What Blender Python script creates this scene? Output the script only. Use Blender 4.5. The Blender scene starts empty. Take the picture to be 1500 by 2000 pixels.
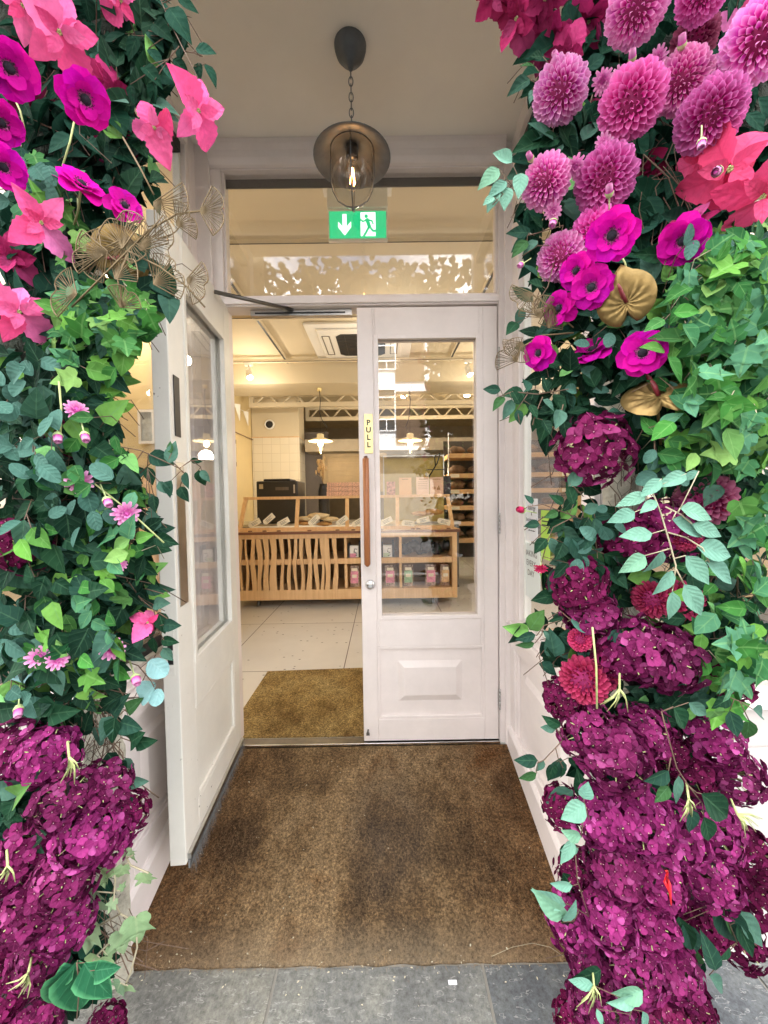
import bpy, math, random
from mathutils import Vector, Matrix, Quaternion, noise
R = math.radians
rnd = random.Random(7)
S = bpy.context.scene
COL = S.collection

# ------------------------------------------------------------------ camera
cd = bpy.data.cameras.new('camera'); cam = bpy.data.objects.new('camera', cd); COL.objects.link(cam)
CAM = Vector((0, -1.79, 1.18))
MC = Matrix.Rotation(R(-.2), 3, 'Z') @ Matrix.Rotation(R(90 - 2.2), 3, 'X') @ Matrix.Rotation(R(-.85), 3, 'Z')
cam.matrix_world = Matrix.Translation(CAM) @ MC.to_4x4()
cd.sensor_fit = 'HORIZONTAL'; cd.sensor_width = 36; cd.lens = 18
cd.clip_start = .02; cd.clip_end = 500
S.camera = cam
# ------------------------------------------------------------------ world, sun, exposure
CLOUD = 10.5
SUN_EL, SUN_AZ = 50, 25          # azimuth clockwise from +Y
W = bpy.data.worlds.new('World'); S.world = W; W.use_nodes = True
wn = W.node_tree; bg = wn.nodes['Background']
sky = wn.nodes.new('ShaderNodeTexSky'); sky.sky_type = 'NISHITA'; sky.sun_disc = False
sky.sun_elevation = R(SUN_EL); sky.sun_rotation = R(SUN_AZ); sky.dust_density = 3; sky.air_density = 1.0
sky.ozone_density = .6
tcw = wn.nodes.new('ShaderNodeTexCoord'); nz = wn.nodes.new('ShaderNodeTexNoise'); nz.inputs['Scale'].default_value = 2.2; nz.inputs['Detail'].default_value = 7
mpw = wn.nodes.new('ShaderNodeMapping'); mpw.inputs['Scale'].default_value = (1, 1, 2.2); wn.links.new(tcw.outputs['Generated'], mpw.inputs[0]); wn.links.new(mpw.outputs[0], nz.inputs['Vector'])
crw = wn.nodes.new('ShaderNodeValToRGB'); crw.color_ramp.elements[0].position = .36; crw.color_ramp.elements[1].position = .52; wn.links.new(nz.outputs[0], crw.inputs[0])
mxw = wn.nodes.new('ShaderNodeMix'); mxw.data_type = 'RGBA'; wn.links.new(crw.outputs[0], mxw.inputs[0]); wn.links.new(sky.outputs[0], mxw.inputs[6]); mxw.inputs[7].default_value = (CLOUD, CLOUD * .965, CLOUD * .93, 1)
wn.links.new(mxw.outputs[2], bg.inputs[0]); bg.inputs[1].default_value = .15
ld = bpy.data.lights.new('sun', 'SUN'); ld.energy = 5.0; ld.angle = R(1); ld.color = (1, .96, .9)
sun = bpy.data.objects.new('sun', ld); COL.objects.link(sun)
sd = Vector((math.sin(R(SUN_AZ)) * math.cos(R(SUN_EL)), math.cos(R(SUN_AZ)) * math.cos(R(SUN_EL)), math.sin(R(SUN_EL))))
sun.rotation_euler = sd.to_track_quat('Z', 'Y').to_euler()
S.view_settings.view_transform = 'Standard'; S.view_settings.look = 'None'
S.view_settings.exposure = 2.15; S.view_settings.gamma = 1
S.cycles.max_bounces = 8; S.cycles.diffuse_bounces = 4; S.cycles.glossy_bounces = 3
S.cycles.transparent_max_bounces = 16; S.cycles.transmission_bounces = 4
S.cycles.sample_clamp_indirect = 4; S.cycles.caustics_reflective = False; S.cycles.caustics_refractive = False
S.cycles.use_denoising = True

def ray(px, py): return MC @ Vector(((px - 750) / 750, (1000 - py) / 750, -1))
def PY(px, py, Y):
    r = ray(px, py); return CAM + r * ((Y - CAM.y) / r.y)
def PZ(px, py, Z):
    r = ray(px, py); return CAM + r * ((Z - CAM.z) / r.z)
def PX(px, py, X):
    r = ray(px, py); return CAM + r * ((X - CAM.x) / r.x)

# ------------------------------------------------------------------ mesh builder
ORI = {}
class MB:
    def __init__(s): s.v = []; s.f = []; s.uv = []; s.sm = []; s.mi = []; s.m = 0
    def add(s, vs, fs, uvs=None, smooth=False, M=None):
        b = len(s.v)
        for p in vs:
            p = Vector(p); s.v.append(M @ p if M is not None else p)
        for f in fs:
            s.f.append([b + i for i in f]); s.sm.append(smooth); s.mi.append(s.m)
            s.uv += [uvs[i] for i in f] if uvs else [(0, 0)] * len(f)
        return s
    def box(s, x0, x1, y0, y1, z0, z1, M=None):
        v = [(x, y, z) for x in (x0, x1) for y in (y0, y1) for z in (z0, z1)]
        return s.add(v, [(0, 1, 3, 2), (4, 6, 7, 5), (0, 4, 5, 1), (2, 3, 7, 6), (0, 2, 6, 4), (1, 5, 7, 3)], M=M)
    def prism(s, pts, h0, h1, axis='z', M=None):
        n = len(pts)
        def mk(p, h): return {'z': (p[0], p[1], h), 'y': (p[0], h, p[1]), 'x': (h, p[0], p[1])}[axis]
        v = [mk(p, h0) for p in pts] + [mk(p, h1) for p in pts]
        f = [tuple(range(n)), tuple(range(2 * n - 1, n - 1, -1))] + [(i, (i + 1) % n, n + (i + 1) % n, n + i) for i in range(n)]
        return s.add(v, f, M=M)
    def tube(s, pts, r, k=6, M=None, cap=True):
        pts = [Vector(p) for p in pts]; n = len(pts)
        rr = r if isinstance(r, (list, tuple)) else [r] * n
        vs = []; up = Vector((0.13, .31, .94)).normalized()
        for i, p in enumerate(pts):
            t = (pts[min(i + 1, n - 1)] - pts[max(i - 1, 0)])
            t = t.normalized() if t.length > 1e-9 else Vector((0, 0, 1))
            a = t.cross(up)
            if a.length < .1: a = t.cross(Vector((1, 0, 0)))
            a.normalize(); b = t.cross(a)
            vs += [p + (a * math.cos(2 * math.pi * j / k) + b * math.sin(2 * math.pi * j / k)) * rr[i] for j in range(k)]
        fs = [(i * k + j, i * k + (j + 1) % k, (i + 1) * k + (j + 1) % k, (i + 1) * k + j) for i in range(n - 1) for j in range(k)]
        if cap: fs += [tuple(range(k))[::-1], tuple((n - 1) * k + j for j in range(k))]
        return s.add(vs, fs, smooth=True, M=M)
    def lathe(s, prof, k=32, M=None, smooth=True):
        n = len(prof)
        vs = [(r * math.cos(2 * math.pi * j / k), r * math.sin(2 * math.pi * j / k), z) for r, z in prof for j in range(k)]
        fs = [(i * k + j, i * k + (j + 1) % k, (i + 1) * k + (j + 1) % k, (i + 1) * k + j) for i in range(n - 1) for j in range(k)]
        return s.add(vs, fs, smooth=smooth, M=M)
    def ball(s, c, r, k=10, sc=(1, 1, 1), amp=0, M=None):
        vs = []; 
        for i in range(k + 1):
            t = math.pi * i / k
            for j in range(2 * k):
                p = math.pi * j / k
                d = Vector((math.sin(t) * math.cos(p), math.sin(t) * math.sin(p), math.cos(t)))
                q = r * (1 + amp * noise.noise(d * 2.7 + Vector(c) * 9))
                vs.append((c[0] + d.x * q * sc[0], c[1] + d.y * q * sc[1], c[2] + d.z * q * sc[2]))
        fs = [(i * 2 * k + j, (i + 1) * 2 * k + j, (i + 1) * 2 * k + (j + 1) % (2 * k), i * 2 * k + (j + 1) % (2 * k)) for i in range(k) for j in range(2 * k)]
        return s.add(vs, fs, smooth=True, M=M)
    def sheet(s, L, Wd, prof, M, nu=2, nv=4, cup=0, bend=0, wave=0, fold=0, ph=0):
        """a petal or leaf along +Y, face to +Z; prof(v) is half-width 0..1"""
        vs = []; uv = []
        for i in range(nv + 1):
            v = i / nv; w = prof(v) * Wd / 2
            for j in range(2 * nu + 1):
                u = (j - nu) / nu
                z = cup * u * u * w + fold * abs(u) * w - bend * L * v * v + wave * L * math.sin(v * 9 + u * 4 + ph) * abs(u)
                vs.append((u * w, v * L, z)); uv.append((.5 + u / 2, v))
        c = 2 * nu + 1
        fs = [(i * c + j, i * c + j + 1, (i + 1) * c + j + 1, (i + 1) * c + j) for i in range(nv) for j in range(2 * nu)]
        return s.add(vs, fs, uv, True, M)
    def build(s, name, mat, parent=None, loc=None, origin=None, bevel=0):
        me = bpy.data.meshes.new(name)
        if origin is None:
            origin = ORI.get(parent.name, Vector()) if parent else (Vector(loc) if loc is not None else Vector())
        o3 = Vector(origin)
        me.from_pydata([tuple(p - o3) for p in s.v], [], s.f)
        me.polygons.foreach_set('use_smooth', s.sm)
        ms = mat if isinstance(mat, list) else [mat]
        for m in ms: me.materials.append(m)
        if len(ms) > 1: me.polygons.foreach_set('material_index', s.mi)
        ul = me.uv_layers.new(name='UVMap'); ul.data.foreach_set('uv', [c for p in s.uv for c in p])
        me.update()
        o = bpy.data.objects.new(name, me); COL.objects.link(o)
        if parent: o.parent = parent
        elif loc is not None or origin is not None: o.location = o3
        ORI[o.name] = o3
        if bevel:
            b = o.modifiers.new('bevel', 'BEVEL'); b.width = bevel; b.segments = 2; b.limit_method = 'ANGLE'
        return o
def tag(o, label=None, cat=None, group=None, kind=None):
    if label: o['label'] = label
    if cat: o['category'] = cat
    if group: o['group'] = group
    if kind: o['kind'] = kind
    return o
def empty(name, loc, label, cat, group=None, rz=0, local=False):
    o = bpy.data.objects.new(name, None); COL.objects.link(o); o.location = loc; o.rotation_euler.z = rz
    o.empty_display_size = .05
    ORI[o.name] = Vector((0, 0, 0)) if local else Vector(loc)
    return tag(o, label, cat, group)
def copy_tree(o, loc=None, M=None):
    c = o.copy(); COL.objects.link(c)
    if M is not None: c.matrix_world = M
    elif loc is not None: c.location = loc
    for ch in [x for x in o.children]:
        d = ch.copy(); COL.objects.link(d); d.parent = c
        for g in [x for x in ch.children]:
            e = g.copy(); COL.objects.link(e); e.parent = d
    return c

# ------------------------------------------------------------------ materials
def nodes(name):
    m = bpy.data.materials.new(name); m.use_nodes = True; nt = m.node_tree
    return m, nt, nt.nodes['Principled BSDF']
def ramp(nt, fac, stops, interp='LINEAR'):
    r = nt.nodes.new('ShaderNodeValToRGB'); r.color_ramp.interpolation = interp
    el = r.color_ramp.elements
    while len(el) < len(stops): el.new(.5)
    for e, (p, c) in zip(el, stops): e.position = p; e.color = (*c, 1) if len(c) == 3 else c
    nt.links.new(fac, r.inputs[0]); return r.outputs[0]
def tex(nt, kind='Noise', scale=5, detail=4, rough=.6, coord='Object', stretch=None, **kw):
    t = nt.nodes.new('ShaderNodeTex' + kind); t.inputs['Scale'].default_value = scale
    if kind == 'Noise': t.inputs['Detail'].default_value = detail; t.inputs['Roughness'].default_value = rough
    tc = nt.nodes.new('ShaderNodeTexCoord'); src = tc.outputs[coord]
    if stretch:
        mp = nt.nodes.new('ShaderNodeMapping'); mp.inputs['Scale'].default_value = stretch
        nt.links.new(src, mp.inputs[0]); src = mp.outputs[0]
    nt.links.new(src, t.inputs['Vector']); return t
def mix(nt, a, b, fac, mode='MIX'):
    x = nt.nodes.new('ShaderNodeMix'); x.data_type = 'RGBA'; x.blend_type = mode
    for sock, val in ((x.inputs[0], fac), (x.inputs[6], a), (x.inputs[7], b)):
        if hasattr(val, 'links') or hasattr(val, 'is_linked'): nt.links.new(val, sock)
        else: sock.default_value = val if isinstance(val, (int, float)) else (*val, 1)
    return x.outputs[2]
def bump(nt, bs, h, strength=.3, dist=.01):
    b = nt.nodes.new('ShaderNodeBump'); b.inputs['Strength'].default_value = strength; b.inputs['Distance'].default_value = dist
    nt.links.new(h, b.inputs['Height']); nt.links.new(b.outputs[0], bs.inputs['Normal'])
def plain(name, c, rough=.5, metal=0, var=.12, scale=6, bmp=.05, bscale=60, bd=.002, stretch=None, spec=None):
    m, nt, bs = nodes(name)
    n = tex(nt, 'Noise', scale, 6, stretch=stretch)
    lo = tuple(x * (1 - var) for x in c); hi = tuple(min(1, x * (1 + var)) for x in c)
    nt.links.new(ramp(nt, n.outputs[0], [(.3, lo), (.7, hi)]), bs.inputs['Base Color'])
    bs.inputs['Roughness'].default_value = rough; bs.inputs['Metallic'].default_value = metal
    if spec is not None: bs.inputs['Specular IOR Level'].default_value = spec
    if bmp:
        b = tex(nt, 'Noise', bscale, 4, stretch=stretch); bump(nt, bs, b.outputs[0], bmp, bd)
    return m
def paint(name, c, dirt=.25, chip=False):
    m, nt, bs = nodes(name)
    n = tex(nt, 'Noise', 3, 8, .7); n2 = tex(nt, 'Noise', 35, 6, .75)
    col = ramp(nt, n.outputs[0], [(.35, tuple(x * .89 for x in c)), (.65, c)])
    d = ramp(nt, n2.outputs[0], [(.66, (0, 0, 0)), (.8, (1, 1, 1))])
    col = mix(nt, col, (.42, .38, .34), mix(nt, (0, 0, 0), (dirt, dirt, dirt), d))
    if chip:
        n3 = tex(nt, 'Noise', 55, 3, .6); n4 = tex(nt, 'Noise', 7, 3)
        a = ramp(nt, n3.outputs[0], [(.7, (0, 0, 0)), (.72, (1, 1, 1))]); b4 = ramp(nt, n4.outputs[0], [(.5, (0, 0, 0)), (.6, (1, 1, 1))])
        col = mix(nt, col, (.22, .2, .17), mix(nt, (0, 0, 0), a, b4))
    nt.links.new(col, bs.inputs['Base Color'])
    bs.inputs['Roughness'].default_value = .42
    b = tex(nt, 'Noise', 90, 5, stretch=(1, 1, .25)); bump(nt, bs, b.outputs[0], .12, .002)
    return m
def wood(name, c1, c2, rough=.45, stretch=(1, 1, 8), scale=12):
    m, nt, bs = nodes(name)
    n = tex(nt, 'Noise', scale, 8, .65, stretch=tuple(1 / s if s > 1 else 3 for s in stretch))
    col = ramp(nt, n.outputs[0], [(.3, c1), (.5, tuple((a + b) / 2 for a, b in zip(c1, c2))), (.7, c2)])
    nt.links.new(col, bs.inputs['Base Color']); bs.inputs['Roughness'].default_value = rough
    bump(nt, bs, n.outputs[0], .1, .002)
    return m
def emit(name, c, s):
    m, nt, bs = nodes(name); bs.inputs['Emission Color'].default_value = (*c, 1); bs.inputs['Emission Strength'].default_value = s
    bs.inputs['Base Color'].default_value = (*c, 1); return m
def glassy(name, ior=1.5, tint=(1, 1, 1), rough=0.0, fade=0, k=1.0):
    m = bpy.data.materials.new(name); m.use_nodes = True; nt = m.node_tree; nt.nodes.clear()
    o = nt.nodes.new('ShaderNodeOutputMaterial'); mx = nt.nodes.new('ShaderNodeMixShader')
    t = nt.nodes.new('ShaderNodeBsdfTransparent'); t.inputs[0].default_value = (*tint, 1)
    g = nt.nodes.new('ShaderNodeBsdfGlossy'); g.inputs['Roughness'].default_value = rough
    f0 = ((ior - 1) / (ior + 1)) ** 2
    ge = nt.nodes.new('ShaderNodeNewGeometry'); dp = nt.nodes.new('ShaderNodeVectorMath'); dp.operation = 'DOT_PRODUCT'
    nt.links.new(ge.outputs['Incoming'], dp.inputs[0]); nt.links.new(ge.outputs['Normal'], dp.inputs[1]); last = dp.outputs['Value']
    for op, k_ in (('ABSOLUTE', None), ('SUBTRACT', 1), ('POWER', 5), ('MULTIPLY_ADD', 1 - f0)):
        q = nt.nodes.new('ShaderNodeMath'); q.operation = op
        if op == 'SUBTRACT': q.inputs[0].default_value = 1; nt.links.new(last, q.inputs[1])
        else:
            nt.links.new(last, q.inputs[0])
            if k_ is not None: q.inputs[1].default_value = k_
            if op == 'MULTIPLY_ADD': q.inputs[2].default_value = f0
        last = q.outputs[0]
    nt.links.new(last, mx.inputs[0])
    nt.links.new(t.outputs[0], mx.inputs[1]); nt.links.new(g.outputs[0], mx.inputs[2])
    nt.links.new(mx.outputs[0], o.inputs[0]); return m
def organic(name, stops, vein=.0, objv=0, edge=None, vcol=(.5, .7, .4), tip=None, base=None, trans=.12, rough=.68, lat=26, var=1, tipdir=1):
    """leaf/petal: colour by island, veins and root/tip shift from the mesh's own UV"""
    m, nt, bs = nodes(name)
    g = nt.nodes.new('ShaderNodeNewGeometry')
    oi = nt.nodes.new('ShaderNodeObjectInfo'); ad = nt.nodes.new('ShaderNodeMath'); ad.operation = 'MULTIPLY_ADD'
    ad.inputs[1].default_value = .35 if var != 1 else 0; nt.links.new(oi.outputs['Random'], ad.inputs[0]); nt.links.new(g.outputs['Random Per Island'], ad.inputs[2])
    fr = nt.nodes.new('ShaderNodeMath'); fr.operation = 'FRACT'; nt.links.new(ad.outputs[0], fr.inputs[0])
    col = ramp(nt, fr.outputs[0], stops)
    tc = nt.nodes.new('ShaderNodeTexCoord'); sp = nt.nodes.new('ShaderNodeSeparateXYZ'); nt.links.new(tc.outputs['UV'], sp.inputs[0])
    if base: col = mix(nt, col, base, ramp(nt, sp.outputs[1], [(.02, (1, 1, 1)), (.38, (0, 0, 0))]))
    if tip: col = mix(nt, col, tip, ramp(nt, sp.outputs[1], [(.35, (0, 0, 0)), (1, (.9, .9, .9))]))
    if objv:
        col = mix(nt, col, ramp(nt, oi.outputs['Random'], [(0, (1 - objv,) * 3), (.5, (1, 1, 1)), (.75, (1 + objv, 1 + objv, 1 + objv * 1.4)), (1, (1 - objv * .5, 1 - objv, 1 - objv))]), 1, 'MULTIPLY')
    def mt(op, a, b=None):
        x = nt.nodes.new('ShaderNodeMath'); x.operation = op
        for i, q in enumerate((a, b)):
            if q is None: continue
            if isinstance(q, (int, float)): x.inputs[i].default_value = q
            else: nt.links.new(q, x.inputs[i])
        return x.outputs[0]
    if edge:
        au0 = mt('ABSOLUTE', mt('SUBTRACT', sp.outputs[0], .5))
        col = mix(nt, col, edge, ramp(nt, au0, [(.36, (0, 0, 0)), (.5, (.5, .5, .5))]))
    if vein:
        au = mt('ABSOLUTE', mt('SUBTRACT', sp.outputs[0], .5))
        mid = mt('LESS_THAN', au, .03)
        w = mt('SINE', mt('MULTIPLY', mt('SUBTRACT', sp.outputs[1], mt('MULTIPLY', au, .55)), lat))
        la = ramp(nt, w, [(.9, (0, 0, 0)), (1, (.55, .55, .55))])
        vf = mix(nt, la, (1, 1, 1), mid)
        col = mix(nt, col, vcol, mix(nt, (0, 0, 0), (vein, vein, vein), vf))
        wv = mt('SINE', mt('MULTIPLY', mt('SUBTRACT', sp.outputs[1], mt('MULTIPLY', au, .55)), lat))
        cn = tex(nt, 'Noise', 38, 4); hh = mt('ADD', mt('MULTIPLY', wv, .16), mt('MULTIPLY', cn.outputs[0], 1.6)); bump(nt, bs, hh, .5, .0035)
    else:
        n = tex(nt, 'Noise', 160, 3); bump(nt, bs, n.outputs[0], .25, .001)
    n = tex(nt, 'Noise', 45, 3)
    col = mix(nt, col, ramp(nt, n.outputs[0], [(.3, (.72, .72, .72)), (.65, (1.0, 1.0, 1.0))]), .7, 'MULTIPLY')
    nt.links.new(col, bs.inputs['Base Color']); bs.inputs['Roughness'].default_value = rough
    bs.inputs['Specular IOR Level'].default_value = .04 if 'dark' in name else .09
    if trans:
        t = nt.nodes.new('ShaderNodeBsdfTranslucent'); nt.links.new(col, t.inputs[0])
        mx = nt.nodes.new('ShaderNodeMixShader'); mx.inputs[0].default_value = trans
        out = nt.nodes['Material Output']
        nt.links.new(bs.outputs[0], mx.inputs[1]); nt.links.new(t.outputs[0], mx.inputs[2]); nt.links.new(mx.outputs[0], out.inputs[0])
    return m

M_ = {}
M_['paint'] = paint('cream_pink_paint', (.87, .8, .78), .4)
M_['paint2'] = paint('old_paint_skylight_tint', (.84, .83, .78), .45, True)  # open door's greenish tint from skylight is in the colour; chips are real
M_['boards'] = paint('white_board_paint', (.66, .62, .61))
M_['ceil'] = plain('soffit_paint', (.9, .86, .79), .7, 0, .04, 3, .25, 300, .002)
M_['glass'] = glassy('window_glass', 2.0)
M_['glassL'] = glassy('display_glass', 1.35)
M_['black'] = plain('black_paint', (.015, .015, .017), .5)
M_['plasticblk'] = plain('black_plastic', (.02, .02, .022), .32, 0, .1, 6, 0)
M_['wall'] = plain('cream_wall', (.68, .54, .29), .6, 0, .05, 2, .1, 80)
M_['inceil'] = plain('cream_ceiling', (.66, .58, .43), .7, 0, .04, 2, .1, 80)
M_['wood'] = wood('light_ash_wood', (.66, .41, .2), (.82, .56, .3), .4)
M_['woodd'] = wood('brown_wood_edge', (.13, .055, .03), (.22, .09, .05), .4, (8, 1, 1))
M_['woodh'] = wood('handle_wood', (.3, .1, .03), (.5, .2, .08), .35)
M_['woodv'] = wood('shelf_wood', (.5, .28, .1), (.68, .42, .18), .45, (8, 1, 1))
M_['woodin'] = plain('cabinet_back_brown', (.4, .25, .12), .6)
M_['steel'] = plain('brushed_steel', (.55, .55, .54), .3, 1, .08, 20, .05, 120, .001)
M_['chrome'] = plain('chrome', (.75, .76, .78), .15, 1, .03, 6, 0)
M_['dsteel'] = plain('dark_steel', (.16, .15, .14), .35, 1, .15, 20, 0)
M_['pewter'] = plain('aged_pewter', (.12, .13, .14), .5, .6, .3, 14, .15, 60, .001)
M_['brass'] = plain('pale_brass', (.86, .72, .36), .35, .55, .06, 14, .05, 90, .001)
M_['gold'] = plain('antique_gold', (.22, .15, .055), .42, .75, .3, 25, .3, 60, .003)
M_['goldw'] = plain('gold_wire', (.15, .11, .06), .5, .7, .2, 25, 0)
M_['tag'] = plain('cream_card', (.82, .76, .6), .7, 0, .04, 8, 0)
M_['white'] = plain('white_plastic', (.8, .79, .76), .4, 0, .03, 5, 0)
M_['paper'] = plain('white_paper', (.78, .8, .84), .7, 0, .02, 5, 0)
M_['ink'] = plain('dark_ink', (.03, .03, .035), .7, 0, .05, 5, 0)
M_['rubber'] = plain('grey_rubber', (.12, .12, .12), .6)
M_['brush'] = plain('grey_brush', (.2, .21, .22), .9, 0, .3, 60, .8, 200, .004)
M_['stem'] = plain('pale_green_stem', (.42, .48, .2), .6, 0, .2, 20, 0)
M_['twig'] = plain('brown_twig', (.12, .075, .05), .7, 0, .3, 20, 0)
M_['twigp'] = plain('pale_twig', (.4, .36, .25), .7, 0, .2, 20, 0)
M_['wire'] = plain('galvanised_wire', (.1, .1, .09), .5, .6, .2, 20, 0)
def tot(n, *cs): return [(i / max(1, len(cs) - 1), c) for i, c in enumerate(cs)]
DG, DG2, TE, TE2, LI, MI = (.006, .026, .016), (.012, .055, .026), (.075, .17, .13), (.025, .085, .06), (.17, .38, .075), (.25, .52, .32)
M_['leaf'] = organic('salal_leaf', [(0, DG), (.25, DG2), (.5, DG), (.68, TE2), (.78, TE), (.86, DG2), (.93, LI), (1, (.2, .5, .18))], 0.27, 0.00, None, (.11, .24, .13), rough=.62)
M_['leafd'] = organic('dark_leaf', [(0, (.004, .022, .013)), (.5, (.008, .042, .024)), (.8, (.02, .07, .05)), (1, (.012, .055, .032))], 0.24, 0.00, None, (.07, .16, .09))  # near-black leaf colour carries the shade deep in the arrangement
M_['ivy'] = organic('ivy_leaf', [(0, (.01, .06, .02)), (.2, (.06, .24, .045)), (.35, (.014, .08, .035)), (.5, (.15, .38, .06)), (.65, (.03, .14, .045)), (.8, (.1, .28, .17)), (.92, (.04, .17, .05)), (1, (.26, .46, .13))], 0.24, 0.00, None, (.3, .55, .2), lat=14)
M_['ivyp'] = organic('pale_ivy_leaf', [(0, (.3, .44, .22)), (.6, (.24, .38, .2)), (.88, (.36, .5, .3)), (1, (.05, .13, .08))], 0.24, 0.00, None, (.42, .52, .3), lat=14)
M_['euca'] = organic('mint_leaf', [(0, (.15, .33, .26)), (.5, (.2, .41, .31)), (.8, (.13, .29, .23)), (1, (.26, .5, .28))], 0.30, 0.00, None, (.12, .3, .22), lat=40)
M_['euca2'] = organic('teal_leaf', [(0, (.05, .14, .11)), (.5, (.1, .23, .19)), (1, (.03, .09, .07))], .2, 0, None, (.16, .32, .26), lat=30)
M_['bigleaf'] = organic('rimmed_leaf', [(0, (.012, .08, .04)), (1, (.02, .12, .055))], .3, 0, (.15, .5, .22), (.1, .3, .16), lat=30)
M_['blue'] = organic('blue_leaf', [(0, (.3, .55, .58)), (1, (.24, .45, .46))], 0.18, 0.00, None, (.45, .65, .66), lat=30)
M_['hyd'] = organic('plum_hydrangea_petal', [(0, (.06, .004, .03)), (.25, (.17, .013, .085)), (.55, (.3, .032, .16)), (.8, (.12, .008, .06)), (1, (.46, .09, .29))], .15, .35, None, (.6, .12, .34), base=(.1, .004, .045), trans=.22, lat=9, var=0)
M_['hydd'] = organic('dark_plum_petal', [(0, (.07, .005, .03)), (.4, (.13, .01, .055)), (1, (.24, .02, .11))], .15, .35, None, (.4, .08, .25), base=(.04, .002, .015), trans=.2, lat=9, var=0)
M_['dah'] = organic('pink_dahlia_petal', [(0, (.72, .03, .4)), (.4, (.8, .09, .5)), (.75, (.7, .06, .56)), (1, (.84, .18, .52))], 0.00, 0.25, (.9, .5, .75), tip=(.93, .55, .84), base=(.5, .01, .26), trans=.25, var=0)
M_['dahh'] = organic('hot_pink_dahlia_petal', [(0, (.8, .015, .4)), (.5, (.72, .03, .36)), (1, (.86, .12, .5))], 0.00, 0.25, (.9, .25, .68), tip=(.92, .34, .76), base=(.5, .005, .24), trans=.25, var=0)
M_['dahc'] = organic('crimson_dahlia_petal', [(0, (.26, .008, .04)), (.5, (.38, .02, .075)), (1, (.48, .03, .14))], 0.00, 0.30, (.5, .06, .16), tip=(.55, .07, .17), base=(.15, .004, .03), trans=.2, var=0)
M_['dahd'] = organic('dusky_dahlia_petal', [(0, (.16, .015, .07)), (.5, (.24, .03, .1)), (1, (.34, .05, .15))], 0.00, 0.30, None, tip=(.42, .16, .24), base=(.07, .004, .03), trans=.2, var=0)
M_['anem'] = organic('magenta_anemone_petal', [(0, (.55, .0, .36)), (.5, (.68, .005, .34)), (1, (.46, .0, .42))], 0.12, 0.15, None, (.75, .04, .45), base=(.92, .66, .8), trans=.25, lat=7)
M_['poin'] = organic('pink_velvet_bract', [(0, (.85, .1, .32)), (.4, (.88, .2, .46)), (.75, (.8, .07, .24)), (1, (.84, .26, .6))], 0.21, 0.12, None, (.72, .07, .3), trans=.25, lat=28, var=0)
M_['poinr'] = organic('coral_velvet_bract', [(0, (.78, .06, .19)), (.5, (.85, .12, .3)), (1, (.66, .04, .15))], 0.27, 0.15, None, (.55, .02, .1), trans=.25, lat=28, var=0)
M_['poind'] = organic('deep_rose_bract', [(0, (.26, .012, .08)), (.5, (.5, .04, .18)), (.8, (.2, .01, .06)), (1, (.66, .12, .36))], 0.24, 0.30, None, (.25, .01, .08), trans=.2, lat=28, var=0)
M_['mum'] = organic('mauve_petal', [(0, (.78, .1, .5)), (1, (.7, .18, .55))], 0.00, 0.00, None, tip=(.9, .5, .75), trans=.2)
M_['mumc'] = organic('crimson_small_petal', [(0, (.6, .02, .12)), (1, (.7, .06, .2))], 0.00, 0.00, None, trans=.2)
M_['dcore'] = plain('deep_pink_core', (.22, .005, .08), .8, 0, .2, 30, 0)
M_['centre'] = plain('anemone_centre', (.012, .008, .02), .9, 0, .3, 60, .8, 400, .002)
M_['yel'] = plain('floret_eye', (.5, .3, .32), .6, 0, .1, 6, 0)
M_['calyx'] = plain('green_calyx', (.4, .5, .22), .6, 0, .2, 30, 0)
M_['spad'] = plain('dark_red_spadix', (.16, .01, .02), .5, 0, .3, 60, .5, 300, .001)
M_['stone'] = plain('carved_plaster', (.42, .4, .33), .85, 0, .35, 18, .9, 22, .02)
M_['moss'] = plain('green_shade_fill', (.02, .028, .018), .95, 0, .6, 30, 1, 60, .02)  # near-black fill standing in for shade deep among the leaves
M_['shadep'] = plain('plum_shade_fill', (.03, .006, .02), .95, 0, .6, 30, 1, 60, .02)  # dark fill standing in for shade between the hydrangea heads

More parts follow.
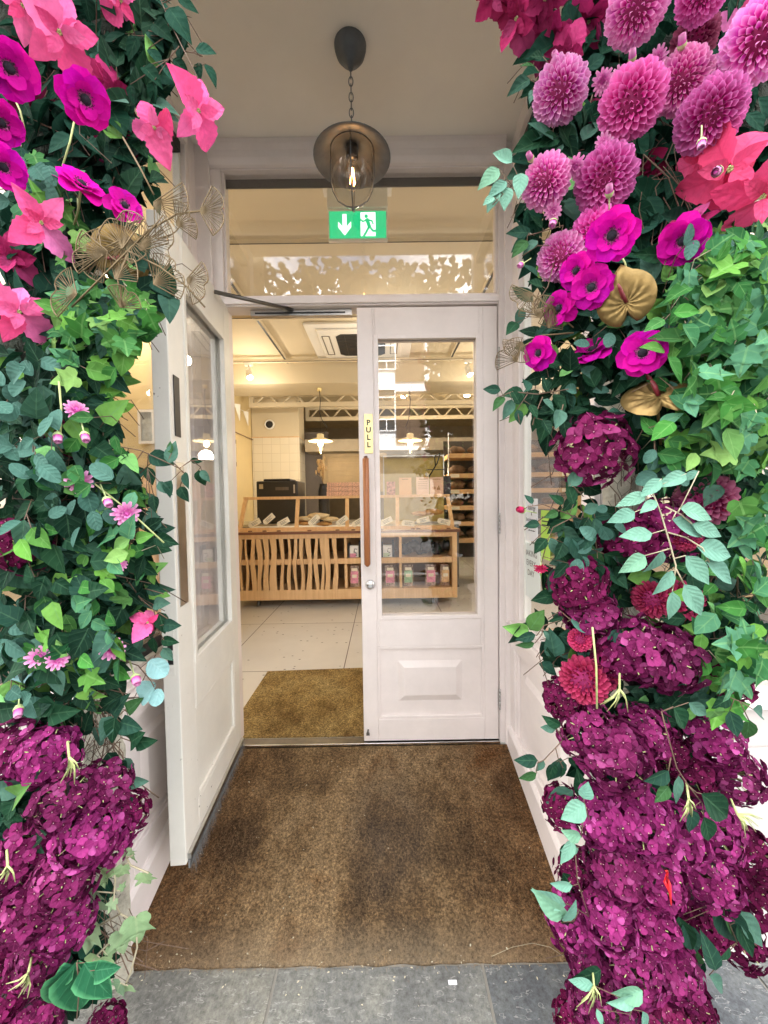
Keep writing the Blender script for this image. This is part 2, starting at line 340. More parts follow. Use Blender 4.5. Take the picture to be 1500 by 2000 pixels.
# coir mat
def mat_coir(name, stains=True):
    m, nt, bs = nodes(name)
    n = tex(nt, 'Noise', 3.2, 5, .65); f = tex(nt, 'Noise', 120, 8, .9); g = tex(nt, 'Noise', 30, 6, .7, stretch=(1, .5, 1))
    v = tex(nt, 'Voronoi', 240)
    big = ramp(nt, n.outputs[0], [(.36, (.1, .066, .038)), (.46, (.19, .125, .066)), (.56, (.28, .195, .11)), (.68, (.19, .105, .045))]) if stains else \
        ramp(nt, n.outputs[0], [(.34, (.16, .1, .04)), (.5, (.34, .24, .1)), (.65, (.42, .32, .15))])
    col = mix(nt, big, ramp(nt, f.outputs[0], [(.36, (.12, .12, .12)), (.5, (.9, .9, .9)), (.62, (2.6, 2.5, 2.3))]), 1, 'MULTIPLY')
    col = mix(nt, col, ramp(nt, g.outputs[0], [(.3, (.7, .7, .7)), (.7, (1.25, 1.25, 1.25))]), 1, 'MULTIPLY')
    if stains:   # trodden grey patch in the middle
        tc = nt.nodes.new('ShaderNodeTexCoord'); mp = nt.nodes.new('ShaderNodeMapping')
        mp.inputs['Location'].default_value = (-.01 / .2, .34 / .3, 0); mp.inputs['Scale'].default_value = (1 / .2, 1 / .3, 0)
        nt.links.new(tc.outputs['Object'], mp.inputs[0]); gr = nt.nodes.new('ShaderNodeTexGradient'); gr.gradient_type = 'SPHERICAL'
        nt.links.new(mp.outputs[0], gr.inputs[0])
        pn = tex(nt, 'Noise', 7, 5, .7)
        pm = mix(nt, ramp(nt, gr.outputs['Color'], [(0, (0, 0, 0)), (.6, (.58, .58, .58))]), ramp(nt, pn.outputs[0], [(.32, (.25, .25, .25)), (.6, (1, 1, 1))]), 1, 'MULTIPLY')
        col = mix(nt, col, mix(nt, (.06, .052, .048), ramp(nt, f.outputs[0], [(.34, (.3, .3, .3)), (.64, (2, 2, 2))]), 1, 'MULTIPLY'), pm)
        sp = nt.nodes.new('ShaderNodeSeparateXYZ'); nt.links.new(tc.outputs['Object'], sp.inputs[0])
        ex_ = nt.nodes.new('ShaderNodeMapRange'); ex_.inputs[1].default_value = -.70; ex_.inputs[2].default_value = -.6; ex_.inputs[3].default_value = 1; ex_.inputs[4].default_value = 0
        nt.links.new(sp.outputs[1], ex_.inputs[0])
        col = mix(nt, col, (.36, .29, .2), mix(nt, ramp(nt, ex_.outputs[0], [(0, (0, 0, 0)), (1, (.75, .75, .75))]), ramp(nt, f.outputs[0], [(.35, (.2, .2, .2)), (.6, (1, 1, 1))]), 1, 'MULTIPLY'))
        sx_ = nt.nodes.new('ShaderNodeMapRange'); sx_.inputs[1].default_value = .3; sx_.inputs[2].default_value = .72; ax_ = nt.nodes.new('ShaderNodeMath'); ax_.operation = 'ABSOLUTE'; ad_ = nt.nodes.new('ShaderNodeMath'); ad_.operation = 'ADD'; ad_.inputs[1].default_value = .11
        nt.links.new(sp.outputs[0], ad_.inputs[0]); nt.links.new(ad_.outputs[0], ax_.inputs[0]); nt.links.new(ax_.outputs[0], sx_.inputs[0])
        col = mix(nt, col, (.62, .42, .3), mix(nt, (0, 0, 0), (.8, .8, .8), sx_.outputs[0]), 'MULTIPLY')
    sp2 = tex(nt, 'Voronoi', 45); lint = ramp(nt, sp2.outputs['Distance'], [(.05, (1, 1, 1)), (.07, (0, 0, 0))])
    rn = tex(nt, 'Noise', 9, 2); lint2 = mix(nt, (0, 0, 0), lint, ramp(nt, rn.outputs[0], [(.6, (0, 0, 0)), (.64, (1, 1, 1))]))
    col = mix(nt, col, (.6, .55, .45), lint2)
    nt.links.new(col, bs.inputs['Base Color']); bs.inputs['Roughness'].default_value = .95; bs.inputs['Specular IOR Level'].default_value = .1
    bump(nt, bs, f.outputs[0], 1, .012)
    return m
def mat_slab():
    m, nt, bs = nodes('grey_stone_slab')
    g = nt.nodes.new('ShaderNodeNewGeometry')
    n = tex(nt, 'Noise', 3.5, 8, .7); f = tex(nt, 'Noise', 60, 8, .8)
    c = ramp(nt, g.outputs['Random Per Island'], [(0, (.16, .165, .155)), (.35, (.09, .1, .11)), (.6, (.18, .18, .16)), (1, (.12, .125, .125))])
    c = mix(nt, c, ramp(nt, n.outputs[0], [(.3, (.5, .5, .55)), (.5, (1, 1, 1)), (.7, (1.6, 1.55, 1.4))]), 1, 'MULTIPLY')
    c = mix(nt, c, ramp(nt, f.outputs[0], [(.35, (.55, .55, .55)), (.65, (1.5, 1.5, 1.5))]), 1, 'MULTIPLY')
    w = tex(nt, 'Noise', 26, 2, .5, stretch=(1, 3, 1)); wv = ramp(nt, w.outputs[0], [(.62, (0, 0, 0)), (.64, (.5, .5, .5)), (.66, (0, 0, 0))])
    c = mix(nt, c, (.5, .5, .48), wv)
    nt.links.new(c, bs.inputs['Base Color']); bs.inputs['Roughness'].default_value = .6
    bump(nt, bs, f.outputs[0], .5, .004); return m
def mat_terrazzo():
    m, nt, bs = nodes('pale_terrazzo')
    b = nt.nodes.new('ShaderNodeTexBrick'); b.offset = 0; b.squash = 1
    b.inputs['Brick Width'].default_value = .87; b.inputs['Row Height'].default_value = 1.0; b.inputs['Mortar Size'].default_value = .0035
    b.inputs['Scale'].default_value = 1; b.inputs['Color1'].default_value = (.72, .71, .68, 1); b.inputs['Color2'].default_value = (.76, .75, .71, 1); b.inputs['Mortar'].default_value = (.12, .1, .09, 1)
    tc = nt.nodes.new('ShaderNodeTexCoord'); mp = nt.nodes.new('ShaderNodeMapping'); mp.inputs['Location'].default_value = (.285 + .87, .2, 0)
    nt.links.new(tc.outputs['Object'], mp.inputs[0]); nt.links.new(mp.outputs[0], b.inputs[0])
    v = tex(nt, 'Voronoi', 16, stretch=(1, 1.6, 1)); v.inputs['Randomness'].default_value = 1
    r = nt.nodes.new('ShaderNodeSeparateColor'); nt.links.new(v.outputs['Color'], r.inputs[0])
    a = ramp(nt, v.outputs['Distance'], [(.13, (1, 1, 1)), (.17, (0, 0, 0))]); q = ramp(nt, r.outputs[0], [(.72, (0, 0, 0)), (.74, (1, 1, 1))])
    c = mix(nt, b.outputs[0], (.1, .09, .08), mix(nt, (0, 0, 0), a, q))
    n = tex(nt, 'Noise', 2, 4); c = mix(nt, c, ramp(nt, n.outputs[0], [(.3, (.86, .86, .86)), (.7, (1, 1, 1))]), 1, 'MULTIPLY')
    nt.links.new(c, bs.inputs['Base Color']); bs.inputs['Roughness'].default_value = .28; return m
def mat_tile():
    m, nt, bs = nodes('white_wall_tile')
    b = nt.nodes.new('ShaderNodeTexBrick'); b.offset = 0
    b.inputs['Brick Width'].default_value = .15; b.inputs['Row Height'].default_value = .15; b.inputs['Mortar Size'].default_value = .004; b.inputs['Scale'].default_value = 1
    b.inputs['Color1'].default_value = (.78, .72, .6, 1); b.inputs['Color2'].default_value = (.74, .69, .57, 1); b.inputs['Mortar'].default_value = (.64, .58, .47, 1)
    tc = nt.nodes.new('ShaderNodeTexCoord'); sp = nt.nodes.new('ShaderNodeSeparateXYZ'); cb = nt.nodes.new('ShaderNodeCombineXYZ')
    nt.links.new(tc.outputs['Object'], sp.inputs[0]); nt.links.new(sp.outputs[0], cb.inputs[0]); nt.links.new(sp.outputs[2], cb.inputs[1]); nt.links.new(cb.outputs[0], b.inputs[0])
    nt.links.new(b.outputs[0], bs.inputs['Base Color']); bs.inputs['Roughness'].default_value = .25; return m
M_['coir'] = mat_coir('brown_coir'); M_['coir2'] = mat_coir('tan_coir', False)
M_['slab'] = mat_slab(); M_['terr'] = mat_terrazzo(); M_['tile'] = mat_tile()

# ================================================================== GROUND
GZ = -.2
FY = -.70                      # facade plane
m = MB(); m.box(-150, 150, -150, -.702, GZ - .3, GZ - .006)
tag(m.build('ground', plain('pavement_bed', (.3, .29, .26), .9)), kind='structure')
m = MB()
xs = [-9, -6.2, -4.2, -2.6, -1.5, PZ(528, 1950, GZ).x, PZ(957, 1950, GZ).x, 1.05, 2.2, 3.3, 5, 7, 9]
ys = [-.708, -1.35, -2.0, -2.8, -3.6, -4.4]
for j in range(len(ys) - 1):
    for i in range(len(xs) - 1):
        o = (j % 2) * .35; x0, x1 = xs[i] + o, xs[i + 1] + o
        m.box(x0 + .004, x1 - .004, ys[j + 1] + .004, ys[j] - .004, GZ - .0059, GZ + rnd.uniform(-.001, .001))
tag(m.build('pavement', M_['slab'], bevel=.0015), kind='structure')
m = MB(); m.box(-60, 60, -12, -4.6, GZ - .0058, GZ - .002)
tag(m.build('road', plain('asphalt', (.06, .06, .062), .85, 0, .2, 30, .6, 200, .004)), kind='structure')
m = MB(); m.box(-60, 60, -4.598, -4.42, GZ - .0058, GZ + .1); 
tag(m.build('kerb', plain('kerb_stone', (.3, .29, .27), .8, 0, .2, 20, .4, 60, .004), bevel=.01), kind='structure')
# interior floor
m = MB(); m.box(-3.6, 3.6, FY + .07, 9, -.3, -.0001) if False else m.box(-6, 6, .0, 9, -.3, 0)
tag(m.build('shop_floor', M_['terr']), kind='structure')
m = MB(); m.box(-.9, .7, -.70, .0, -.3, -.201)
tag(m.build('entrance_base', plain('concrete_base', (.2, .19, .17), .9)), kind='structure')
# ================================================================== MATS
def mat_mesh(name, mat, pts, z0f, thick, label, nx=40, ny=40):
    pass
m = MB()
NX, NY = 70, 44
for i in range(NX + 1):
    for j in range(NY + 1):
        x = -.828 + (1.428) * i / NX; y = -.705 + .697 * j / NY
        z = .28 * y + .004 * noise.noise(Vector((x * 5, y * 5, 1))) + .0015 * noise.noise(Vector((x * 40, y * 40, 1)))
        if j == 0: y += .006 * noise.noise(Vector((x * 14, 0, 0))); z -= .004
        m.v.append(Vector((x, y, z)))
for i in range(NX):
    for j in range(NY):
        a = i * (NY + 1) + j; m.f.append([a, a + NY + 1, a + NY + 2, a + 1]); m.sm.append(True); m.mi.append(0); m.uv += [(0, 0)] * 4
# front edge
for i in range(NX):
    a = i * (NY + 1); b = (i + 1) * (NY + 1); n0 = len(m.v)
    m.v += [m.v[a] + Vector((0, -.002, -.03)), m.v[b] + Vector((0, -.002, -.03))]
    m.f.append([a, n0, n0 + 1, b]); m.sm.append(False); m.mi.append(0); m.uv += [(0, 0)] * 4
t = m.build('door_mat', M_['coir'], loc=(0, 0, 0))
tag(t, 'worn brown coir mat sloping up from the pavement to the doors', 'doormat')
# inner mat
pts = [PZ(467, 1443, 0), PZ(466, 1395, 0), PZ(522, 1312, 0)]
m = MB(); m.prism([(-.71, .062), (-.80, .29), (-.80, .79), (-.16, .82), (.62, .83), (.62, .062)], .001, .006)
tag(m.build('inner_door_mat', M_['coir2'], loc=(-.1, .4, 0)), 'tan coir mat with a cut corner on the tiles inside the doors', 'doormat')
m = MB(); m.box(-.71, .545, .002, .056, -.004, .004); m.m = 1; m.box(-.71, .545, -.004, .002, -.01, .009)
tag(m.build('threshold_strip', [M_['dsteel'], M_['chrome']], loc=(-.1, .02, 0), bevel=.001), 'metal threshold strip between the two mats', 'threshold')
# litter: grit and dried petals on mat and pavement
m = MB()
for k in range(150):
    x = rnd.uniform(-.8, .58); y = rnd.uniform(-.74, -.05) if k < 50 else rnd.gauss(-.71, .022)
    if k > 125: y = rnd.uniform(-1.0, -.72)
    z = .28 * y + .006 if y > -.7 else GZ + .003
    s_ = rnd.uniform(.0008, .0026)
    M = Matrix.Translation((x, y, z)) @ Matrix.Rotation(rnd.uniform(0, 6), 4, 'Z')
    m.sheet(s_ * 3.2, s_ * 1.6, lambda v: math.sin(math.pi * v) ** .6 + .05, M, 1, 3, .3, .2)
tag(m.build('scattered_bits', plain('dry_petal_bits', (.62, .57, .42), .8, 0, .3, 50, 0)), kind='stuff')
m = MB()
for k in range(9000):
    x = rnd.uniform(-.82, .59); y = rnd.uniform(-.715, -.01) if k > 900 else rnd.uniform(-.722, -.69); z = .28 * max(y, -.7) + .003
    a = rnd.uniform(0, 6.283); l = rnd.uniform(.006, .016); h = rnd.uniform(.001, .006); w = .0004
    dx, dy = math.cos(a) * l, math.sin(a) * l
    m.add([(x - dy / l * w, y + dx / l * w, z), (x + dy / l * w, y - dx / l * w, z), (x + dx, y + dy, z + h + .28 * dy)], [(0, 1, 2)])
tag(m.build('coir_fibres', plain('coir_fibre', (.34, .23, .12), .9, 0, .6, 14, 0)), kind='stuff')
m = MB(); c = PZ(884, 1920, GZ); m.box(c.x - .012, c.x + .012, c.y - .005, c.y + .005, GZ + .001, GZ + .003)
tag(m.build('paper_scrap', M_['paper'], loc=c), 'tiny white paper scrap on the dark paving slab', 'litter')
c = PZ(1045, 1848, GZ)
m = MB(); m.tube([PZ(960, 1868, -.19), PZ(1000, 1850, -.18), PZ(1040, 1842, -.175), PZ(1075, 1850, -.18), PZ(1100, 1868, -.19)], .0006, 4)
tag(m.build('dry_stalk', M_['twigp'], loc=c), 'thin bent dry stalk lying across the mat corner', 'stalk')

# ================================================================== ENTRANCE RECESS
XL, XR = -.815, .60            # side-wall faces

CZ = 2.76
m = MB(); m.box(-1.1, .9, FY - .02, .0, CZ, CZ + .2)
tag(m.build('porch_ceiling', M_['ceil']), 'plain beige plaster ceiling over the entrance porch', 'ceiling').pop('x', None)
# door frame: jambs, transom bar, head
fr = empty('door_frame', (-.09, 0, 0), 'cream pink painted door frame with a glazed light above the doors', 'door frame')
m = MB(); m.box(XL - .01, -.708, -.0, .09, 0, CZ); m.box(XL - .01, -.752, -.018, -.001, 0, CZ)
m.build('jamb', M_['paint'], fr, bevel=.004)
m = MB(); m.box(.545, XR + .01, -.0, .09, 0, CZ); m.box(.568, XR + .01, -.018, -.001, 0, CZ)
m.build('jamb', M_['paint'], fr, bevel=.004)
m = MB(); m.box(-.708, .545, 0, .09, 2.06, 2.103); m.box(-.708, .545, -.01, -.001, 2.066, 2.096)
m.build('transom_bar', M_['paint'], fr, bevel=.003)
m = MB(); m.box(-.708, .545, 0, .09, 2.663, CZ); m.prism([(-.0, 2.668), (-.016, 2.672), (-.03, 2.69), (-.034, 2.72), (-.045, 2.74), (-.05, CZ), (0, CZ)], -.752, .568, 'x')
h = m.build('head_rail', M_['paint'], fr, bevel=.003)
m = MB(); m.box(-.708, .545, .03, .036, 2.103, 2.663)
m.build('transom_glass', M_['glass'], fr)
m = MB()
for a in (-.708, .533): m.box(a, a + .012, .012, .028, 2.103, 2.663)
m.box(-.696, .533, .012, .028, 2.103, 2.113)
m.build('glazing_bead', M_['paint'], fr, bevel=.002)
m = MB(); m.box(-.708, .545, .05, .056, 2.622, 2.661)
m.build('blind_box', M_['black'], fr)

def side_wall(side):
    """timber shop-front panel along the porch: dado with sunk panel, sill, window"""
    sx = 1 if side > 0 else -1
    X = XR if side > 0 else XL
    nm = 'right' if side > 0 else 'left'
    ws = empty('side_window_wall', (X, -.35, -.2),
               'glazed porch wall with panelled base, ' + ('beside the closed door' if side > 0 else 'behind the open door'), 'wall')
    def bx(m, a, b, y0, y1, z0, z1):   # a,b: distance outwards (into the porch) from X; negative = into wall
        xa, xb = X - sx * a, X - sx * b
        m.box(min(xa, xb), max(xa, xb), y0, y1, z0, z1)
    SZ = .60
    # dado: stiles and rails with recessed panel
    m = MB()
    bx(m, -.06, -.012, FY + .002, -.001, -.25, SZ - .04)            # backing
    bx(m, -.0119, .012, -.075, -.019, -.03, SZ - .04); bx(m, -.0119, .012, FY + .002, FY + .085, -.25, SZ - .04)
    bx(m, -.0119, .012, FY + .085, -.075, SZ - .12, SZ - .04); bx(m, -.0119, .012, FY + .085, -.075, -.2, .07)
    m.build('dado_frame', M_['paint'], ws, bevel=.003)
    m = MB()
    for (i, dz) in ((0, 0),):
        y0, y1, z0, z1 = FY + .085, -.075, .07, SZ - .12
        bx(m, -.0118, .003, y0, y0 + .014, z0, z1); bx(m, -.0118, .003, y1 - .014, y1, z0, z1)
        bx(m, -.0118, .003, y0 + .014, y1 - .014, z1 - .014, z1); bx(m, -.0118, .003, y0 + .014, y1 - .014, z0, z0 + .014)
    # raised field
    y0, y1, z0, z1 = FY + .17, -.16, .16, SZ - .2
    q = []
    for (a, e) in ((-.0119, 0), (.004, .02), (.004, .021)):
        xa = X - sx * a
        q += [(xa, y0 + e, z0 + e), (xa, y1 - e, z0 + e), (xa, y1 - e, z1 - e), (xa, y0 + e, z1 - e)]
    m.add(q[:8], [(0, 1, 5, 4), (1, 2, 6, 5), (2, 3, 7, 6), (3, 0, 4, 7), (4, 5, 6, 7)])
    m.build('dado_panel', M_['paint'], ws, bevel=.0015)
    m = MB()
    m.prism([(X - sx * -.01, -.35), (X - sx * .026, -.35), (X - sx * .026, -.02), (X - sx * .02, -.008), (X - sx * .0125, .0), (X - sx * -.01, .0)][::1] if False else
            [(X + sx * .011, 0), (X - sx * .026, 0), (X - sx * .026, 1), (X + sx * .011, 1)], 0, 1, 'z') if False else None
    # skirting follows the ramp
    v = []
    for y in (FY + .001, -.001):
        zt = .28 * y + (.105 if y > -.1 else .15)
        for (a, z) in ((-.0, -.3), (.026, -.3), (.026, zt - .015), (.018, zt), (-.0, zt)):
            v.append((X - sx * a, y, z))
    m.add(v, [(0, 1, 6, 5), (1, 2, 7, 6), (2, 3, 8, 7), (3, 4, 9, 8), (0, 5, 9, 4), (0, 4, 3, 2, 1), (5, 6, 7, 8, 9)])
    m.build('skirting', M_['paint'], ws, bevel=.003)
    m = MB(); bx(m, -.06, .036, FY - .012, -.0185, SZ - .04, SZ - .012); bx(m, -.06, .022, FY, -.0185, SZ - .0118, SZ); bx(m, -.06, -.005, FY, -.0185, SZ, SZ + .02)
    m.build('sill', M_['paint'], ws, bevel=.004)
    # window frame
    zt = 2.685
    m = MB(); bx(m, -.06, .0, -.07, -.001, SZ + .021, CZ); bx(m, -.045, -.0005, -.1, -.071, SZ + .021, CZ - .001)
    bx(m, -.06, .0, FY, FY + .07, SZ + .021, CZ)
    bx(m, -.06, .008, FY + .071, -.101, zt, CZ - .001)
    m.build('window_frame', M_['paint'], ws, bevel=.003)
    m = MB(); bx(m, -.05, -.02, FY + .071, -.101, SZ + .021, SZ + .035); bx(m, -.05, -.02, -.115, -.101, SZ + .035, zt); bx(m, -.05, -.02, FY + .071, FY + .085, SZ + .035, zt)
    m.build('glazing_bead', M_['paint2'], ws, bevel=.002)
    m = MB(); bx(m, -.05, -.012, FY + .086, -.116, zt - .045, zt - .001); m.build('blind_box', M_['black'], ws)
    m = MB(); bx(m, -.038, -.033, FY + .085, -.115, SZ + .035, zt - .045); m.build('pane', M_['glass'], ws)
    return ws
side_wall(1); side_wall(-1)

# ------------------------------------------------------------------ doors
def text_mesh(txt, size, ext, name, mat, parent, M, bold=0, align='CENTER'):
    cu = bpy.data.curves.new('t', 'FONT'); cu.body = txt; cu.size = size; cu.extrude = ext; cu.align_x = align; cu.align_y = 'CENTER'; cu.offset = bold
    cu.resolution_u = 3
    ob = bpy.data.objects.new('t', cu); COL.objects.link(ob)
    dg = bpy.context.evaluated_depsgraph_get(); me = bpy.data.meshes.new_from_object(ob.evaluated_get(dg))
    bpy.data.objects.remove(ob); me.materials.clear(); me.materials.append(mat); me.transform(M); me.name = name
    o = bpy.data.objects.new(name, me); COL.objects.link(o); o.parent = parent; ORI[o.name] = Vector(); return o
FRONT = Matrix.Rotation(R(90), 4, 'X')     # text lying in XY -> upright, facing -Y

def door_leaf(W, H, paintm, gx0, gx1, gz0, gz1, px0, px1, pz0, pz1, T=.045, z0=0):
    """local: x 0..W, face at y=0 (towards -y), thickness +y"""
    parts = {}
    m = MB()
    m.box(0, min(gx0, px0), 0, T, z0, H); m.box(max(gx1, px1), W, 0, T, z0, H)
    if px0 < gx0: m.box(px0, gx0, 0, T, pz1, H)
    if gx1 < px1: m.box(gx1, px1, 0, T, pz1, H)
    PXX = (min(gx0, px0), max(gx1, px1))
    m.box(gx0, gx1, 0, T, gz1, H); m.box(gx0, gx1, 0, T, pz1, gz0); m.box(PXX[0], PXX[1], 0, T, z0, pz0)
    if px0 > gx0: m.box(gx0, px0, 0, T, pz0, pz1)
    if px1 < gx1: m.box(px1, gx1, 0, T, pz0, pz1)
    parts['leaf'] = m
    m = MB()
    m.box(px0, px1, .012, T - .012, pz0, pz1)
    for s_, y in ((0, .001), (1, T - .001)):
        e = .012; yy = (y, .0118) if s_ == 0 else (T - .0118, y)
        for a in ((px0, px0 + e, pz0, pz1), (px1 - e, px1, pz0, pz1), (px0 + e, px1 - e, pz0, pz0 + e), (px0 + e, px1 - e, pz1 - e, pz1)):
            m.box(a[0], a[1], min(yy), max(yy), a[2], a[3])
    parts['lower_panel'] = m
    m = MB(); e = .016
    for y0, y1 in ((-.004, .016), (T - .016, T + .004)):
        m.box(gx0 - .004, gx0 + e, y0, y1, gz0 - .004, gz1 + .004); m.box(gx1 - e, gx1 + .004, y0, y1, gz0 - .004, gz1 + .004)
        m.box(gx0 + e, gx1 - e, y0, y1, gz0 - .004, gz0 + e); m.box(gx0 + e, gx1 - e, y0, y1, gz1 - e, gz1 + .004)
    parts['glazing_bead'] = m
    m = MB(); m.box(gx0 + .001, gx1 - .001, .02, .025, gz0 + .001, gz1 - .001)
    parts['pane'] = m
    return parts
# closed (right) door
dr = empty('glazed_door', (-.106, .008, .012), 'closed cream door with a tall pane, long wooden handle and PULL plate', 'door', local=True)
P_ = door_leaf(.647, 2.04, 'paint', .08, .563, .592, 1.912, .071, .58, .107, .458)
P_['leaf'].build('door_leaf', M_['paint'], dr, bevel=.003)
P_['glazing_bead'].build('glazing_bead', M_['paint'], dr, bevel=.002); P_['pane'].build('pane', M_['glass'], dr)
m = P_['lower_panel']
# raised field
x0, x1, z0, z1 = .168, .475, .19, .385
for e, ya, yb in ((.03, .012, .0),):
    v = [(x0, ya, z0), (x1, ya, z0), (x1, ya, z1), (x0, ya, z1), (x0 + e, yb, z0 + e), (x1 - e, yb, z0 + e), (x1 - e, yb, z1 - e), (x0 + e, yb, z1 - e)]
    m.add(v, [(0, 1, 5, 4), (1, 2, 6, 5), (2, 3, 7, 6), (3, 0, 4, 7), (4, 5, 6, 7)])
m.build('lower_panel', M_['paint'], dr, bevel=.0015)
m = MB(); hz0, hz1 = .858, 1.35; hx = .033
m.tube([(hx, -.055, hz0), (hx, -.06, hz0 + .006), (hx, -.06, hz0 + .2), (hx, -.06, hz1 - .006), (hx, -.055, hz1)], [.009, .014, .014, .014, .009], 14)
ph = m.build('pull_handle', M_['woodh'], dr)
m = MB()
for z in (hz0 + .1, hz1 - .1): m.tube([(hx, -.048, z), (hx, 0, z)], .006, 10)
m.build('handle_post', M_['steel'], ph)
m = MB(); m.box(.026, .066, -.003, -.0002, 1.372, 1.555)
pp = m.build('pull_plate', M_['brass'], dr, bevel=.002)
for k, ch in enumerate('PULL'):
    text_mesh(ch, .034, .0004, 'letter', M_['ink'], pp, Matrix.Translation((.046, -.0034, 1.514 - k * .034)) @ FRONT, .0012)
m = MB(); m.lathe([(.024, .0002), (.021, .008), (.013, .012), (.0001, .012)], 24, Matrix.Translation((.043, 0, .757)) @ Matrix.Rotation(R(90), 4, 'X'))
m.box(.0415, .0445, -.0135, -.012, .75, .765)
m.build('lock_cylinder', M_['chrome'], dr)
m = MB(); m.tube([(.02, -.004, .035), (.02, -.008, .05)], .006, 8); m.box(.012, .028, -.004, -.0002, .03, .042); m.tube([(.02, -.006, .05), (.022, -.01, .062)], .004, 6)
m.build('floor_bolt', M_['dsteel'], dr)
for z in (1.80, 1.04, .2):
    m = MB()
    for q in range(5): m.tube([(.6505, -.009, z - .05 + q * .02), (.6505, -.009, z - .05 + q * .02 + .0185)], .0052, 10)
    m.build('hinge', M_['steel'], dr)
# open (left) door
TH = R(-85.6)
dl = empty('glazed_door', (-.742, .002, .012), 'old white door standing open with a worn edge and push plate', 'door', rz=TH, local=True)
# local x runs from the hinge out; visible (inner) face is local +y side -> use face y=T
P_ = door_leaf(.61, 2.04, 'paint2', .075, .49, .61, 1.882, .075, .5, .13, .45, T=.05)
P_['leaf'].build('door_leaf', M_['paint2'], dl, bevel=.003)
P_['lower_panel'].build('lower_panel', M_['paint2'], dl, bevel=.0015)
P_['glazing_bead'].build('glazing_bead', M_['paint2'], dl, bevel=.002); P_['pane'].build('pane', M_['glass'], dl)
T = .05
m = MB(); m.box(.545, .585, T + .0002, T + .003, 1.37, 1.56); m.build('push_sign', M_['black'], dl, bevel=.001)
m = MB(); m.box(.53, .59, T + .0002, T + .0025, .83, 1.29); m.build('push_plate', M_['steel'], dl, bevel=.001)
m = MB(); m.box(.6102, .612, .012, .038, .62, .78); lp = m.build('lock_plate', M_['paint2'], dl, bevel=.001)
m = MB(); m.box(.612, .6135, .018, .034, .70, .725); m.box(.612, .6135, .018, .034, .655, .672); m.build('keyhole', M_['black'], lp)
m = MB(); m.box(.0, .60, T + .0002, T + .012, .012, .03); m.build('brush_holder', M_['steel'], dl)
m = MB()
for k in range(900):
    x = rnd.uniform(.004, .598); y = T + rnd.uniform(.001, .02); a = rnd.uniform(-.006, .01)
    m.add([(x, y - .001, .014), (x + .0016, y - .001, .014), (x + a + .001, y + .004 + rnd.uniform(0, .008), -.045 * (.35 + .65 * x / .6) + rnd.uniform(-.006, .01) )], [(0, 1, 2)])
m.box(.002, .598, T + .001, T + .006, -.022, .013)
m.build('draught_brush', M_['brush'], dl)
for z in (1.80, 1.04, .2):
    m = MB(); m.tube([(-.003, -.004, z - .05), (-.003, -.004, z + .05)], .006, 10); m.build('hinge', M_['paint2'], dl)
m = MB(); m.tube([(.615, .03, .1 + .0), (.615, .03, .12)], .001, 4)
# door closer
dc = empty('door_closer', (-.5, -.02, 2.05), 'steel door closer arm reaching from the open door to the transom', 'door closer')
a0 = PY(419, 570, -.2); a1 = PY(572, 605, .03)
m = MB(); m.tube([a0, a1], .008, 8); m.build('arm', M_['dsteel'], dc)
m = MB(); m.box(-.6, -.13, .03, .06, 2.03, 2.056); m.m = 1; m.box(-.58, -.16, .0295, .03, 2.038, 2.046)
m.build('slide_rail', [M_['steel'], M_['black']], dc)

# ------------------------------------------------------------------ lantern
LX, LY = -.089, -.385
ln = empty('hanging_lantern', (LX, LY, CZ), 'aged metal lantern with glass jar hanging by a chain from the porch ceiling', 'lamp')
LM = Matrix.Translation((LX, LY, 0))
m = MB(); m.lathe([(.001, CZ - .085), (.008, CZ - .08), (.012, CZ - .065), (.035, CZ - .048), (.05, CZ - .028), (.055, CZ - .01), (.056, CZ - .0005)], 32, LM)
m.build('ceiling_rose', M_['pewter'], ln)
m = MB(); z = CZ - .08; k = 0
while z > 2.495:
    n = 12; pts = []
    for j in range(n + 1):
        a = 2 * math.pi * j / n; r_, h_ = .0075, .0165
        x_, z_ = r_ * math.cos(a), h_ * math.sin(a)
        pts.append((x_, 0, z_ + z - .014) if k % 2 else (0, x_, z_ + z - .014))
    m.tube(pts, .0018, 6, LM, False); z -= .0265; k += 1
m.build('chain', M_['pewter'], ln)
m = MB(); m.lathe([(.0001, 2.49), (.02, 2.488), (.03, 2.475), (.034, 2.455), (.05, 2.43), (.085, 2.405), (.126, 2.385), (.136, 2.378), (.134, 2.376), (.085, 2.398), (.055, 2.415), (.02, 2.42)], 48, LM)
m.build('shade', M_['pewter'], ln)
m = MB(); m.lathe([(.066, 2.41), (.073, 2.37), (.073, 2.31), (.066, 2.27), (.048, 2.238), (.022, 2.222), (.001, 2.218)], 40, LM)
m.build('glass_jar', glassy('jar_glass', 1.75, (.96, .95, .93)), ln)
m = MB()
for a in (0, 90, 180, 270):
    ca, sa = math.cos(R(a)), math.sin(R(a)); pts = [(.064 * 0 + r_ * ca, r_ * sa, z_) for r_, z_ in ((.075, 2.41), (.077, 2.37), (.077, 2.31), (.07, 2.266), (.052, 2.232), (.024, 2.215), (.0, 2.21))]
    m.tube(pts, .0022, 6, LM)
m.tube([(.0, 0, 2.212), (0, 0, 2.198)], [.006, .003], 8, LM)
m.lathe([(.0755, 2.408), (.079, 2.404), (.0755, 2.4)], 32, LM)
m.build('cage', M_['pewter'], ln)
m = MB(); m.lathe([(.001, 2.415), (.02, 2.415), (.021, 2.38), (.016, 2.372), (.001, 2.372)], 20, LM); m.build('lamp_holder', M_['plasticblk'], ln)
m = MB(); m.lathe([(.01, 2.374), (.012, 2.365), (.026, 2.34), (.031, 2.315), (.026, 2.288), (.012, 2.272), (.001, 2.269)], 24, LM)
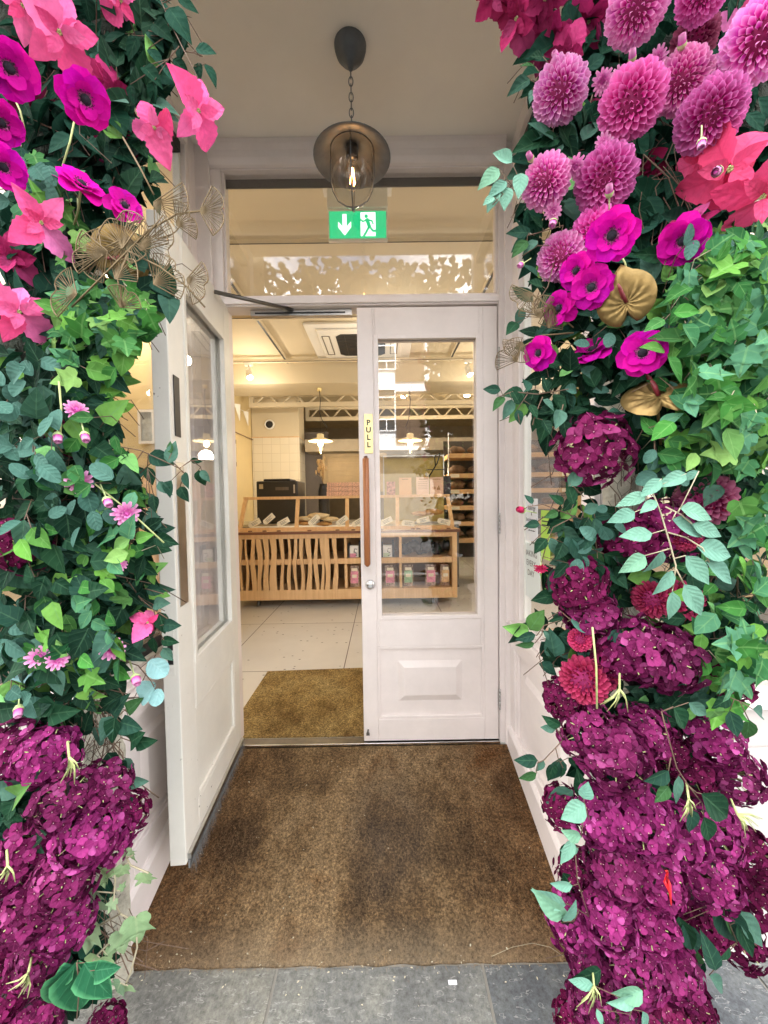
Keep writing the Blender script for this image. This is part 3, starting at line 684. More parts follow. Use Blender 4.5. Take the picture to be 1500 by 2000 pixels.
bulb = m.build('bulb', glassy('bulb_glass', 1.4, (1, .96, .9)), ln)
m = MB()
for a in range(0, 360, 60): m.tube([(.003 * math.cos(R(a)), .003 * math.sin(R(a)), 2.345), (.009 * math.cos(R(a)), .009 * math.sin(R(a)), 2.29)], .0009, 4, LM)
m.build('filament', emit('filament_glow', (1, .45, .12), 14), bulb)
pl = bpy.data.lights.new('lantern_glow', 'POINT'); pl.energy = .12; pl.color = (1, .6, .3); pl.shadow_soft_size = .02
po = bpy.data.objects.new('lantern_glow', pl); COL.objects.link(po); po.location = (LX, LY, 2.315)

# ================================================================== SHOP INTERIOR
def RC(px0, py0, px1, py1, Y):
    a, b = PY(px0, py0, Y), PY(px1, py1, Y); return min(a.x, b.x), max(a.x, b.x), min(a.z, b.z), max(a.z, b.z)
# shell
m = MB(); m.box(-2.35, -2.2, FY + .066, 8.2, 0, 3.2)
tag(m.build('shop_wall', M_['wall'], loc=(-2.2, 4, 0)), 'long cream yellow wall on the left inside the shop', 'wall')
m = MB(); m.box(3.45, 3.55, FY + .066, 8.2, 0, 3.2)
tag(m.build('shop_wall', M_['wall'], loc=(3.5, 4, 0)), 'cream wall on the right inside the shop past the bread shelves', 'wall')
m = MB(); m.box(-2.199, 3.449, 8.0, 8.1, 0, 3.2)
tag(m.build('shop_wall', plain('brown_back_wall', (.3, .25, .18), .7), loc=(1, 8, 0)), 'brown rear wall far behind the counter', 'wall')  # base colour darker than the side walls
m = MB(); m.box(-2.19, 3.44, FY + .066, 3.5, 3.05, 3.15)
ce = tag(m.build('shop_ceiling', M_['inceil'], loc=(0, 2, 3.05)), 'cream ceiling with tracks inside the shop', 'ceiling')
m = MB(); m.box(-2.19, 3.44, 3.5, 4.12, 2.745, 3.14)
tag(m.build('ceiling_beam', M_['inceil'], loc=(0, 3.8, 2.7)), 'deep cream ceiling beam above the pendant lamps', 'beam')
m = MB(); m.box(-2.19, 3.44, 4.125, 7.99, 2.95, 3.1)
tag(m.build('rear_ceiling', plain('tan_ceiling', (.5, .42, .28), .7), loc=(0, 6, 2.95)), 'tan rear ceiling above the steel trusses', 'ceiling')  # base colour darker than the front ceiling
# front of shop beside the porch (interior faces): bulkheads over the shop windows
# pillar with tiles and extractor
x0, x1, _, zt = RC(508, 792, 585, 900, 4.75)
pil = empty('pillar', ((x0 + x1) / 2, 4.9, 0), 'cream pillar tiled below with a round vent, behind the oven', 'pillar')
zz = PY(550, 853, 4.75).z
m = MB(); m.box(-2.19, x1, 4.76, 5.2, zz, 2.94); m.build('shaft', M_['inceil'], pil)
m = MB(); m.box(-2.19, x1 + .004, 4.75, 5.21, 0, zz - .012); m.build('tiling', M_['tile'], pil)
m = MB(); m.box(-2.19, x1 + .006, 4.742, 5.2, zz - .012, zz); m.build('rail', M_['wood'], pil)
c = PY(526, 829, 4.74)
m = MB(); VM = Matrix.Translation(c) @ Matrix.Rotation(R(90), 4, 'X')
m.lathe([(.06, -.01), (.062, .01), (.075, .012), (.085, .004), (.086, -.01)], 24, VM); v_ = m.build('vent_ring', M_['white'], pil)
m = MB(); m.lathe([(.0001, .006), (.035, .006), (.06, .0)], 20, VM); m.build('vent_hole', M_['black'], v_)
# trusses
def truss(Y, px0, yt, yb, x1, label, ph=0):
    a = PY(px0, yt, Y); b = PY(px0, yb, Y)
    t = empty('steel_truss', ((a.x + x1) / 2, Y, b.z), label, 'truss', 'open steel trusses under the rear ceiling')
    m = MB(); m.box(a.x, x1, Y - .03, Y + .03, b.z - .035, b.z + .035); m.box(a.x, x1, Y - .03, Y + .03, a.z - .03, a.z + .03); m.box(a.x - .001, a.x + .06, Y - .031, Y + .031, b.z, a.z)
    m.build('chord', M_['inceil'], t)
    n = int((x1 - a.x) / .42); m = MB()
    for k in range(n):
        xa = a.x + .07 + k * .42
        m.tube([(xa, Y, b.z), (xa + .17, Y, a.z)], .017, 6); m.tube([(xa + .22, Y, a.z), (xa + .39, Y, b.z)], .017, 6)
    m.build('web', M_['inceil'], t)
truss(4.3, 487, 772, 792, 3.4, 'near cream steel truss spanning over the counter')
truss(5.5, 597, 798, 819, 3.4, 'farther cream steel truss seen below the near one')
# tracks on ceiling (run front-back) and cross bars
def track(pts, label, mid=None):
    t = empty('lighting_track', pts[0], label, 'lighting track', 'lighting tracks on the ceiling')
    (ax, ay, az), (bx_, by, bz) = pts
    m = MB()
    if abs(ax - bx_) < .01: m.box(ax - .02, ax + .02, ay, by, az, az + .03)
    else: m.box(ax, bx_, ay - .022, ay + .022, az, az + .035)
    m.build('rail', M_['inceil'], t)
    m = MB()
    if abs(ax - bx_) < .01: m.box(ax - .011, ax + .011, ay + .03, by - .03, az - .003, az - .0002)
    else: m.box(ax, bx_, ay - .0225, ay - .0221, az - .0, az + .007)
    m.build('slot', M_['black'], t)
    return t
track([(-1.24, 1.07, 2.99), (-1.24, 3.45, 2.99)], 'left cream lighting track running back over the open doorway')
track([(.93, 1.07, 2.99), (.93, 3.45, 2.99)], 'right cream lighting track running back over the closed door')
track([(-1.26, 1.03, 2.985), (2.6, 1.03, 2.985)], 'cream crossways track seen through the glass above the doors')
track([(-2.1, 2.15, 2.985), (3.4, 2.15, 2.985)], 'cream crossways track just inside the top of the open doorway')
track([(-2.1, 3.3, 2.96), (3.4, 3.3, 2.96)], 'cream crossways track in front of the ceiling beam')
# AC cassette
ac = empty('ceiling_air_unit', (-.22, 2.95, 3.05), 'square white ceiling air conditioner with dark slatted grille', 'air conditioner')
m = MB(); m.box(-.82, .38, 2.35, 3.45, 3.02, 3.049); m.box(-.7, .26, 2.45, 3.35, 3.0, 3.0195); m.build('casing', M_['white'], ac, bevel=.008)
m = MB(); m.prism([(-.5, 2.62), (-.44, 2.56), (0, 2.56), (.06, 2.62), (.06, 3.14), (0, 3.2), (-.44, 3.2), (-.5, 3.14)], 2.994, 2.9995); g = m.build('grille', M_['black'], ac)
m = MB()
for k in range(14): m.box(-.49, .05, 2.6 + k * .042, 2.604 + k * .042, 2.99, 2.9935)
for k in range(4): m.box(-.4 + k * .12, -.397 + k * .12, 2.57, 3.19, 2.989, 2.9899)
m.build('slat', M_['dsteel'], g)
for (a, b, c_, d) in ((-.66, -.57, 2.6, 3.16), (.12, .21, 2.6, 3.16)): 
    m = MB()
    for (e0, e1, f0, f1) in ((a, b, c_, c_ + .01), (a, b, d - .01, d), (a, a + .01, c_ + .01, d - .01), (b - .01, b, c_ + .01, d - .01)): m.box(e0, e1, f0, f1, 2.996, 2.9995)
    m.build('louvre', M_['dsteel'], ac)
# exit sign
SY = .55; c = PY(698, 445, SY)
ex = empty('exit_sign', (c.x, SY, 3.04), 'green and white emergency exit sign with down arrow and running figure behind the glass', 'sign')
x0, x1, z0, z1 = RC(641, 417, 757, 474, SY)
m = MB(); m.box(x0 - .03, x1 + .03, SY - .05, SY + .05, 2.99, 3.0495); m.box(x0 - .003, x1 + .003, SY - .03, SY + .02, z1 + .012, 2.9899); m.build('housing', M_['white'], ex, bevel=.006)
m = MB(); m.box(x0, x1, SY - .02, SY, z0, z1 + .0119)
m.build('frame', M_['white'], ex, bevel=.004)
gm = emit('exit_green', (.01, .42, .17), .35); wm = emit('exit_white', (.75, .95, .8), .5)
m = MB(); m.box(x0 + .008, x1 - .008, SY - .022, SY - .0205, z0 + .014, z1 - .004)
fc = m.build('green_panel', gm, ex)
w_, h_ = x1 - x0, z1 - z0
m = MB(); sx, sz = x0 + .28 * w_, z0 + .52 * h_
m.prism([(sx - .012, sz + .062), (sx + .012, sz + .062), (sx + .012, sz - .01), (sx + .038, sz + .02), (sx + .038, sz - .012), (sx, sz - .06), (sx - .038, sz - .012), (sx - .038, sz + .02), (sx - .012, sz - .01)], SY - .0235, SY - .0222, 'y')
m.build('arrow', wm, fc)
m = MB(); dx0, dx1 = x0 + .55 * w_, x0 + .80 * w_
m.box(dx0, dx1, SY - .0230, SY - .0222, z0 + .025, z1 - .012); m.build('doorway', wm, fc)
m = MB(); hx, hz = x0 + .645 * w_, z1 - .035
Y0, Y1 = SY - .0245, SY - .0232
m.prism([(hx + .0105 * math.cos(a * .524), hz + .0105 * math.sin(a * .524)) for a in range(12)], Y0, Y1, 'y')
def limb(p, w):
    for (ax, az), (bx2, bz) in zip(p[:-1], p[1:]):
        d = Vector((bx2 - ax, bz - az)).normalized() * w; n_ = Vector((-d.y, d.x))
        m.prism([(ax + n_.x - d.x * .5, az + n_.y - d.y * .5), (bx2 + n_.x + d.x * .5, bz + n_.y + d.y * .5), (bx2 - n_.x + d.x * .5, bz - n_.y + d.y * .5), (ax - n_.x - d.x * .5, az - n_.y - d.y * .5)], Y0 - limb.k, Y1 - limb.k, 'y'); limb.k += .00013
limb.k = .0001
cx = hx
limb([(cx + .004, hz - .018), (cx + .018, hz - .06)], .0105)
limb([(cx + .008, hz - .02), (cx - .02, hz - .03), (cx - .034, hz - .018)], .0045)
limb([(cx + .008, hz - .02), (cx + .034, hz - .028), (cx + .04, hz - .045)], .0045)
limb([(cx + .018, hz - .06), (cx + .04, hz - .085), (cx + .064, hz - .085)], .0062)
limb([(cx + .016, hz - .06), (cx - .0, hz - .09), (cx - .018, hz - .118)], .0062)
m.build('running_figure', gm, fc)
# pendants
def pendant(px, py, label, curl):
    t0 = PY(px, 752, 3.74); c = PY(px, py, 3.74)
    t = empty('pendant_lamp', (c.x, 3.74, 2.745), label, 'lamp', 'cream pendant lamps over the counter')
    TM = Matrix.Translation((c.x, 3.74, c.z))
    m = MB(); m.lathe([(.0001, 2.70 - c.z), (.03, 2.7 - c.z), (.032, 2.744 - c.z)], 16, TM); m.build('ceiling_cup', M_['brass'], t)
    h = 2.7 - c.z
    m = MB(); m.tube([(0, 0, h), (.01, 0, h * .8), (-.004, 0, h * .55), (.03 * curl, 0, h * .42), (.1 * curl, 0, h * .27), (.07 * curl, 0, h * .17), (.0, 0, .1)], .006, 6, TM); m.tube([(.0, 0, h * .5), (.0, 0, .1)], .002, 4, TM)
    m.build('cable', M_['black'], t)
    m = MB(); m.lathe([(.001, .1), (.035, .1), (.05, .09), (.05, .045), (.1, .03), (.17, .0), (.178, -.008), (.17, -.008), (.1, .01), (.06, .02)], 32, TM)
    m.build('shade', plain('cream_enamel', (.8, .7, .45), .35), t)
    m = MB(); m.lathe([(.055, .02), (.06, -.05), (.055, -.1), (.035, -.14), (.001, -.155)], 24, TM); m.build('glass_jar', glassy('pendant_glass', 1.4), t)
    m = MB(); m.ball((0, 0, -.04), .036, 8, (1, 1, 1.25), 0, TM); m.build('bulb', emit('warm_bulb', (1, .72, .36), 22), t)
    m = MB(); m.lathe([(.008, -.155), (.012, -.17), (.001, -.18)], 10, TM); m.build('finial', M_['brass'], t)
    l = bpy.data.lights.new('pendant_light', 'POINT'); l.energy = 6.5; l.color = (1, .86, .66); l.shadow_soft_size = .09
    o = bpy.data.objects.new('pendant_light', l); COL.objects.link(o); o.location = (c.x, 3.70, c.z - .22)
pendant(626, 861, 'cream pendant lamp seen through the open doorway', 1)
pendant(801, 860, 'cream pendant lamp seen through the closed door glass', -.6)
# spots on tracks
def spot(x, y, z, label, e=60, tgt=(0, 1.5, -2.4)):
    t = empty('track_spotlight', (x, y, z), label, 'spotlight', 'track spotlights')
    m = MB(); m.box(x - .05, x + .05, y - .02, y + .02, z - .04, z - .0005); m.tube([(x, y, z - .04), (x, y, z - .1)], .012, 8)
    d = Vector(tgt).normalized(); p = Vector((x, y, z - .14))
    m.tube([p - d * .06, p - d * .045, p + d * .07], [.03, .038, .042], 14, cap=False); m.build('head', M_['white'], t)
    m = MB(); m.tube([p + d * .055, p + d * .06], .037, 14); m.build('lens', emit('spot_lens', (1, .93, .78), 12), t)
    l = bpy.data.lights.new('track_spot', 'POINT'); l.energy = e * .135; l.color = (1, .86, .66); l.shadow_soft_size = .05
    o = bpy.data.objects.new('track_spot', l); COL.objects.link(o); o.location = p + d * .3; o.rotation_euler = (-d).to_track_quat('Z', 'Y').to_euler()
spot(-1.72, 3.3, 2.96, 'white track spotlight glowing near the left shop wall', 26, (.35, -.45, -1))
spot(.2, 2.15, 2.985, 'white track spotlight above the middle of the counter', 26, (-.1, .5, -1))
spot(2.1, 3.3, 2.96, 'white track spotlight shining on the bread shelves', 26, (.1, .35, -1))
spot(1.15, 3.3, 2.96, 'white track spotlight seen in the upper right of the door glass', 20, (.3, -.4, -1))
spot(-1.9, 1.03, 2.985, 'unseen track spotlight added to light the left shop window', 26, (-.1, -.3, -1))  # added lamp, out of sight, to brighten the shop front on the left
spot(1.9, 1.03, 2.985, 'unseen track spotlight added to light the right shop window', 26, (.1, -.3, -1))  # same kind of added, hidden lamp for the right-hand side
for i, (px, py, Y, nm) in enumerate(((789, 776, 4.6, 'left'), (912, 774, 4.6, 'right'))):
    c = PY(px, py, Y); m = MB(); m.tube([(c.x, Y, c.z), (c.x, Y, c.z + .02)], .05, 16)
    tag(m.build('downlight', emit('downlight_glow', (1, .82, .5), 9), loc=c), 'small round ceiling light by the truss, ' + ('above the second pendant' if i == 0 else 'at the right edge of the door glass'), 'light')
    l = bpy.data.lights.new('downlight', 'POINT'); l.energy = 4; l.color = (1, .82, .58); l.shadow_soft_size = .05
    o = bpy.data.objects.new('downlight_lamp', l); COL.objects.link(o); o.location = (c.x, Y, c.z - .08)
# bunting on left wall
m = MB()
for (y, z, s_) in ((3.55, 2.5, .2), (3.85, 2.55, .18), (4.2, 2.52, .16)):
    m.add([(-2.1, y - s_ / 2, z), (-2.08, y + s_ / 2, z + .03), (-2.06, y, z - s_ * 1.3), (-2.095, y - s_ / 2, z), (-2.075, y + s_ / 2, z + .03), (-2.055, y, z - s_ * 1.3)], [(0, 1, 2), (5, 4, 3)])
m.tube([(-2.19, 3.2, 2.6), (-2.1, 3.6, 2.5), (-2.1, 4.2, 2.53), (-2.1, 4.6, 2.7)], .004, 4)
tag(m.build('bunting', M_['white'], loc=(-2.1, 3.9, 2.5)), 'white pennant bunting strung along the cream wall', 'bunting')
m = MB(); m.tube([(-2.17, 3.4, 2.18), (-2.17, 4.74, 2.18)], .007, 6)
tag(m.build('wall_cable', M_['woodd'], loc=(-2.17, 4, 2.2)), 'thin brown cable running along the cream wall', 'cable')
pf = empty('picture_frame', (-2.19, 3.55, 1.6), 'narrow dark framed notice on the cream wall past the open door', 'picture frame')
a = PX(449, 855, -2.19); b = PX(461, 911, -2.19)
m = MB(); m.box(-2.199, -2.175, a.y, b.y, b.z, a.z); m.build('frame', M_['woodd'], pf)
m = MB(); m.box(-2.174, -2.172, a.y + .02, b.y - .02, b.z + .06, a.z - .06); m.build('sheet', M_['tag'], pf)

# ---- counter
CY = 2.3
CX0, CX1 = -1.6, .79
ct = empty('bakery_counter', ((CX0 + CX1) / 2, CY, 0), 'long light wood bakery counter with wavy slats, shelves and slanted glass case', 'counter')
m = MB()
m.box(CX0, CX0 + .04, CY, CY + .7, .09, .80); m.box(CX1 - .05, CX1, CY, CY + .7, .09, .80)
m.box(CX0 + .04, CX1 - .05, CY + .001, CY + .04, .75, .80); m.box(CX0 + .04, CX1 - .05, CY + .001, CY + .66, .09, .20)
m.box(CX0 + .041, CX1 - .051, CY + .015, CY + .6, .47, .53)
sxx = PY(674, 1100, CY).x
for px in (672, 780): x = PY(px, 1100, CY).x; m.box(x, x + .03, CY + .03, CY + .6, .201, .469); m.box(x, x + .03, CY + .03, CY + .6, .531, .749)
m.build('carcass', M_['wood'], ct, bevel=.003)
m = MB(); m.box(CX0 + .042, CX1 - .052, CY + .6, CY + .62, .2, .74)
for px in (500, 540, 585, 625): x = PY(px, 1100, CY).x; m.box(x, x + .012, CY + .25, CY + .59, .21, .46); m.box(x, x + .012, CY + .2, CY + .59, .54, .74)
m.build('inner_back', M_['woodin'], ct)
# wavy slats
m = MB(); edges = [464, 476, 489, 501, 514, 528, 545, 559, 571, 584, 598, 612, 624, 633, 649, 664]
wd = [.026, .022, .045, .045, .05, .065, .035, .03, .03, .035, .05, .035, .03, .055, .045, .02]
for k, px in enumerate(edges[:-1]):
    xc = PY(px + 6, 1100, CY).x; ph = rnd.uniform(0, 6); ph2 = rnd.uniform(0, 6); n = 18; L_, R_ = [], []
    for i in range(n + 1):
        z = .2 + .55 * i / n; w = wd[k] * (1 + .18 * math.sin(z * 10 + ph2)); off = .009 * math.sin(z * 11 + ph)
        L_.append((xc + off - w / 2, z)); R_.append((xc + off + w / 2, z))
    v = []
    for i in range(n + 1): v += [(L_[i][0], CY - .006, L_[i][1]), (R_[i][0], CY - .006, R_[i][1]), (L_[i][0], CY + .014, L_[i][1]), (R_[i][0], CY + .014, R_[i][1])]
    f = []
    for i in range(n):
        a = i * 4; b = a + 4; f += [(a, a + 1, b + 1, b), (a + 2, b + 2, b + 3, a + 3), (a, b, b + 2, a + 2), (a + 1, a + 3, b + 3, b + 1)]
    m.add(v, f)
m.build('wavy_slats', M_['wood'], ct)
m = MB(); m.box(CX0 - .03, CX1 + .03, CY - .03, CY + .72, .801, .815); m.m = 1; m.box(CX0 - .03, CX1 + .03, CY - .034, CY - .0301, .801, .83); m.m = 0; m.box(CX0 - .03, CX1 + .03, CY - .03, CY + .72, .8151, .83)
m.build('worktop', [M_['wood'], M_['woodd']], ct)
# glass case
ya, yb = CY + .1, CY + .3
bl, br_ = PY(466, 1028, ya), PY(886, 1020, ya); tl, tr = PY(478, 973, yb), PY(876, 969, yb)
z0c = .831; z1c = tl.z
m = MB()
m.box(bl.x, br_.x, ya - .02, ya + .02, z0c, z0c + .035)
m.box(tl.x - .01, tr.x + .01, yb - .02, yb + .25, z1c - .02, z1c + .012)
posts = [(bl.x + .015, tl.x + .01), (PY(579, 1020, ya).x, PY(582, 975, yb).x), (PY(678, 1020, ya).x, PY(678, 975, yb).x), (PY(776, 1020, ya).x, PY(776, 975, yb).x), (br_.x - .015, tr.x - .01)]
for xa, xb in posts:
    w = .02; v = [(xa - w, ya - .018, z0c + .03), (xa + w, ya - .018, z0c + .03), (xa + w, ya + .02, z0c + .03), (xa - w, ya + .02, z0c + .03), (xb - w, yb - .018, z1c - .02), (xb + w, yb - .018, z1c - .02), (xb + w, yb + .02, z1c - .02), (xb - w, yb + .02, z1c - .02)]
    m.add(v, [(0, 1, 5, 4), (1, 2, 6, 5), (2, 3, 7, 6), (3, 0, 4, 7)])
m.build('case_frame', M_['wood'], ct, bevel=.002)
m = MB(); m.add([(bl.x + .02, ya, z0c + .03), (br_.x - .02, ya, z0c + .03), (tr.x, yb, z1c - .02), (tl.x, yb, z1c - .02)], [(0, 1, 2, 3)]); m.build('case_glass', M_['glassL'], ct)
m = MB(); m.box(bl.x + .02, br_.x - .02, ya + .02, CY + .68, z0c, z0c + .012); m.build('display_tray', M_['white'], ct)
for x in (CX0 + .22, CX1 - .25):
    for y in (CY + .12, CY + .6):
        m = MB(); m.tube([(x - .012, y, .04), (x + .012, y, .04)], .038, 14); m.box(x - .03, x + .03, y - .03, y + .03, .081, .0895); m.box(x - .018, x - .014, y - .02, y + .02, .04, .081); m.box(x + .014, x + .018, y - .02, y + .02, .04, .081)
        m.build('castor', M_['rubber'], ct)
# price tags on wooden feet
spots_ = [(497, 1022, 28), (525, 1014, 40), (553, 1020, 28), (613, 1016, 42), (668, 1017, 35), (699, 1020, 30), (754, 1018, 25), (797, 1022, -6), (826, 1016, 14), (867, 1019, -14)]
where = ['leftmost on the counter ledge', 'second from the left, steeply tilted', 'third from the left on the ledge', 'in front of the flat breads', 'beside the middle case post', 'just left of the closed door edge', 'first inside the door glass', 'lying almost level inside the door glass', 'tilted upward below the right case pane', 'tilted downward at the right end of the ledge']
for (px, py, an), wh in zip(spots_, where):
    c = PY(px, py, CY + .02)
    t = empty('price_tag', (c.x, CY + .02, .83), 'cream card price tag ' + wh, 'price tag', 'card price tags along the counter')
    TM = Matrix.Translation(c) @ Matrix.Rotation(R(-an), 4, 'Y')
    m = MB(); m.prism([(-.07, -.014), (-.055, -.03), (.07, -.03), (.07, .03), (-.055, .03), (-.07, .014)], -.002, .002, 'y', TM); m.build('card', M_['tag'], t)
    m = MB()
    for q, (u, w) in enumerate(((.012, .08), (-.002, .06), (-.014, .07))): m.box(-.035, -.035 + w, -.0032, -.0021, u - .0018, u + .0018, TM)
    m.build('lettering', M_['ink'], t)
    m = MB(); m.lathe([(.0001, .014), (.02, .012), (.024, 0)], 12, Matrix.Translation((c.x - .05 * (1 if an > 0 else -1), CY + .02, .83))); m.build('foot', M_['woodd'], t)
# loaves in the case
breadm = plain('golden_bread', (.55, .3, .1), .7, 0, .3, 20, .5, 60, .006); flatm = plain('pale_flatbread', (.75, .6, .35), .8, 0, .2, 20, .4, 60, .004)
for i, (px, py, w, lab, mm) in enumerate(((597, 1013, .1, 'pale flat bread at the left of the middle case pane', flatm), (622, 1008, .13, 'round flat bread in the middle case pane', flatm), (646, 1014, .1, 'flat bread beside the tilted tag in the middle pane', flatm), (596, 1022, .09, 'small pastry low in the middle pane', breadm), (634, 1023, .09, 'golden pastry on the tray centre', breadm), (770, 1023, .14, 'golden flat loaf at the foot of the case behind the door glass', flatm), (845, 1000, .12, 'golden loaf in the right pane of the glass case', breadm), (820, 1003, .1, 'brown roll in the right pane of the glass case', breadm))):
    c = PY(px, py, CY + .32); m = MB(); m.ball((c.x, CY + .32, max(.86, c.z)), w, 8, (1, .8, .28), .3)
    tag(m.build('bread', mm, loc=(c.x, CY + .32, .845)), lab, 'bread', 'breads in the glass case')
# shelf goods
bagA = plain('printed_bag_pink', (.75, .3, .42), .4, 0, .3, 30, .5, 60, .006); bagB = plain('printed_bag_green', (.35, .55, .35), .4, 0, .3, 30, .5, 60, .006); bagC = plain('printed_bag_tan', (.75, .5, .25), .4, 0, .3, 30, .5, 60, .006)
foil = plain('clear_cellophane', (.5, .38, .3), .25, 0, .8, 40, .8, 50, .01)
for i, (px, w, mm, lab) in enumerate(((693, .105, bagA, 'pink labelled snack bag at the edge of the closed door'), (762, .12, bagA, 'pink labelled snack bag on the bottom shelf, first behind the door glass'), (797, .115, bagB, 'green labelled snack bag on the bottom shelf'), (841, .12, bagA, 'pink labelled snack bag right of the green one'), (869, .105, bagC, 'orange labelled snack bag at the right end of the bottom shelf'))):
    c = PY(px, 1130, CY + .1); x = c.x
    t = empty('snack_bag', (x, CY + .1, .201), lab, 'snack bag', 'bags on the bottom counter shelf')
    v = []; f = []; n = 10; k = 8
    for a in range(n + 1):
        z = .201 + .235 * a / n; th = .04 * math.sin(math.pi * min(1, a / n * 1.02)) ** .5 + .002; ww = w / 2 * (1 + .05 * math.sin(a * 3 + i) - (.1 if a == n - 1 else 0))
        for j in range(k): q = 2 * math.pi * j / k; v.append((x + ww * math.copysign(abs(math.cos(q)) ** .5, math.cos(q)), CY + .1 + th * math.sin(q), z))
    f = [(a * k + j, a * k + (j + 1) % k, (a + 1) * k + (j + 1) % k, (a + 1) * k + j) for a in range(n) for j in range(k)]
    m = MB(); m.add(v, f, smooth=True); m.build('bag', foil, t)
    m = MB(); m.box(x - w * .38, x + w * .38, CY + .052, CY + .054, .25, .38); m.build('label', mm, t)
    for (b_, c0, c1) in ((.3, .385, .415), (.24, .31, .345)): m = MB(); m.box(x - w * b_, x + w * b_, CY + .0505, CY + .0518, c0, c1); m.build('band', M_['tag'], t)
for px, c2, lab in ((692, bagA, 'white and pink box on the middle shelf, left of the door handle side'), (757, plain('sage_print', (.5, .6, .4), .5), 'white box with a green band on the middle shelf behind the glass')):
    x = PY(px, 1083, CY + .08).x
    t = empty('tea_box', (x, CY + .08, .531), lab, 'box', 'boxes on the middle counter shelf')
    m = MB(); m.box(x - .048, x + .048, CY + .06, CY + .12, .531, .66); m.build('carton', M_['white'], t)
    m = MB(); m.box(x - .046, x + .02, CY + .0585, CY + .0598, .533, .575); m.build('colour_band', c2, t)
    m = MB(); m.tube([(x + .034, CY + .057, .62), (x + .005, CY + .057, .625), (x + .0, CY + .057, .59), (x + .025, CY + .057, .58), (x + .03, CY + .057, .555), (x + .0, CY + .057, .545)], .0035, 6); m.build('swirl_mark', M_['ink'], t)
    m = MB(); m.box(x - .065, x - .05, CY + .05, CY + .2, .531, .68); m.box(x + .05, x + .075, CY + .05, CY + .2, .531, .7); m.build('holder', M_['black'], t)
m = MB(); x0, x1, z0, z1 = RC(785, 1048, 880, 1092, CY + .15)
for k in range(9): m.ball((x0 + (x1 - x0) * (k + .5) / 9, CY + .2 + .03 * (k % 2), .59 + .02 * (k % 3)), .06, 6, (1, .8, 1), .5)
tag(m.build('dark_bags', plain('dark_wrapped_stock', (.03, .03, .035), .4, 0, .5, 30, .6, 40, .01), loc=((x0 + x1) / 2, CY + .2, .531)), 'dark wrapped goods filling the right middle counter shelf', 'goods')

# ---- on top of and behind the case
ztop = z1c + .012
oven = empty('oven', (PY(540, 950, 3.2).x, 3.2, .9), 'black countertop oven standing behind the left end of the case', 'oven')
x0, x1, z0, z1 = RC(500, 940, 581, 967, 3.2)
m = MB(); m.box(x0, x1, 3.2, 3.7, .86, z1); m.box(x0 + .08, x1 - .1, 3.24, 3.6, z1 + .0005, z1 + .03); m.build('casing', M_['plasticblk'], oven, bevel=.02)
m = MB(); m.box(x0 + .04, x0 + .09, 3.197, 3.1995, z1 - .1, z1 - .04); m.box(x1 - .05, x1 - .03, 3.197, 3.1995, z1 - .16, z1 - .05); m.build('badge', M_['steel'], oven)
m = MB(); m.box(x0 + .25, x0 + .42, 3.196, 3.1993, z1 - .12, z1 - .08); m.build('display', M_['dsteel'], oven)
bc = empty('back_counter', (-.6, 3.5, 0), 'steel back counter behind the glass case', 'counter')
m = MB(); m.box(-2.1, 1.0, 3.1, 3.8, .82, .859); m.build('top', M_['steel'], bc, bevel=.004)
m = MB(); m.box(-2.08, .98, 3.15, 3.75, .0, .819); m.build('cupboard', M_['dsteel'], bc)
# rear kitchen parts
m = MB(); x0, x1, z0, z1 = RC(586, 855, 640, 1000, 5.2); m.box(x0, x0 + .5, 5.22, 5.3, 0, z1 + .1)  # dark sheet fills the passage opening in place of its shade
tag(m.build('passage_shade_panel', plain('passage_shade', (.12, .1, .09), .5), loc=(x0, 5.2, 0)), 'dark panel standing in for the unlit passage right of the tiled pillar', 'door')
x0, x1, z0, z1 = RC(640, 893, 745, 960, 5.0)
m = MB(); k = 0; z = z0
while z < z1: m.box(x0, x1, 5.0 - .01 * (k % 2), 5.04, z, z + .021); z += .0225; k += 1
tag(m.build('roller_shutter', plain('tan_shutter', (.36, .26, .14), .5, .2), loc=((x0 + x1) / 2, 5, z0)), 'tan slatted roller shutter in the rear wall', 'shutter')
m = MB(); m.box(x0 - .1, x1 + .1, 5.06, 5.1, z0, z1 + .25); tag(m.build('shutter_surround', plain('shutter_surround', (.45, .34, .2), .6), loc=((x0 + x1) / 2, 5.08, z0)), 'plain tan panel around the roller shutter', 'panel')
# hood
m = MB(); x0, x1, z0, z1 = RC(600, 862, 930, 880, 4.9); m.box(x0, x1 + .3, 4.7, 5.3, z0, z1)
tag(m.build('steel_hood', plain('dull_steel', (.3, .25, .18), .5), loc=((x0 + x1) / 2, 5, z0)), 'long steel extractor hood above the rear kitchen', 'hood')
# vase of dried flowers
c = PY(632, 968, 3.4)
vs_ = empty('flower_vase', (c.x, 3.4, z1c), 'dark vase of dried pampas stems behind the case', 'vase')
zb = .86; zt_ = PY(632, 945, 3.4).z
m = MB(); m.lathe([(.06, zb), (.07, zb + .1), (.075, zt_ - .1), (.05, zt_ - .02), (.055, zt_)], 20, Matrix.Translation((c.x, 3.4, 0))); m.build('vase', M_['plasticblk'], vs_)
m = MB()
for k in range(26):
    a = rnd.uniform(0, 6.28); r_ = rnd.uniform(.01, .09); h = rnd.uniform(.12, .34)
    p = [(c.x, 3.4, zt_), (c.x + r_ * .4 * math.cos(a), 3.4 + r_ * .4 * math.sin(a), zt_ + h * .6), (c.x - .02 + r_ * math.cos(a), 3.4 + r_ * math.sin(a), zt_ + h)]
    m.tube(p, .002, 4); m.ball(p[2], .012, 4, (1, 1, 3), .5)
m.build('dried_stems', plain('dried_grass', (.55, .4, .22), .9), vs_)
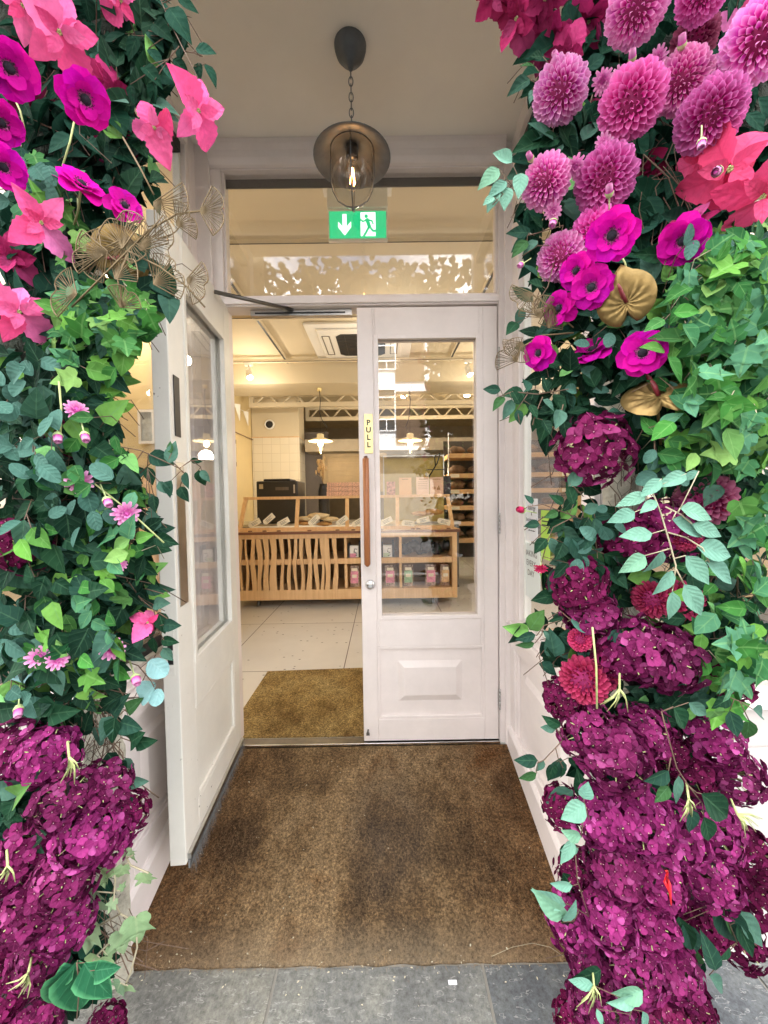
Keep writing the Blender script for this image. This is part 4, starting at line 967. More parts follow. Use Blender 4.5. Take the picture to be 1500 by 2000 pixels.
# stacked boxes
x0, x1, z0, z1 = RC(644, 944, 704, 969, 2.9)
for k, lab in enumerate(('bottom pink patterned box behind the case', 'middle pink patterned box behind the case', 'top pink patterned box in the stack behind the case')):
    h = (z1 - ztop) / 3
    m = MB(); m.box(x0 + .004 * k, x1 + .05, 2.62, 2.85, ztop + h * k + .001, ztop + h * (k + 1) - .002)
    tag(m.build('gift_box', plain('pink_pattern', (.75, .42, .3), .6, 0, .5, 60, 0), loc=((x0 + x1) / 2, 2.7, ztop + h * k)), lab, 'box', 'pink boxes stacked on the case')
# framed cards on the case
def card(px0, py0, px1, py1, mm, lab, extra=None, Y=2.68):
    x0, x1, z0, z1 = RC(px0, py0, px1, py1, Y); z0 = ztop
    t = empty('counter_card', ((x0 + x1) / 2, Y, z0), lab, 'card', 'cards standing on the glass case')
    m = MB(); m.box(x0, x1, Y, Y + .012, z0 + .0005, z1); m.build('card', mm, t)
    if extra:
        m = MB()
        for (u0, v0, u1, v1) in extra: m.box(x0 + (x1 - x0) * u0, x0 + (x1 - x0) * u1, Y - .0015, Y - .0002, z0 + (z1 - z0) * v0, z0 + (z1 - z0) * v1)
        m.build('print', M_['woodin'], t)
pk = plain('pink_cream_card', (.8, .58, .45), .6, 0, .03, 5, 0)
card(755, 941, 772, 964, plain('photo_print', (.5, .25, .2), .5, 0, .9, 30, 0), 'small dark red photo card at the left on top of the case')
card(779, 933, 804, 964, plain('orange_card', (.78, .5, .26), .6, 0, .03, 5, 0), 'plain orange card on top of the case', [(.25, .88, .75, .92)])
card(813, 932, 838, 963, pk, 'pink card full of small lines of text on top of the case', [(.2, .86, .8, .9)] + [(.12, .72 - k * .1, .88, .74 - k * .1) for k in range(5)])
card(840, 932, 866, 963, pk, 'pink card with a small cup picture on top of the case', [(.2, .86, .8, .9), (.3, .3, .42, .45), (.5, .25, .75, .4), (.6, .4, .7, .5)])
x0, x1, z0, z1 = RC(866, 930, 880, 962, 2.72)
m = MB(); m.box(x0, x1, 2.7, 2.8, ztop, z1); m.box(PY(804, 0, 2.72).x + 0, PY(812, 0, 2.72).x, 2.7, 2.8, ztop, z1 - .03)
m.tube([(x0 - .2, 2.75, z1), (x0 - .2, 2.75, z1 + .08), (x0 + .03, 2.75, z1 + .08), (x0 + .03, 2.75, z1)], .005, 6)
m.tube([(x0 - .16, 2.8, z1), (x0 - .06, 2.8, z1 + .16), (x0 - .02, 2.8, z1 + .28)], .008, 6); m.tube([(x0 - .02, 2.8, z1 + .28), (x0 - .09, 2.8, z1 + .24), (x0 - .08, 2.8, z1 + .12)], .008, 6)
tag(m.build('till', M_['plasticblk'], loc=(x0, 2.75, ztop)), 'black till equipment at the right end of the case top', 'till')
# olive partition seen behind the cards
x0, x1, z0, z1 = RC(748, 890, 868, 968, 3.0)
sc_ = empty('glazed_screen', ((x0 + x1) / 2, 3.0, ztop), 'clear framed screen with an olive panel behind the till', 'screen')
m = MB(); m.box(x0, x1, 3.04, 3.06, .87, z1 - .03); m.build('panel', plain('olive_panel', (.42, .34, .1), .5), sc_)
m = MB()
for a in ((x0, x0 + .012, ztop, z1), (x1 - .012, x1, ztop, z1), (x0 + .012, x1 - .012, z1 - .012, z1)): m.box(a[0], a[1], 3.0, 3.015, a[2], a[3])
m.build('frame', M_['steel'], sc_)
# bread rack
rx0 = PY(877, 1000, 3.3).x; rx1 = 2.7
rk = empty('bread_rack', ((rx0 + rx1) / 2, 3.4, 0), 'tall rack of wooden shelves with loaves right of the counter', 'shelf rack')
ys_ = [890, 929, 960, 992, 1023, 1056]
m = MB()
zs = [PY(900, y, 3.3).z for y in ys_]
for z in zs: m.box(rx0, rx1, 3.3, 3.7, z - .03, z + .03)
m.build('shelf', M_['woodv'], rk, bevel=.003)
m = MB()
for x in (rx0 - .004, 1.65, rx1): m.tube([(x, 3.29, 0), (x, 3.29, zs[0] + .3)], .008, 8)
m.build('upright', M_['steel'], rk)
m = MB(); m.box(rx0, rx1, 3.72, 3.74, 0.3, zs[0] + .25); m.build('backing', plain('dark_backing', (.05, .04, .03), .7), rk)
m = MB()
for z in zs[1:5]:
    for x in (rx0 + .02, rx0 + .9, rx0 + 1.5): m.box(x, x + .12, 3.297, 3.2995, z - .022, z + .022)
m.build('shelf_label', M_['tag'], rk)
crust = plain('dark_crust', (.16, .09, .045), .75, 0, .5, 14, .8, 40, .01)
kk = 0; lvl = ['lowest', 'second', 'third', 'fourth', 'fifth', 'top']
for zi, z in enumerate(zs[::-1]):
    for j in range(7):
        x = rx0 + .13 + j * .245; rr = rnd.uniform(.07, .1)
        m = MB(); m.ball((x, 3.42, z + .03 + rr * .62), rr, 7, (1.2, 1.1, .62), .35)
        tag(m.build('loaf', crust, loc=(x, 3.42, z + .03)), 'dark crusted loaf on the %s rack shelf, number %d from its left end' % (lvl[zi], j + 1), 'loaf', 'loaves on the bread rack')

# left part of the shop seen through the porch window: picture, timber post
t = empty('picture_frame', (-1.9, 2.2, 1.6), 'white framed picture behind the side window on the left', 'picture frame')
x0, x1, z0, z1 = RC(268, 800, 303, 866, 1.2)
m = MB()
for a in ((x0, x0 + .02, z0, z1), (x1 - .02, x1, z0, z1), (x0 + .02, x1 - .02, z0, z0 + .02), (x0 + .02, x1 - .02, z1 - .02, z1)): m.box(a[0], a[1], 1.2, 1.22, a[2], a[3])
m.build('frame', M_['white'], t)
m = MB(); m.box(x0 + .02, x1 - .02, 1.215, 1.22, z0 + .02, z1 - .02); m.build('print', plain('blue_grey_print', (.4, .43, .42), .5, 0, .4, 20, 0), t)
m = MB(); x0, x1, z0, z1 = RC(250, 690, 420, 1200, 1.24); m.box(-2.199, -1.25, 1.25, 1.3, 0, 3.04)
tag(m.build('partition', M_['wall'], loc=(-1.7, 1.25, 0)), 'tan partition behind the left porch window', 'partition')
m = MB(); c = PY(290, 1000, .9)
m.lathe([(.07, .0), (.055, .3), (.05, .7), (.06, 1.0), (.045, 1.15), (.06, 1.3), (.02, 1.4), (.001, 1.41)], 12, Matrix.Translation((c.x, .9, 0)))
tag(m.build('timber_post', M_['wood'], loc=(c.x, .9, 0)), 'rounded timber post behind the left porch window', 'post')
sh = empty('wall_shelf', (-1.4, 1.1, .5), 'light wood shelf with jars behind the left window', 'shelf')
m = MB()
for z in (.55, .85): m.box(-2.1, -1.27, .95, 1.24, z, z + .03)
m.build('board', M_['wood'], sh)
m = MB()
for k in range(9): m.tube([(-2.0 + k * .085, 1.05, .881), (-2.0 + k * .085, 1.05, .98)], .03, 10)
m.build('jar', M_['plasticblk'], sh)

# posters on right porch window
def YZ(px, py, X=.628): p = PX(px, py, X); return p.y, p.z
y0, z1 = YZ(1018, 963); y1, _ = YZ(1068, 960); _, z0 = YZ(1022, 1090)
def poster(ya, yb, za, zb, mm, lab):
    t = empty('window_poster', (.63, (ya + yb) / 2, za), lab, 'poster')
    m = MB(); m.box(.628, .630, min(ya, yb), max(ya, yb), za, zb); m.build('sheet', mm, t); return t
p1 = poster(-.115, -.235, .985, 1.165, M_['paper'], 'pale blue paper notice about energy and intolerance in the right window')
TW = Matrix.Rotation(R(90), 4, 'Z') 
FW = Matrix.Rotation(R(-90), 4, 'Z') @ FRONT      # text faces -X
for i, (tx, z, sz) in enumerate((('Allergy', 1.125, .028), ('&', 1.1, .02), ('Intolerance?', 1.075, .024), ('Please ask a member of', 1.045, .009), ('staff for information', 1.03, .009))):
    text_mesh(tx, sz, .0002, 'lettering', M_['ink'], p1, Matrix.Translation((.6275 - .63, -.175 + .175, z - .985)) @ FW)
p2 = poster(-.115, -.26, .74, .975, plain('mint_paper', (.74, .8, .78), .7, 0, .02, 5, 0), 'pale notice reading BAKING EVERY DAY low in the right window')
for i, tx in enumerate(('BAKING', 'EVERY', 'DAY')): text_mesh(tx, .036, .0002, 'lettering', M_['dsteel'], p2, Matrix.Translation((-.0025, .02, .19 - i * .042)) @ FW)
p3 = poster(-.27, -.35, .93, 1.12, plain('lime_paper', (.42, .68, .1), .6, 0, .05, 5, 0), 'lime green notice in the right window')
text_mesh('GF', .03, .0002, 'lettering', M_['ink'], p3, Matrix.Translation((-.0025, 0, .06)) @ FW)
for k in range(3): 
    m = MB(); m.box(.6272, .6278, -.34, -.28, 1.06 + k * .015, 1.065 + k * .015); m.build('print_line', M_['ink'], p3)
# teal sheet on the left porch window seen through the open door glass
m = MB(); m.box(-.853 + .028, -.853 + .03, -.28, -.2, .93, 1.15)
tag(m.build('window_sticker', plain('teal_paper', (.02, .3, .3), .6), loc=(-.83, -.25, 1)), 'teal sheet on the left porch window behind the open door', 'poster')

# ================================================================== STREET FACADE
def facade(side):
    s_ = 1 if side > 0 else -1
    xin = .66 if side > 0 else -.875
    xo = 3.6 * s_
    nm = 'right' if side > 0 else 'left'
    f = empty('storefront', ((xin + xo) / 2, FY, GZ), 'white panelled shop front with a wide window, %s of the entrance' % nm, 'shop front')
    a, b = min(xin, xo), max(xin, xo)
    m = MB(); z = GZ
    zz = [GZ, .12, .3, .43, .56]
    for k in range(len(zz) - 1): m.box(a, b, FY + (.0 if k else -.015), FY + .06, zz[k] + (.006 if k else 0), zz[k + 1])
    m.box(a, b, FY + .006, FY + .059, GZ, .5605)
    m.build('board_panel', M_['boards'], f, bevel=.003)
    m = MB(); m.box(a, b, FY - .03, FY + .07, .561, .6); m.build('sill', M_['paint'], f, bevel=.004)
    m = MB(); e = .09
    post = (xin, xin + e * s_)
    m.box(min(post), max(post), FY - .004, FY + .06, .601, 2.72); m.box(a, b, FY - .006, FY + .06, 2.721, 3.7)
    for q in (1.9, 2.9): m.box(min(q * s_, q * s_ + .06), max(q * s_, q * s_ + .06), FY, FY + .055, .6012, 2.72)
    m.build('window_frame', M_['paint'], f, bevel=.004)
    m = MB(); m.box(a + .001, b, FY + .03, FY + .036, .6, 2.72); m.build('pane', M_['glass'], f)
    # inside window display
    g = empty('window_ledge', ((a + b) / 2, -.3, .55), 'wooden window ledge with dark trays, %s of the entrance' % nm, 'ledge')
    m = MB(); x0 = .68 if s_ > 0 else -3.5; x1 = 3.5 if s_ > 0 else -.9
    m.box(x0, x1, FY + .08, .0, .52, .55); m.build('board', M_['wood'], g)
    m = MB()
    for k in range(5):
        x = x0 + .3 + k * .5; m.box(x, x + .36, -.5, -.15, .551, .6 + .08 * (k % 3))
    m.build('tray', M_['plasticblk'], g)
facade(1); facade(-1)
m = MB(); m.box(-3.6, 3.6, FY + .02, .09, CZ + .21, CZ + .6); m.box(-3.6, -1.11, FY + .065, .09, 2.9, CZ + .2); m.box(.91, 3.6, FY + .065, .09, 2.9, CZ + .2)
tag(m.build('shop_canopy_block', M_['boards'], loc=(0, -.3, 3)), 'white painted bulkhead above the entrance', 'bulkhead')
m = MB(); m.box(-7, 7, .1, 8.3, 3.35, 9); tag(m.build('upper_storey', plain('upper_brick', (.3, .2, .15), .8, 0, .3, 8, .3, 40, .01), loc=(0, 4, 3.3)), 'brick upper storey above the shop front', 'building')
m = MB(); m.box(-7, -3.61, FY + .05, 8.3, GZ, 3.34); m.box(3.61, 7, FY + .05, 8.3, GZ, 3.34)
tag(m.build('neighbour_wall', M_['boards'], loc=(5, 0, 0)), 'pale side walls of the shop building', 'wall')
# carved plaster pilasters in chicken wire
for s_, x0, lab in ((1, .615, 'carved plaster pilaster wrapped in chicken wire at the right corner of the porch'), (-1, -.87, 'carved plaster pilaster wrapped in chicken wire at the left corner of the porch')):
    t = empty('pilaster', (x0 + .07, FY - .05, GZ), lab, 'pilaster')
    m = MB(); nx, nz = 14, 150; v = []; 
    for i in range(nz + 1):
        z = GZ + 3.0 * i / nz
        for j in range(nx + 1):
            u = j / nx; prof = .05 * math.sin(math.pi * u) ** .5
            d = .016 * noise.noise(Vector((u * 3, z * 14, 3 * s_))) + .008 * noise.noise(Vector((u * 8, z * 35, 1)))
            v.append((x0 + .12 * u, FY - .015 - prof - d, z))
    m.add(v, [(i * (nx + 1) + j, i * (nx + 1) + j + 1, (i + 1) * (nx + 1) + j + 1, (i + 1) * (nx + 1) + j) for i in range(nz) for j in range(nx)], smooth=True)
    m.build('shaft', M_['stone'], t)
    m = MB(); h = .032
    for i in range(int(2.9 / h)):
        z = GZ + .05 + i * h
        for j in range(4):
            x = x0 - .005 + j * .036 + (.018 if i % 2 else 0); y = FY - .085 + .01 * math.sin(i * 1.3 + j)
            y2 = FY - .085 + .01 * math.sin((i + 1) * 1.3 + j)
            m.tube([(x, y, z), (x, y, z + h * .35)], .0009, 3, cap=False); m.tube([(x, y, z + h * .35), (x + .018, y2, z + h)], .0008, 3, cap=False); m.tube([(x, y, z + h * .35), (x - .018, y2, z + h)], .0008, 3, cap=False)
    m.build('chicken_wire', M_['wire'], t)

# ================================================================== ACROSS THE STREET (seen in reflections)
OY = -17.5
bl_ = empty('apartment_building', (-1, OY, GZ), 'white rendered building with brick strips across the street, seen reflected in the door glass', 'building')
def mir(px, py): # point on the facade plane at Y=OY whose mirror image in the door shows at px,py
    p = PY(px, py, -OY); return p.x, p.z
wh = plain('white_render', (.84, .86, .9), .8, 0, .05, 3, .1); bk = plain('brown_brick', (.1, .065, .045), .85, 0, .25, 9, .3, 40, .01)
m = MB(); zt_ = mir(745, 640)[1] + 2.5; zb_ = mir(745, 880)[1]
m.box(-14, 12, OY - 6, OY, zb_, zt_); m.build('wall', wh, bl_)
m = MB()
for k in range(-3, 5):
    a, z1_ = mir(773, 765); b, z0_ = mir(830, 867); w = b - a; per = mir(930, 700)[0] - mir(773, 700)[0]
    for (t0, t1) in ((765, 867), (640, 745)):
        m.box(a + k * per, b + k * per, OY + .001, OY + .08, mir(773, t1)[1], mir(773, t0)[1])
m.build('brick_strip', bk, bl_)
wf = plain('window_white', (.82, .83, .85), .5); gl = plain('dark_window_glass', (.05, .06, .07), .3, 0, .2, 2, 0)
for k in range(-2, 4):
    for (pa, pb) in ((738, 771), (833, 866)):
        for (ta, tb) in ((762, 840), (666, 720), (820, 838)):
            if (ta, tb) == (820, 838): continue
            x0, z1_ = mir(pa, ta); x1, z0_ = mir(pb, tb); x0 += k * per; x1 += k * per
            fo = MB()
            for a in ((x0 - .06, x0, z0_ - .06, z1_ + .06), (x1, x1 + .06, z0_ - .06, z1_ + .06), (x0, x1, z0_ - .06, z0_), (x0, x1, z1_, z1_ + .06), (x0, x1, z0_ + (z1_ - z0_) * .25, z0_ + (z1_ - z0_) * .25 + .07), ((x0 + x1) / 2 - .03, (x0 + x1) / 2 + .03, z0_, z0_ + (z1_ - z0_) * .25), (x0, x1, z1_ - (z1_ - z0_) * .2, z1_ - (z1_ - z0_) * .2 + .07)):
                fo.box(a[0], a[1], OY + .001, OY + .09, a[2], a[3])
            w_o = fo.build('window', wf, bl_)
            pn = MB(); pn.box(x0, x1, OY + .002, OY + .03, z0_, z1_); pn.build('pane', gl, w_o)
m = MB(); m.box(-14, 12, OY - 6, OY - .3, GZ, zb_ - .001); m.box(-14, 12, OY - .3, OY + .3, zb_ - .35, zb_ - .001)
m.build('ground_floor', plain('shop_dark', (.3, .28, .25), .5), bl_)
for (tx, ty, hgt, rad, lab) in ((5.2, -10.5, 9, 2.6, 'leafy street tree across the road, seen reflected in the door glass'), (-5.5, -11, 8.5, 2.4, 'second leafy street tree across the road to the left')):
    t = empty('street_tree', (tx, ty, GZ), lab, 'tree')
    m = MB(); m.tube([(tx, ty, GZ), (tx + .05, ty, 2), (tx - .05, ty, 4.2), (tx + .1, ty, 6.5)], [.2, .15, .12, .05], 10)
    for k in range(9):
        a = k * 2.4; z = 3.2 + k * .35; m.tube([(tx, ty, z), (tx + math.cos(a) * .9, ty + math.sin(a) * .9, z + .8), (tx + math.cos(a) * 1.9, ty + math.sin(a) * 1.9, z + 1.3)], [.07, .04, .015], 6)
    m.build('trunk', plain('tree_bark', (.16, .13, .1), .9, 0, .3, 12, .6, 30, .02), t)
    m = MB()
    for k in range(3400):
        d = Vector((rnd.gauss(0, 1), rnd.gauss(0, 1), rnd.gauss(0, 1))).normalized(); q = rnd.random() ** .4
        cl = noise.noise(d * 2.2 + Vector((tx, 0, 0)))
        p = Vector((tx, ty, hgt * .66)) + Vector((d.x * rad, d.y * rad, d.z * rad * 1.05)) * q * (1 + .5 * cl)
        if noise.noise(p * .9) < -.12: continue
        M = Matrix.Translation(p) @ Quaternion(Vector((rnd.gauss(0, 1), rnd.gauss(0, 1), rnd.gauss(0, 1))).normalized(), rnd.uniform(0, 6)).to_matrix().to_4x4()
        m.sheet(rnd.uniform(.16, .3), rnd.uniform(.12, .22), lambda v: math.sin(math.pi * v) ** .7 + .02, M, 1, 2, .2, .1)
    m.build('crown', plain('plane_leaf', (.06, .11, .03), .6, 0, .4, 3, 0), t)

# ================================================================== FLOWERS: shapes
def ell(v): return max(.02, math.sin(math.pi * min(1, v * .96 + .02)) ** .62)
def _x(v): return v
def leafp(v): return max(.015, (math.sin(math.pi * v ** .72)) ** .85 * (1 if v < .6 else 1 - .25 * (v - .6) / .4))
def heartp(v): return max(.015, math.sin(math.pi * v ** .5) ** .8)
def roundp(v): return max(.03, math.sin(math.pi * (v * .97 + .015)) ** .5)
def petalp(v): return max(.06, (math.sin(math.pi * (v * .9 + .02) ** 1.3)) ** .55)
def dahp(v): return max(.16, (.35 + .65 * v) * (1 - max(0, v - .72) ** 2 * 9.5))
def face(d, up=(0, 0, 1), roll=0):
    """matrix whose +Z looks along d, +Y towards up"""
    z = Vector(d).normalized(); x = Vector(up).cross(z)
    if x.length < 1e-3: x = Vector((1, 0, 0))
    x.normalize(); y = z.cross(x)
    M = Matrix((x, y, z)).transposed().to_4x4()
    return M @ Matrix.Rotation(roll, 4, 'Z')
def fib(n, tmax=180):
    for i in range(n):
        c = 1 - (1 - math.cos(R(tmax))) * (i + .5) / n; t = math.acos(c); a = i * 2.39996
        yield t, a, Vector((math.sin(t) * math.cos(a), math.sin(t) * math.sin(a), math.cos(t)))
PROTO = []
def proto(name):
    o = bpy.data.objects.new(name, None); COL.objects.link(o); o.empty_display_size = .02; ORI[o.name] = Vector(); PROTO.append(o); return o
# hydrangea (axis +Z = outward)
def make_hyd(seed, mat, n=62, Rr=.078, flat=.85):
    r = random.Random(seed); t = proto('hydrangea'); m = MB()
    for th, a, d in fib(n, 128):
        j = Vector((r.gauss(0, .27), r.gauss(0, .27), r.gauss(0, .27))); nn = (d + j).normalized()
        p = Vector((d.x, d.y, d.z * flat)) * (Rr - .006 + r.uniform(-.017, .008) + .007 * noise.noise(d * 3 + Vector((seed, 0, 0))))
        F = Matrix.Translation(p) @ face(nn, (r.random(), r.random(), .3), r.uniform(0, 6))
        sz = r.uniform(.0145, .0205); bend = r.uniform(-.05, .3)
        for k in range(4):
            PM = F @ Matrix.Rotation(k * math.pi / 2 + r.uniform(-.1, .1), 4, 'Z') @ Matrix.Rotation(r.uniform(.05, .42), 4, 'X') @ Matrix.Translation((0, .001, .0006 * (k % 2)))
            m.sheet(sz, sz * 1.16, roundp, PM, 1, 4, r.uniform(0, .25), bend)
        m.m = 1; m.ball(F @ Vector((0, 0, .0015)), .0014, 3); m.m = 0
    m.build('petals', [mat, M_['yel']], t)
    s = MB(); s.tube([(0, 0, -.1), (0, .0, -.05), (0, 0, 0)], .0035, 6)
    for th, a, d in fib(14, 100): s.tube([(0, 0, -.035), d * (Rr * .5), d * (Rr - .012)], [.0028, .002, .0012], 4)
    s.build('stem', M_['stem'], t)
    return t
HY = [make_hyd(i, M_['hyd'], 76 + 3 * i) for i in range(4)] 
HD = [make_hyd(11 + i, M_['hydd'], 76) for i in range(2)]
def make_dah(seed, mat, n=150, Rr=.063, flat=.62, tmax=125, pl=.024):
    r = random.Random(seed); t = proto('dahlia'); m = MB()
    for th, a, d in fib(n, tmax):
        f = th / R(tmax); L = pl * (.42 + .72 * min(1, f * 1.5)); rr = Rr * (.45 + .55 * min(1, f * 2.2))
        p = Vector((d.x * Rr * .74, d.y * Rr * .74, d.z * Rr * flat - .012))
        tilt = .25 + th * .88 + r.uniform(-.2, .2); L *= r.uniform(.82, 1.14)
        out = Vector((math.cos(a), math.sin(a), 0)); dirn = (Vector((0, 0, 1)) * math.cos(tilt) + out * math.sin(tilt)).normalized()
        nrm = (Vector((0, 0, 1)) * math.sin(tilt) - out * math.cos(tilt)).normalized(); x = dirn.cross(nrm)
        PM = Matrix((x, dirn, nrm)).transposed().to_4x4() @ Matrix.Rotation(r.uniform(-.18, .18), 4, 'Y'); PM.translation = p - dirn * L * .35
        m.sheet(L * 1.15, L * .78, dahp, PM, 2, 4, .85 if f > .25 else 1.1, -.16)
    m.m = 1; m.ball((0, 0, -.006), Rr * .62, 8, (1, 1, .72)); m.m = 0
    m.build('petals', [mat, M_['dcore']], t)
    s = MB(); s.lathe([(.001, -.036), (.02, -.03), (.032, -.012), (.028, -.01), (.001, -.008)], 12); s.tube([(0, 0, -.1), (0, 0, -.03)], .003, 6); s.build('calyx', M_['calyx'], t)
    return t
DA = [make_dah(1, M_['dah'], 150), make_dah(2, M_['dahh'], 125, .063, .5, 118, .027), make_dah(3, M_['dah'], 175, .063, .7, 128, .022), make_dah(4, M_['dahh'], 140, .063, .58, 112, .025)]
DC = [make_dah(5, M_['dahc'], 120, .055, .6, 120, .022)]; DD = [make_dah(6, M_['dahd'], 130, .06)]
def make_anem(seed):
    r = random.Random(seed); t = proto('anemone'); m = MB()
    for ring, (n, L, w, tilt, z) in enumerate(((5, .05, .052, .30, 0), (5, .047, .048, .62, .002), (4, .036, .036, .95, .004))):
        for k in range(n):
            PM = Matrix.Rotation(k * 6.283 / n + ring * .6 + r.uniform(-.15, .15), 4, 'Z') @ Matrix.Translation((0, .004, z)) @ Matrix.Rotation(tilt + r.uniform(-.15, .15), 4, 'X')
            m.sheet(L, w, petalp, PM, 3, 8, r.uniform(.05, .35), r.uniform(.15, .5), .035, 0, r.uniform(0, 6))
    m.build('petals', M_['anem'], t)
    c = MB(); c.ball((0, 0, .012), .0105, 8, (1, 1, .8), .2); h = c.build('centre', M_['centre'], t)
    s = MB()
    for k in range(46):
        a = k * 2.4; q = r.uniform(.013, .0185); e = Vector((q * math.cos(a), q * math.sin(a), r.uniform(.012, .018)))
        s.tube([(.006 * math.cos(a), .006 * math.sin(a), .006), e], .0004, 3, cap=False); s.ball(e, .0013, 3)
    s.build('stamens', M_['centre'], t)
    s = MB(); s.tube([(0, 0, -.11), (.004, .002, -.05), (0, 0, 0)], [.0028, .0026, .0034], 6); s.build('stem', M_['stem'], t)
    return t
AN = [make_anem(i) for i in range(3)]
def poinp(v): return max(.015, (math.sin(math.pi * v ** .8)) ** .8 * (1 + .07 * math.sin(v * 34)))
def make_poin(seed, mat, n=6, L=.115):
    r = random.Random(seed); t = proto('poinsettia'); m = MB()
    for k in range(n):
        l = L * r.uniform(.75, 1.1); tl = r.uniform(-.7, .8)
        PM = Matrix.Rotation(k * 6.283 / n + r.uniform(-.25, .25), 4, 'Z') @ Matrix.Translation((0, .006, r.uniform(-.004, .008))) @ Matrix.Rotation(tl, 4, 'X') @ Matrix.Rotation(r.uniform(-.5, .5), 4, 'Y')
        m.sheet(l, l * r.uniform(.56, .78), poinp, PM, 3, 12, r.uniform(-.1, .25), r.uniform(-.1, .7), .02, r.uniform(.05, .5), r.uniform(0, 6))
    for k in range(3):
        PM = Matrix.Rotation(k * 2.1 + r.uniform(0, 1), 4, 'Z') @ Matrix.Translation((0, .004, .012)) @ Matrix.Rotation(.7, 4, 'X')
        m.sheet(L * .5, L * .3, poinp, PM, 2, 8, .1, .3, .01, .2, 1)
    m.build('bracts', mat, t)
    s = MB()
    for k in range(5): s.ball((.004 * math.cos(k * 1.3), .004 * math.sin(k * 1.3), .012), .003, 4)
    s.tube([(0, 0, -.09), (0, 0, .004)], .002, 5); s.build('stem', M_['stem'], t)
    return t
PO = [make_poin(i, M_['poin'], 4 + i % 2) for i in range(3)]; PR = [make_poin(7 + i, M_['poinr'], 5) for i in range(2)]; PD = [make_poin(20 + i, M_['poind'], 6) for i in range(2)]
def make_mum(mat, L=.022):
    t = proto('chrysanthemum'); m = MB(); r = random.Random(4)
    for ring, (n, l, tilt) in enumerate(((13, L, .12), (11, L * .85, .5), (8, L * .6, .95))):
        for k in range(n):
            m.sheet(l * r.uniform(.85, 1.1), l * .36, petalp, Matrix.Rotation(k * 6.283 / n + ring * .3, 4, 'Z') @ Matrix.Translation((0, .002, ring * .0015)) @ Matrix.Rotation(tilt + r.uniform(-.1, .2), 4, 'X'), 1, 3, .5, -.1)
    m.build('petals', mat, t); c = MB(); c.ball((0, 0, .004), .0065, 6, (1, 1, .8), .6); c.build('centre', mat, t)
    s = MB(); s.lathe([(.001, -.01), (.006, -.006), (.007, .001)], 8); s.tube([(0, 0, -.06), (0, 0, -.008)], .0016, 5); s.build('calyx', M_['calyx'], t); return t
MU = [make_mum(M_['mum'])]; MC_ = [make_mum(M_['mumc'], .02)]
def make_bud(mat):
    t = proto('flower_bud'); m = MB(); r = random.Random(9)
    for th, a, d in fib(22, 80):
        m.sheet(.017, .009, petalp, Matrix.Translation((0, 0, 0)) @ Matrix.Rotation(a, 4, 'Z') @ Matrix.Translation((0, .003 + .0045 * math.sin(th), -.003)) @ Matrix.Rotation(1.5, 4, 'X'), 1, 4, .8, -.12)
    m.ball((0, 0, .006), .0055, 6, (1, 1, 1.1)); m.build('petals', mat, t)
    s = MB(); s.lathe([(.001, -.012), (.006, -.009), (.0085, -.003), (.0082, .001)], 10); s.tube([(0, 0, -.06), (0, 0, -.01)], .0014, 5); s.build('calyx', M_['calyx'], t); return t
BU = [make_bud(M_['mum'])]; BC = [make_bud(M_['mumc'])]
def make_anth():
    t = proto('anthurium'); v = []; uv = []; n, k = 28, 40
    for i in range(n + 1):
        q = i / n
        for j in range(k):
            a = 2 * math.pi * j / k   # a=0 at tip (+Y)
            rad = .062 * (1 + .12 * math.cos(a)) * (1 - .55 * math.exp(-((abs(a - math.pi)) / .2) ** 2)) + .016 * math.exp(-((min(a, 2 * math.pi - a)) / .16) ** 2)
            x, y = math.sin(a) * rad * q, math.cos(a) * rad * q
            z = .012 * q * q - .02 * q ** 4 + .005 * math.sin(13 * (math.pi - abs(a - math.pi)) + 7 * q) * min(1, q * 2.5) * (1.15 - q)
            v.append((x, y, z)); uv.append((x, y))
    f = [(i * k + j, (i + 1) * k + j, (i + 1) * k + (j + 1) % k, i * k + (j + 1) % k) for i in range(n) for j in range(k)]
    m = MB(); m.add(v, f, uv, True); m.build('spathe', M_['gold'], t)
    m = MB(); m.tube([(0, 0, 0), (-.004, .012, .016), (-.009, .034, .026), (-.011, .044, .027)], [.004, .0048, .004, .0015], 10); m.build('spadix', M_['spad'], t)
    m = MB(); m.tube([(0, 0, 0), (0, -.004, -.03), (.003, -.03, -.1)], .003, 6); m.build('stem', M_['gold'], t); return t
AT = [make_anth()]
used = set()
NOFF = {'h': (HY, 'hydrangea', .078), 'H': (HD, 'hydrangea', .078), 'd': (DA, 'dahlia', .068), 'c': (DC, 'dahlia', .06), 'D': (DD, 'dahlia', .064), 'a': (AN, 'anemone', .055),
        'p': (PO, 'poinsettia', .115), 'r': (PR, 'poinsettia', .115), 'q': (PD, 'poinsettia', .115), 'm': (MU, 'chrysanthemum', .023), 'n': (MC_, 'chrysanthemum', .021), 'b': (BU, 'bud', .0105), 'e': (BC, 'bud', .0105), 'g': (AT, 'anthurium', .066)}
CNT = {}
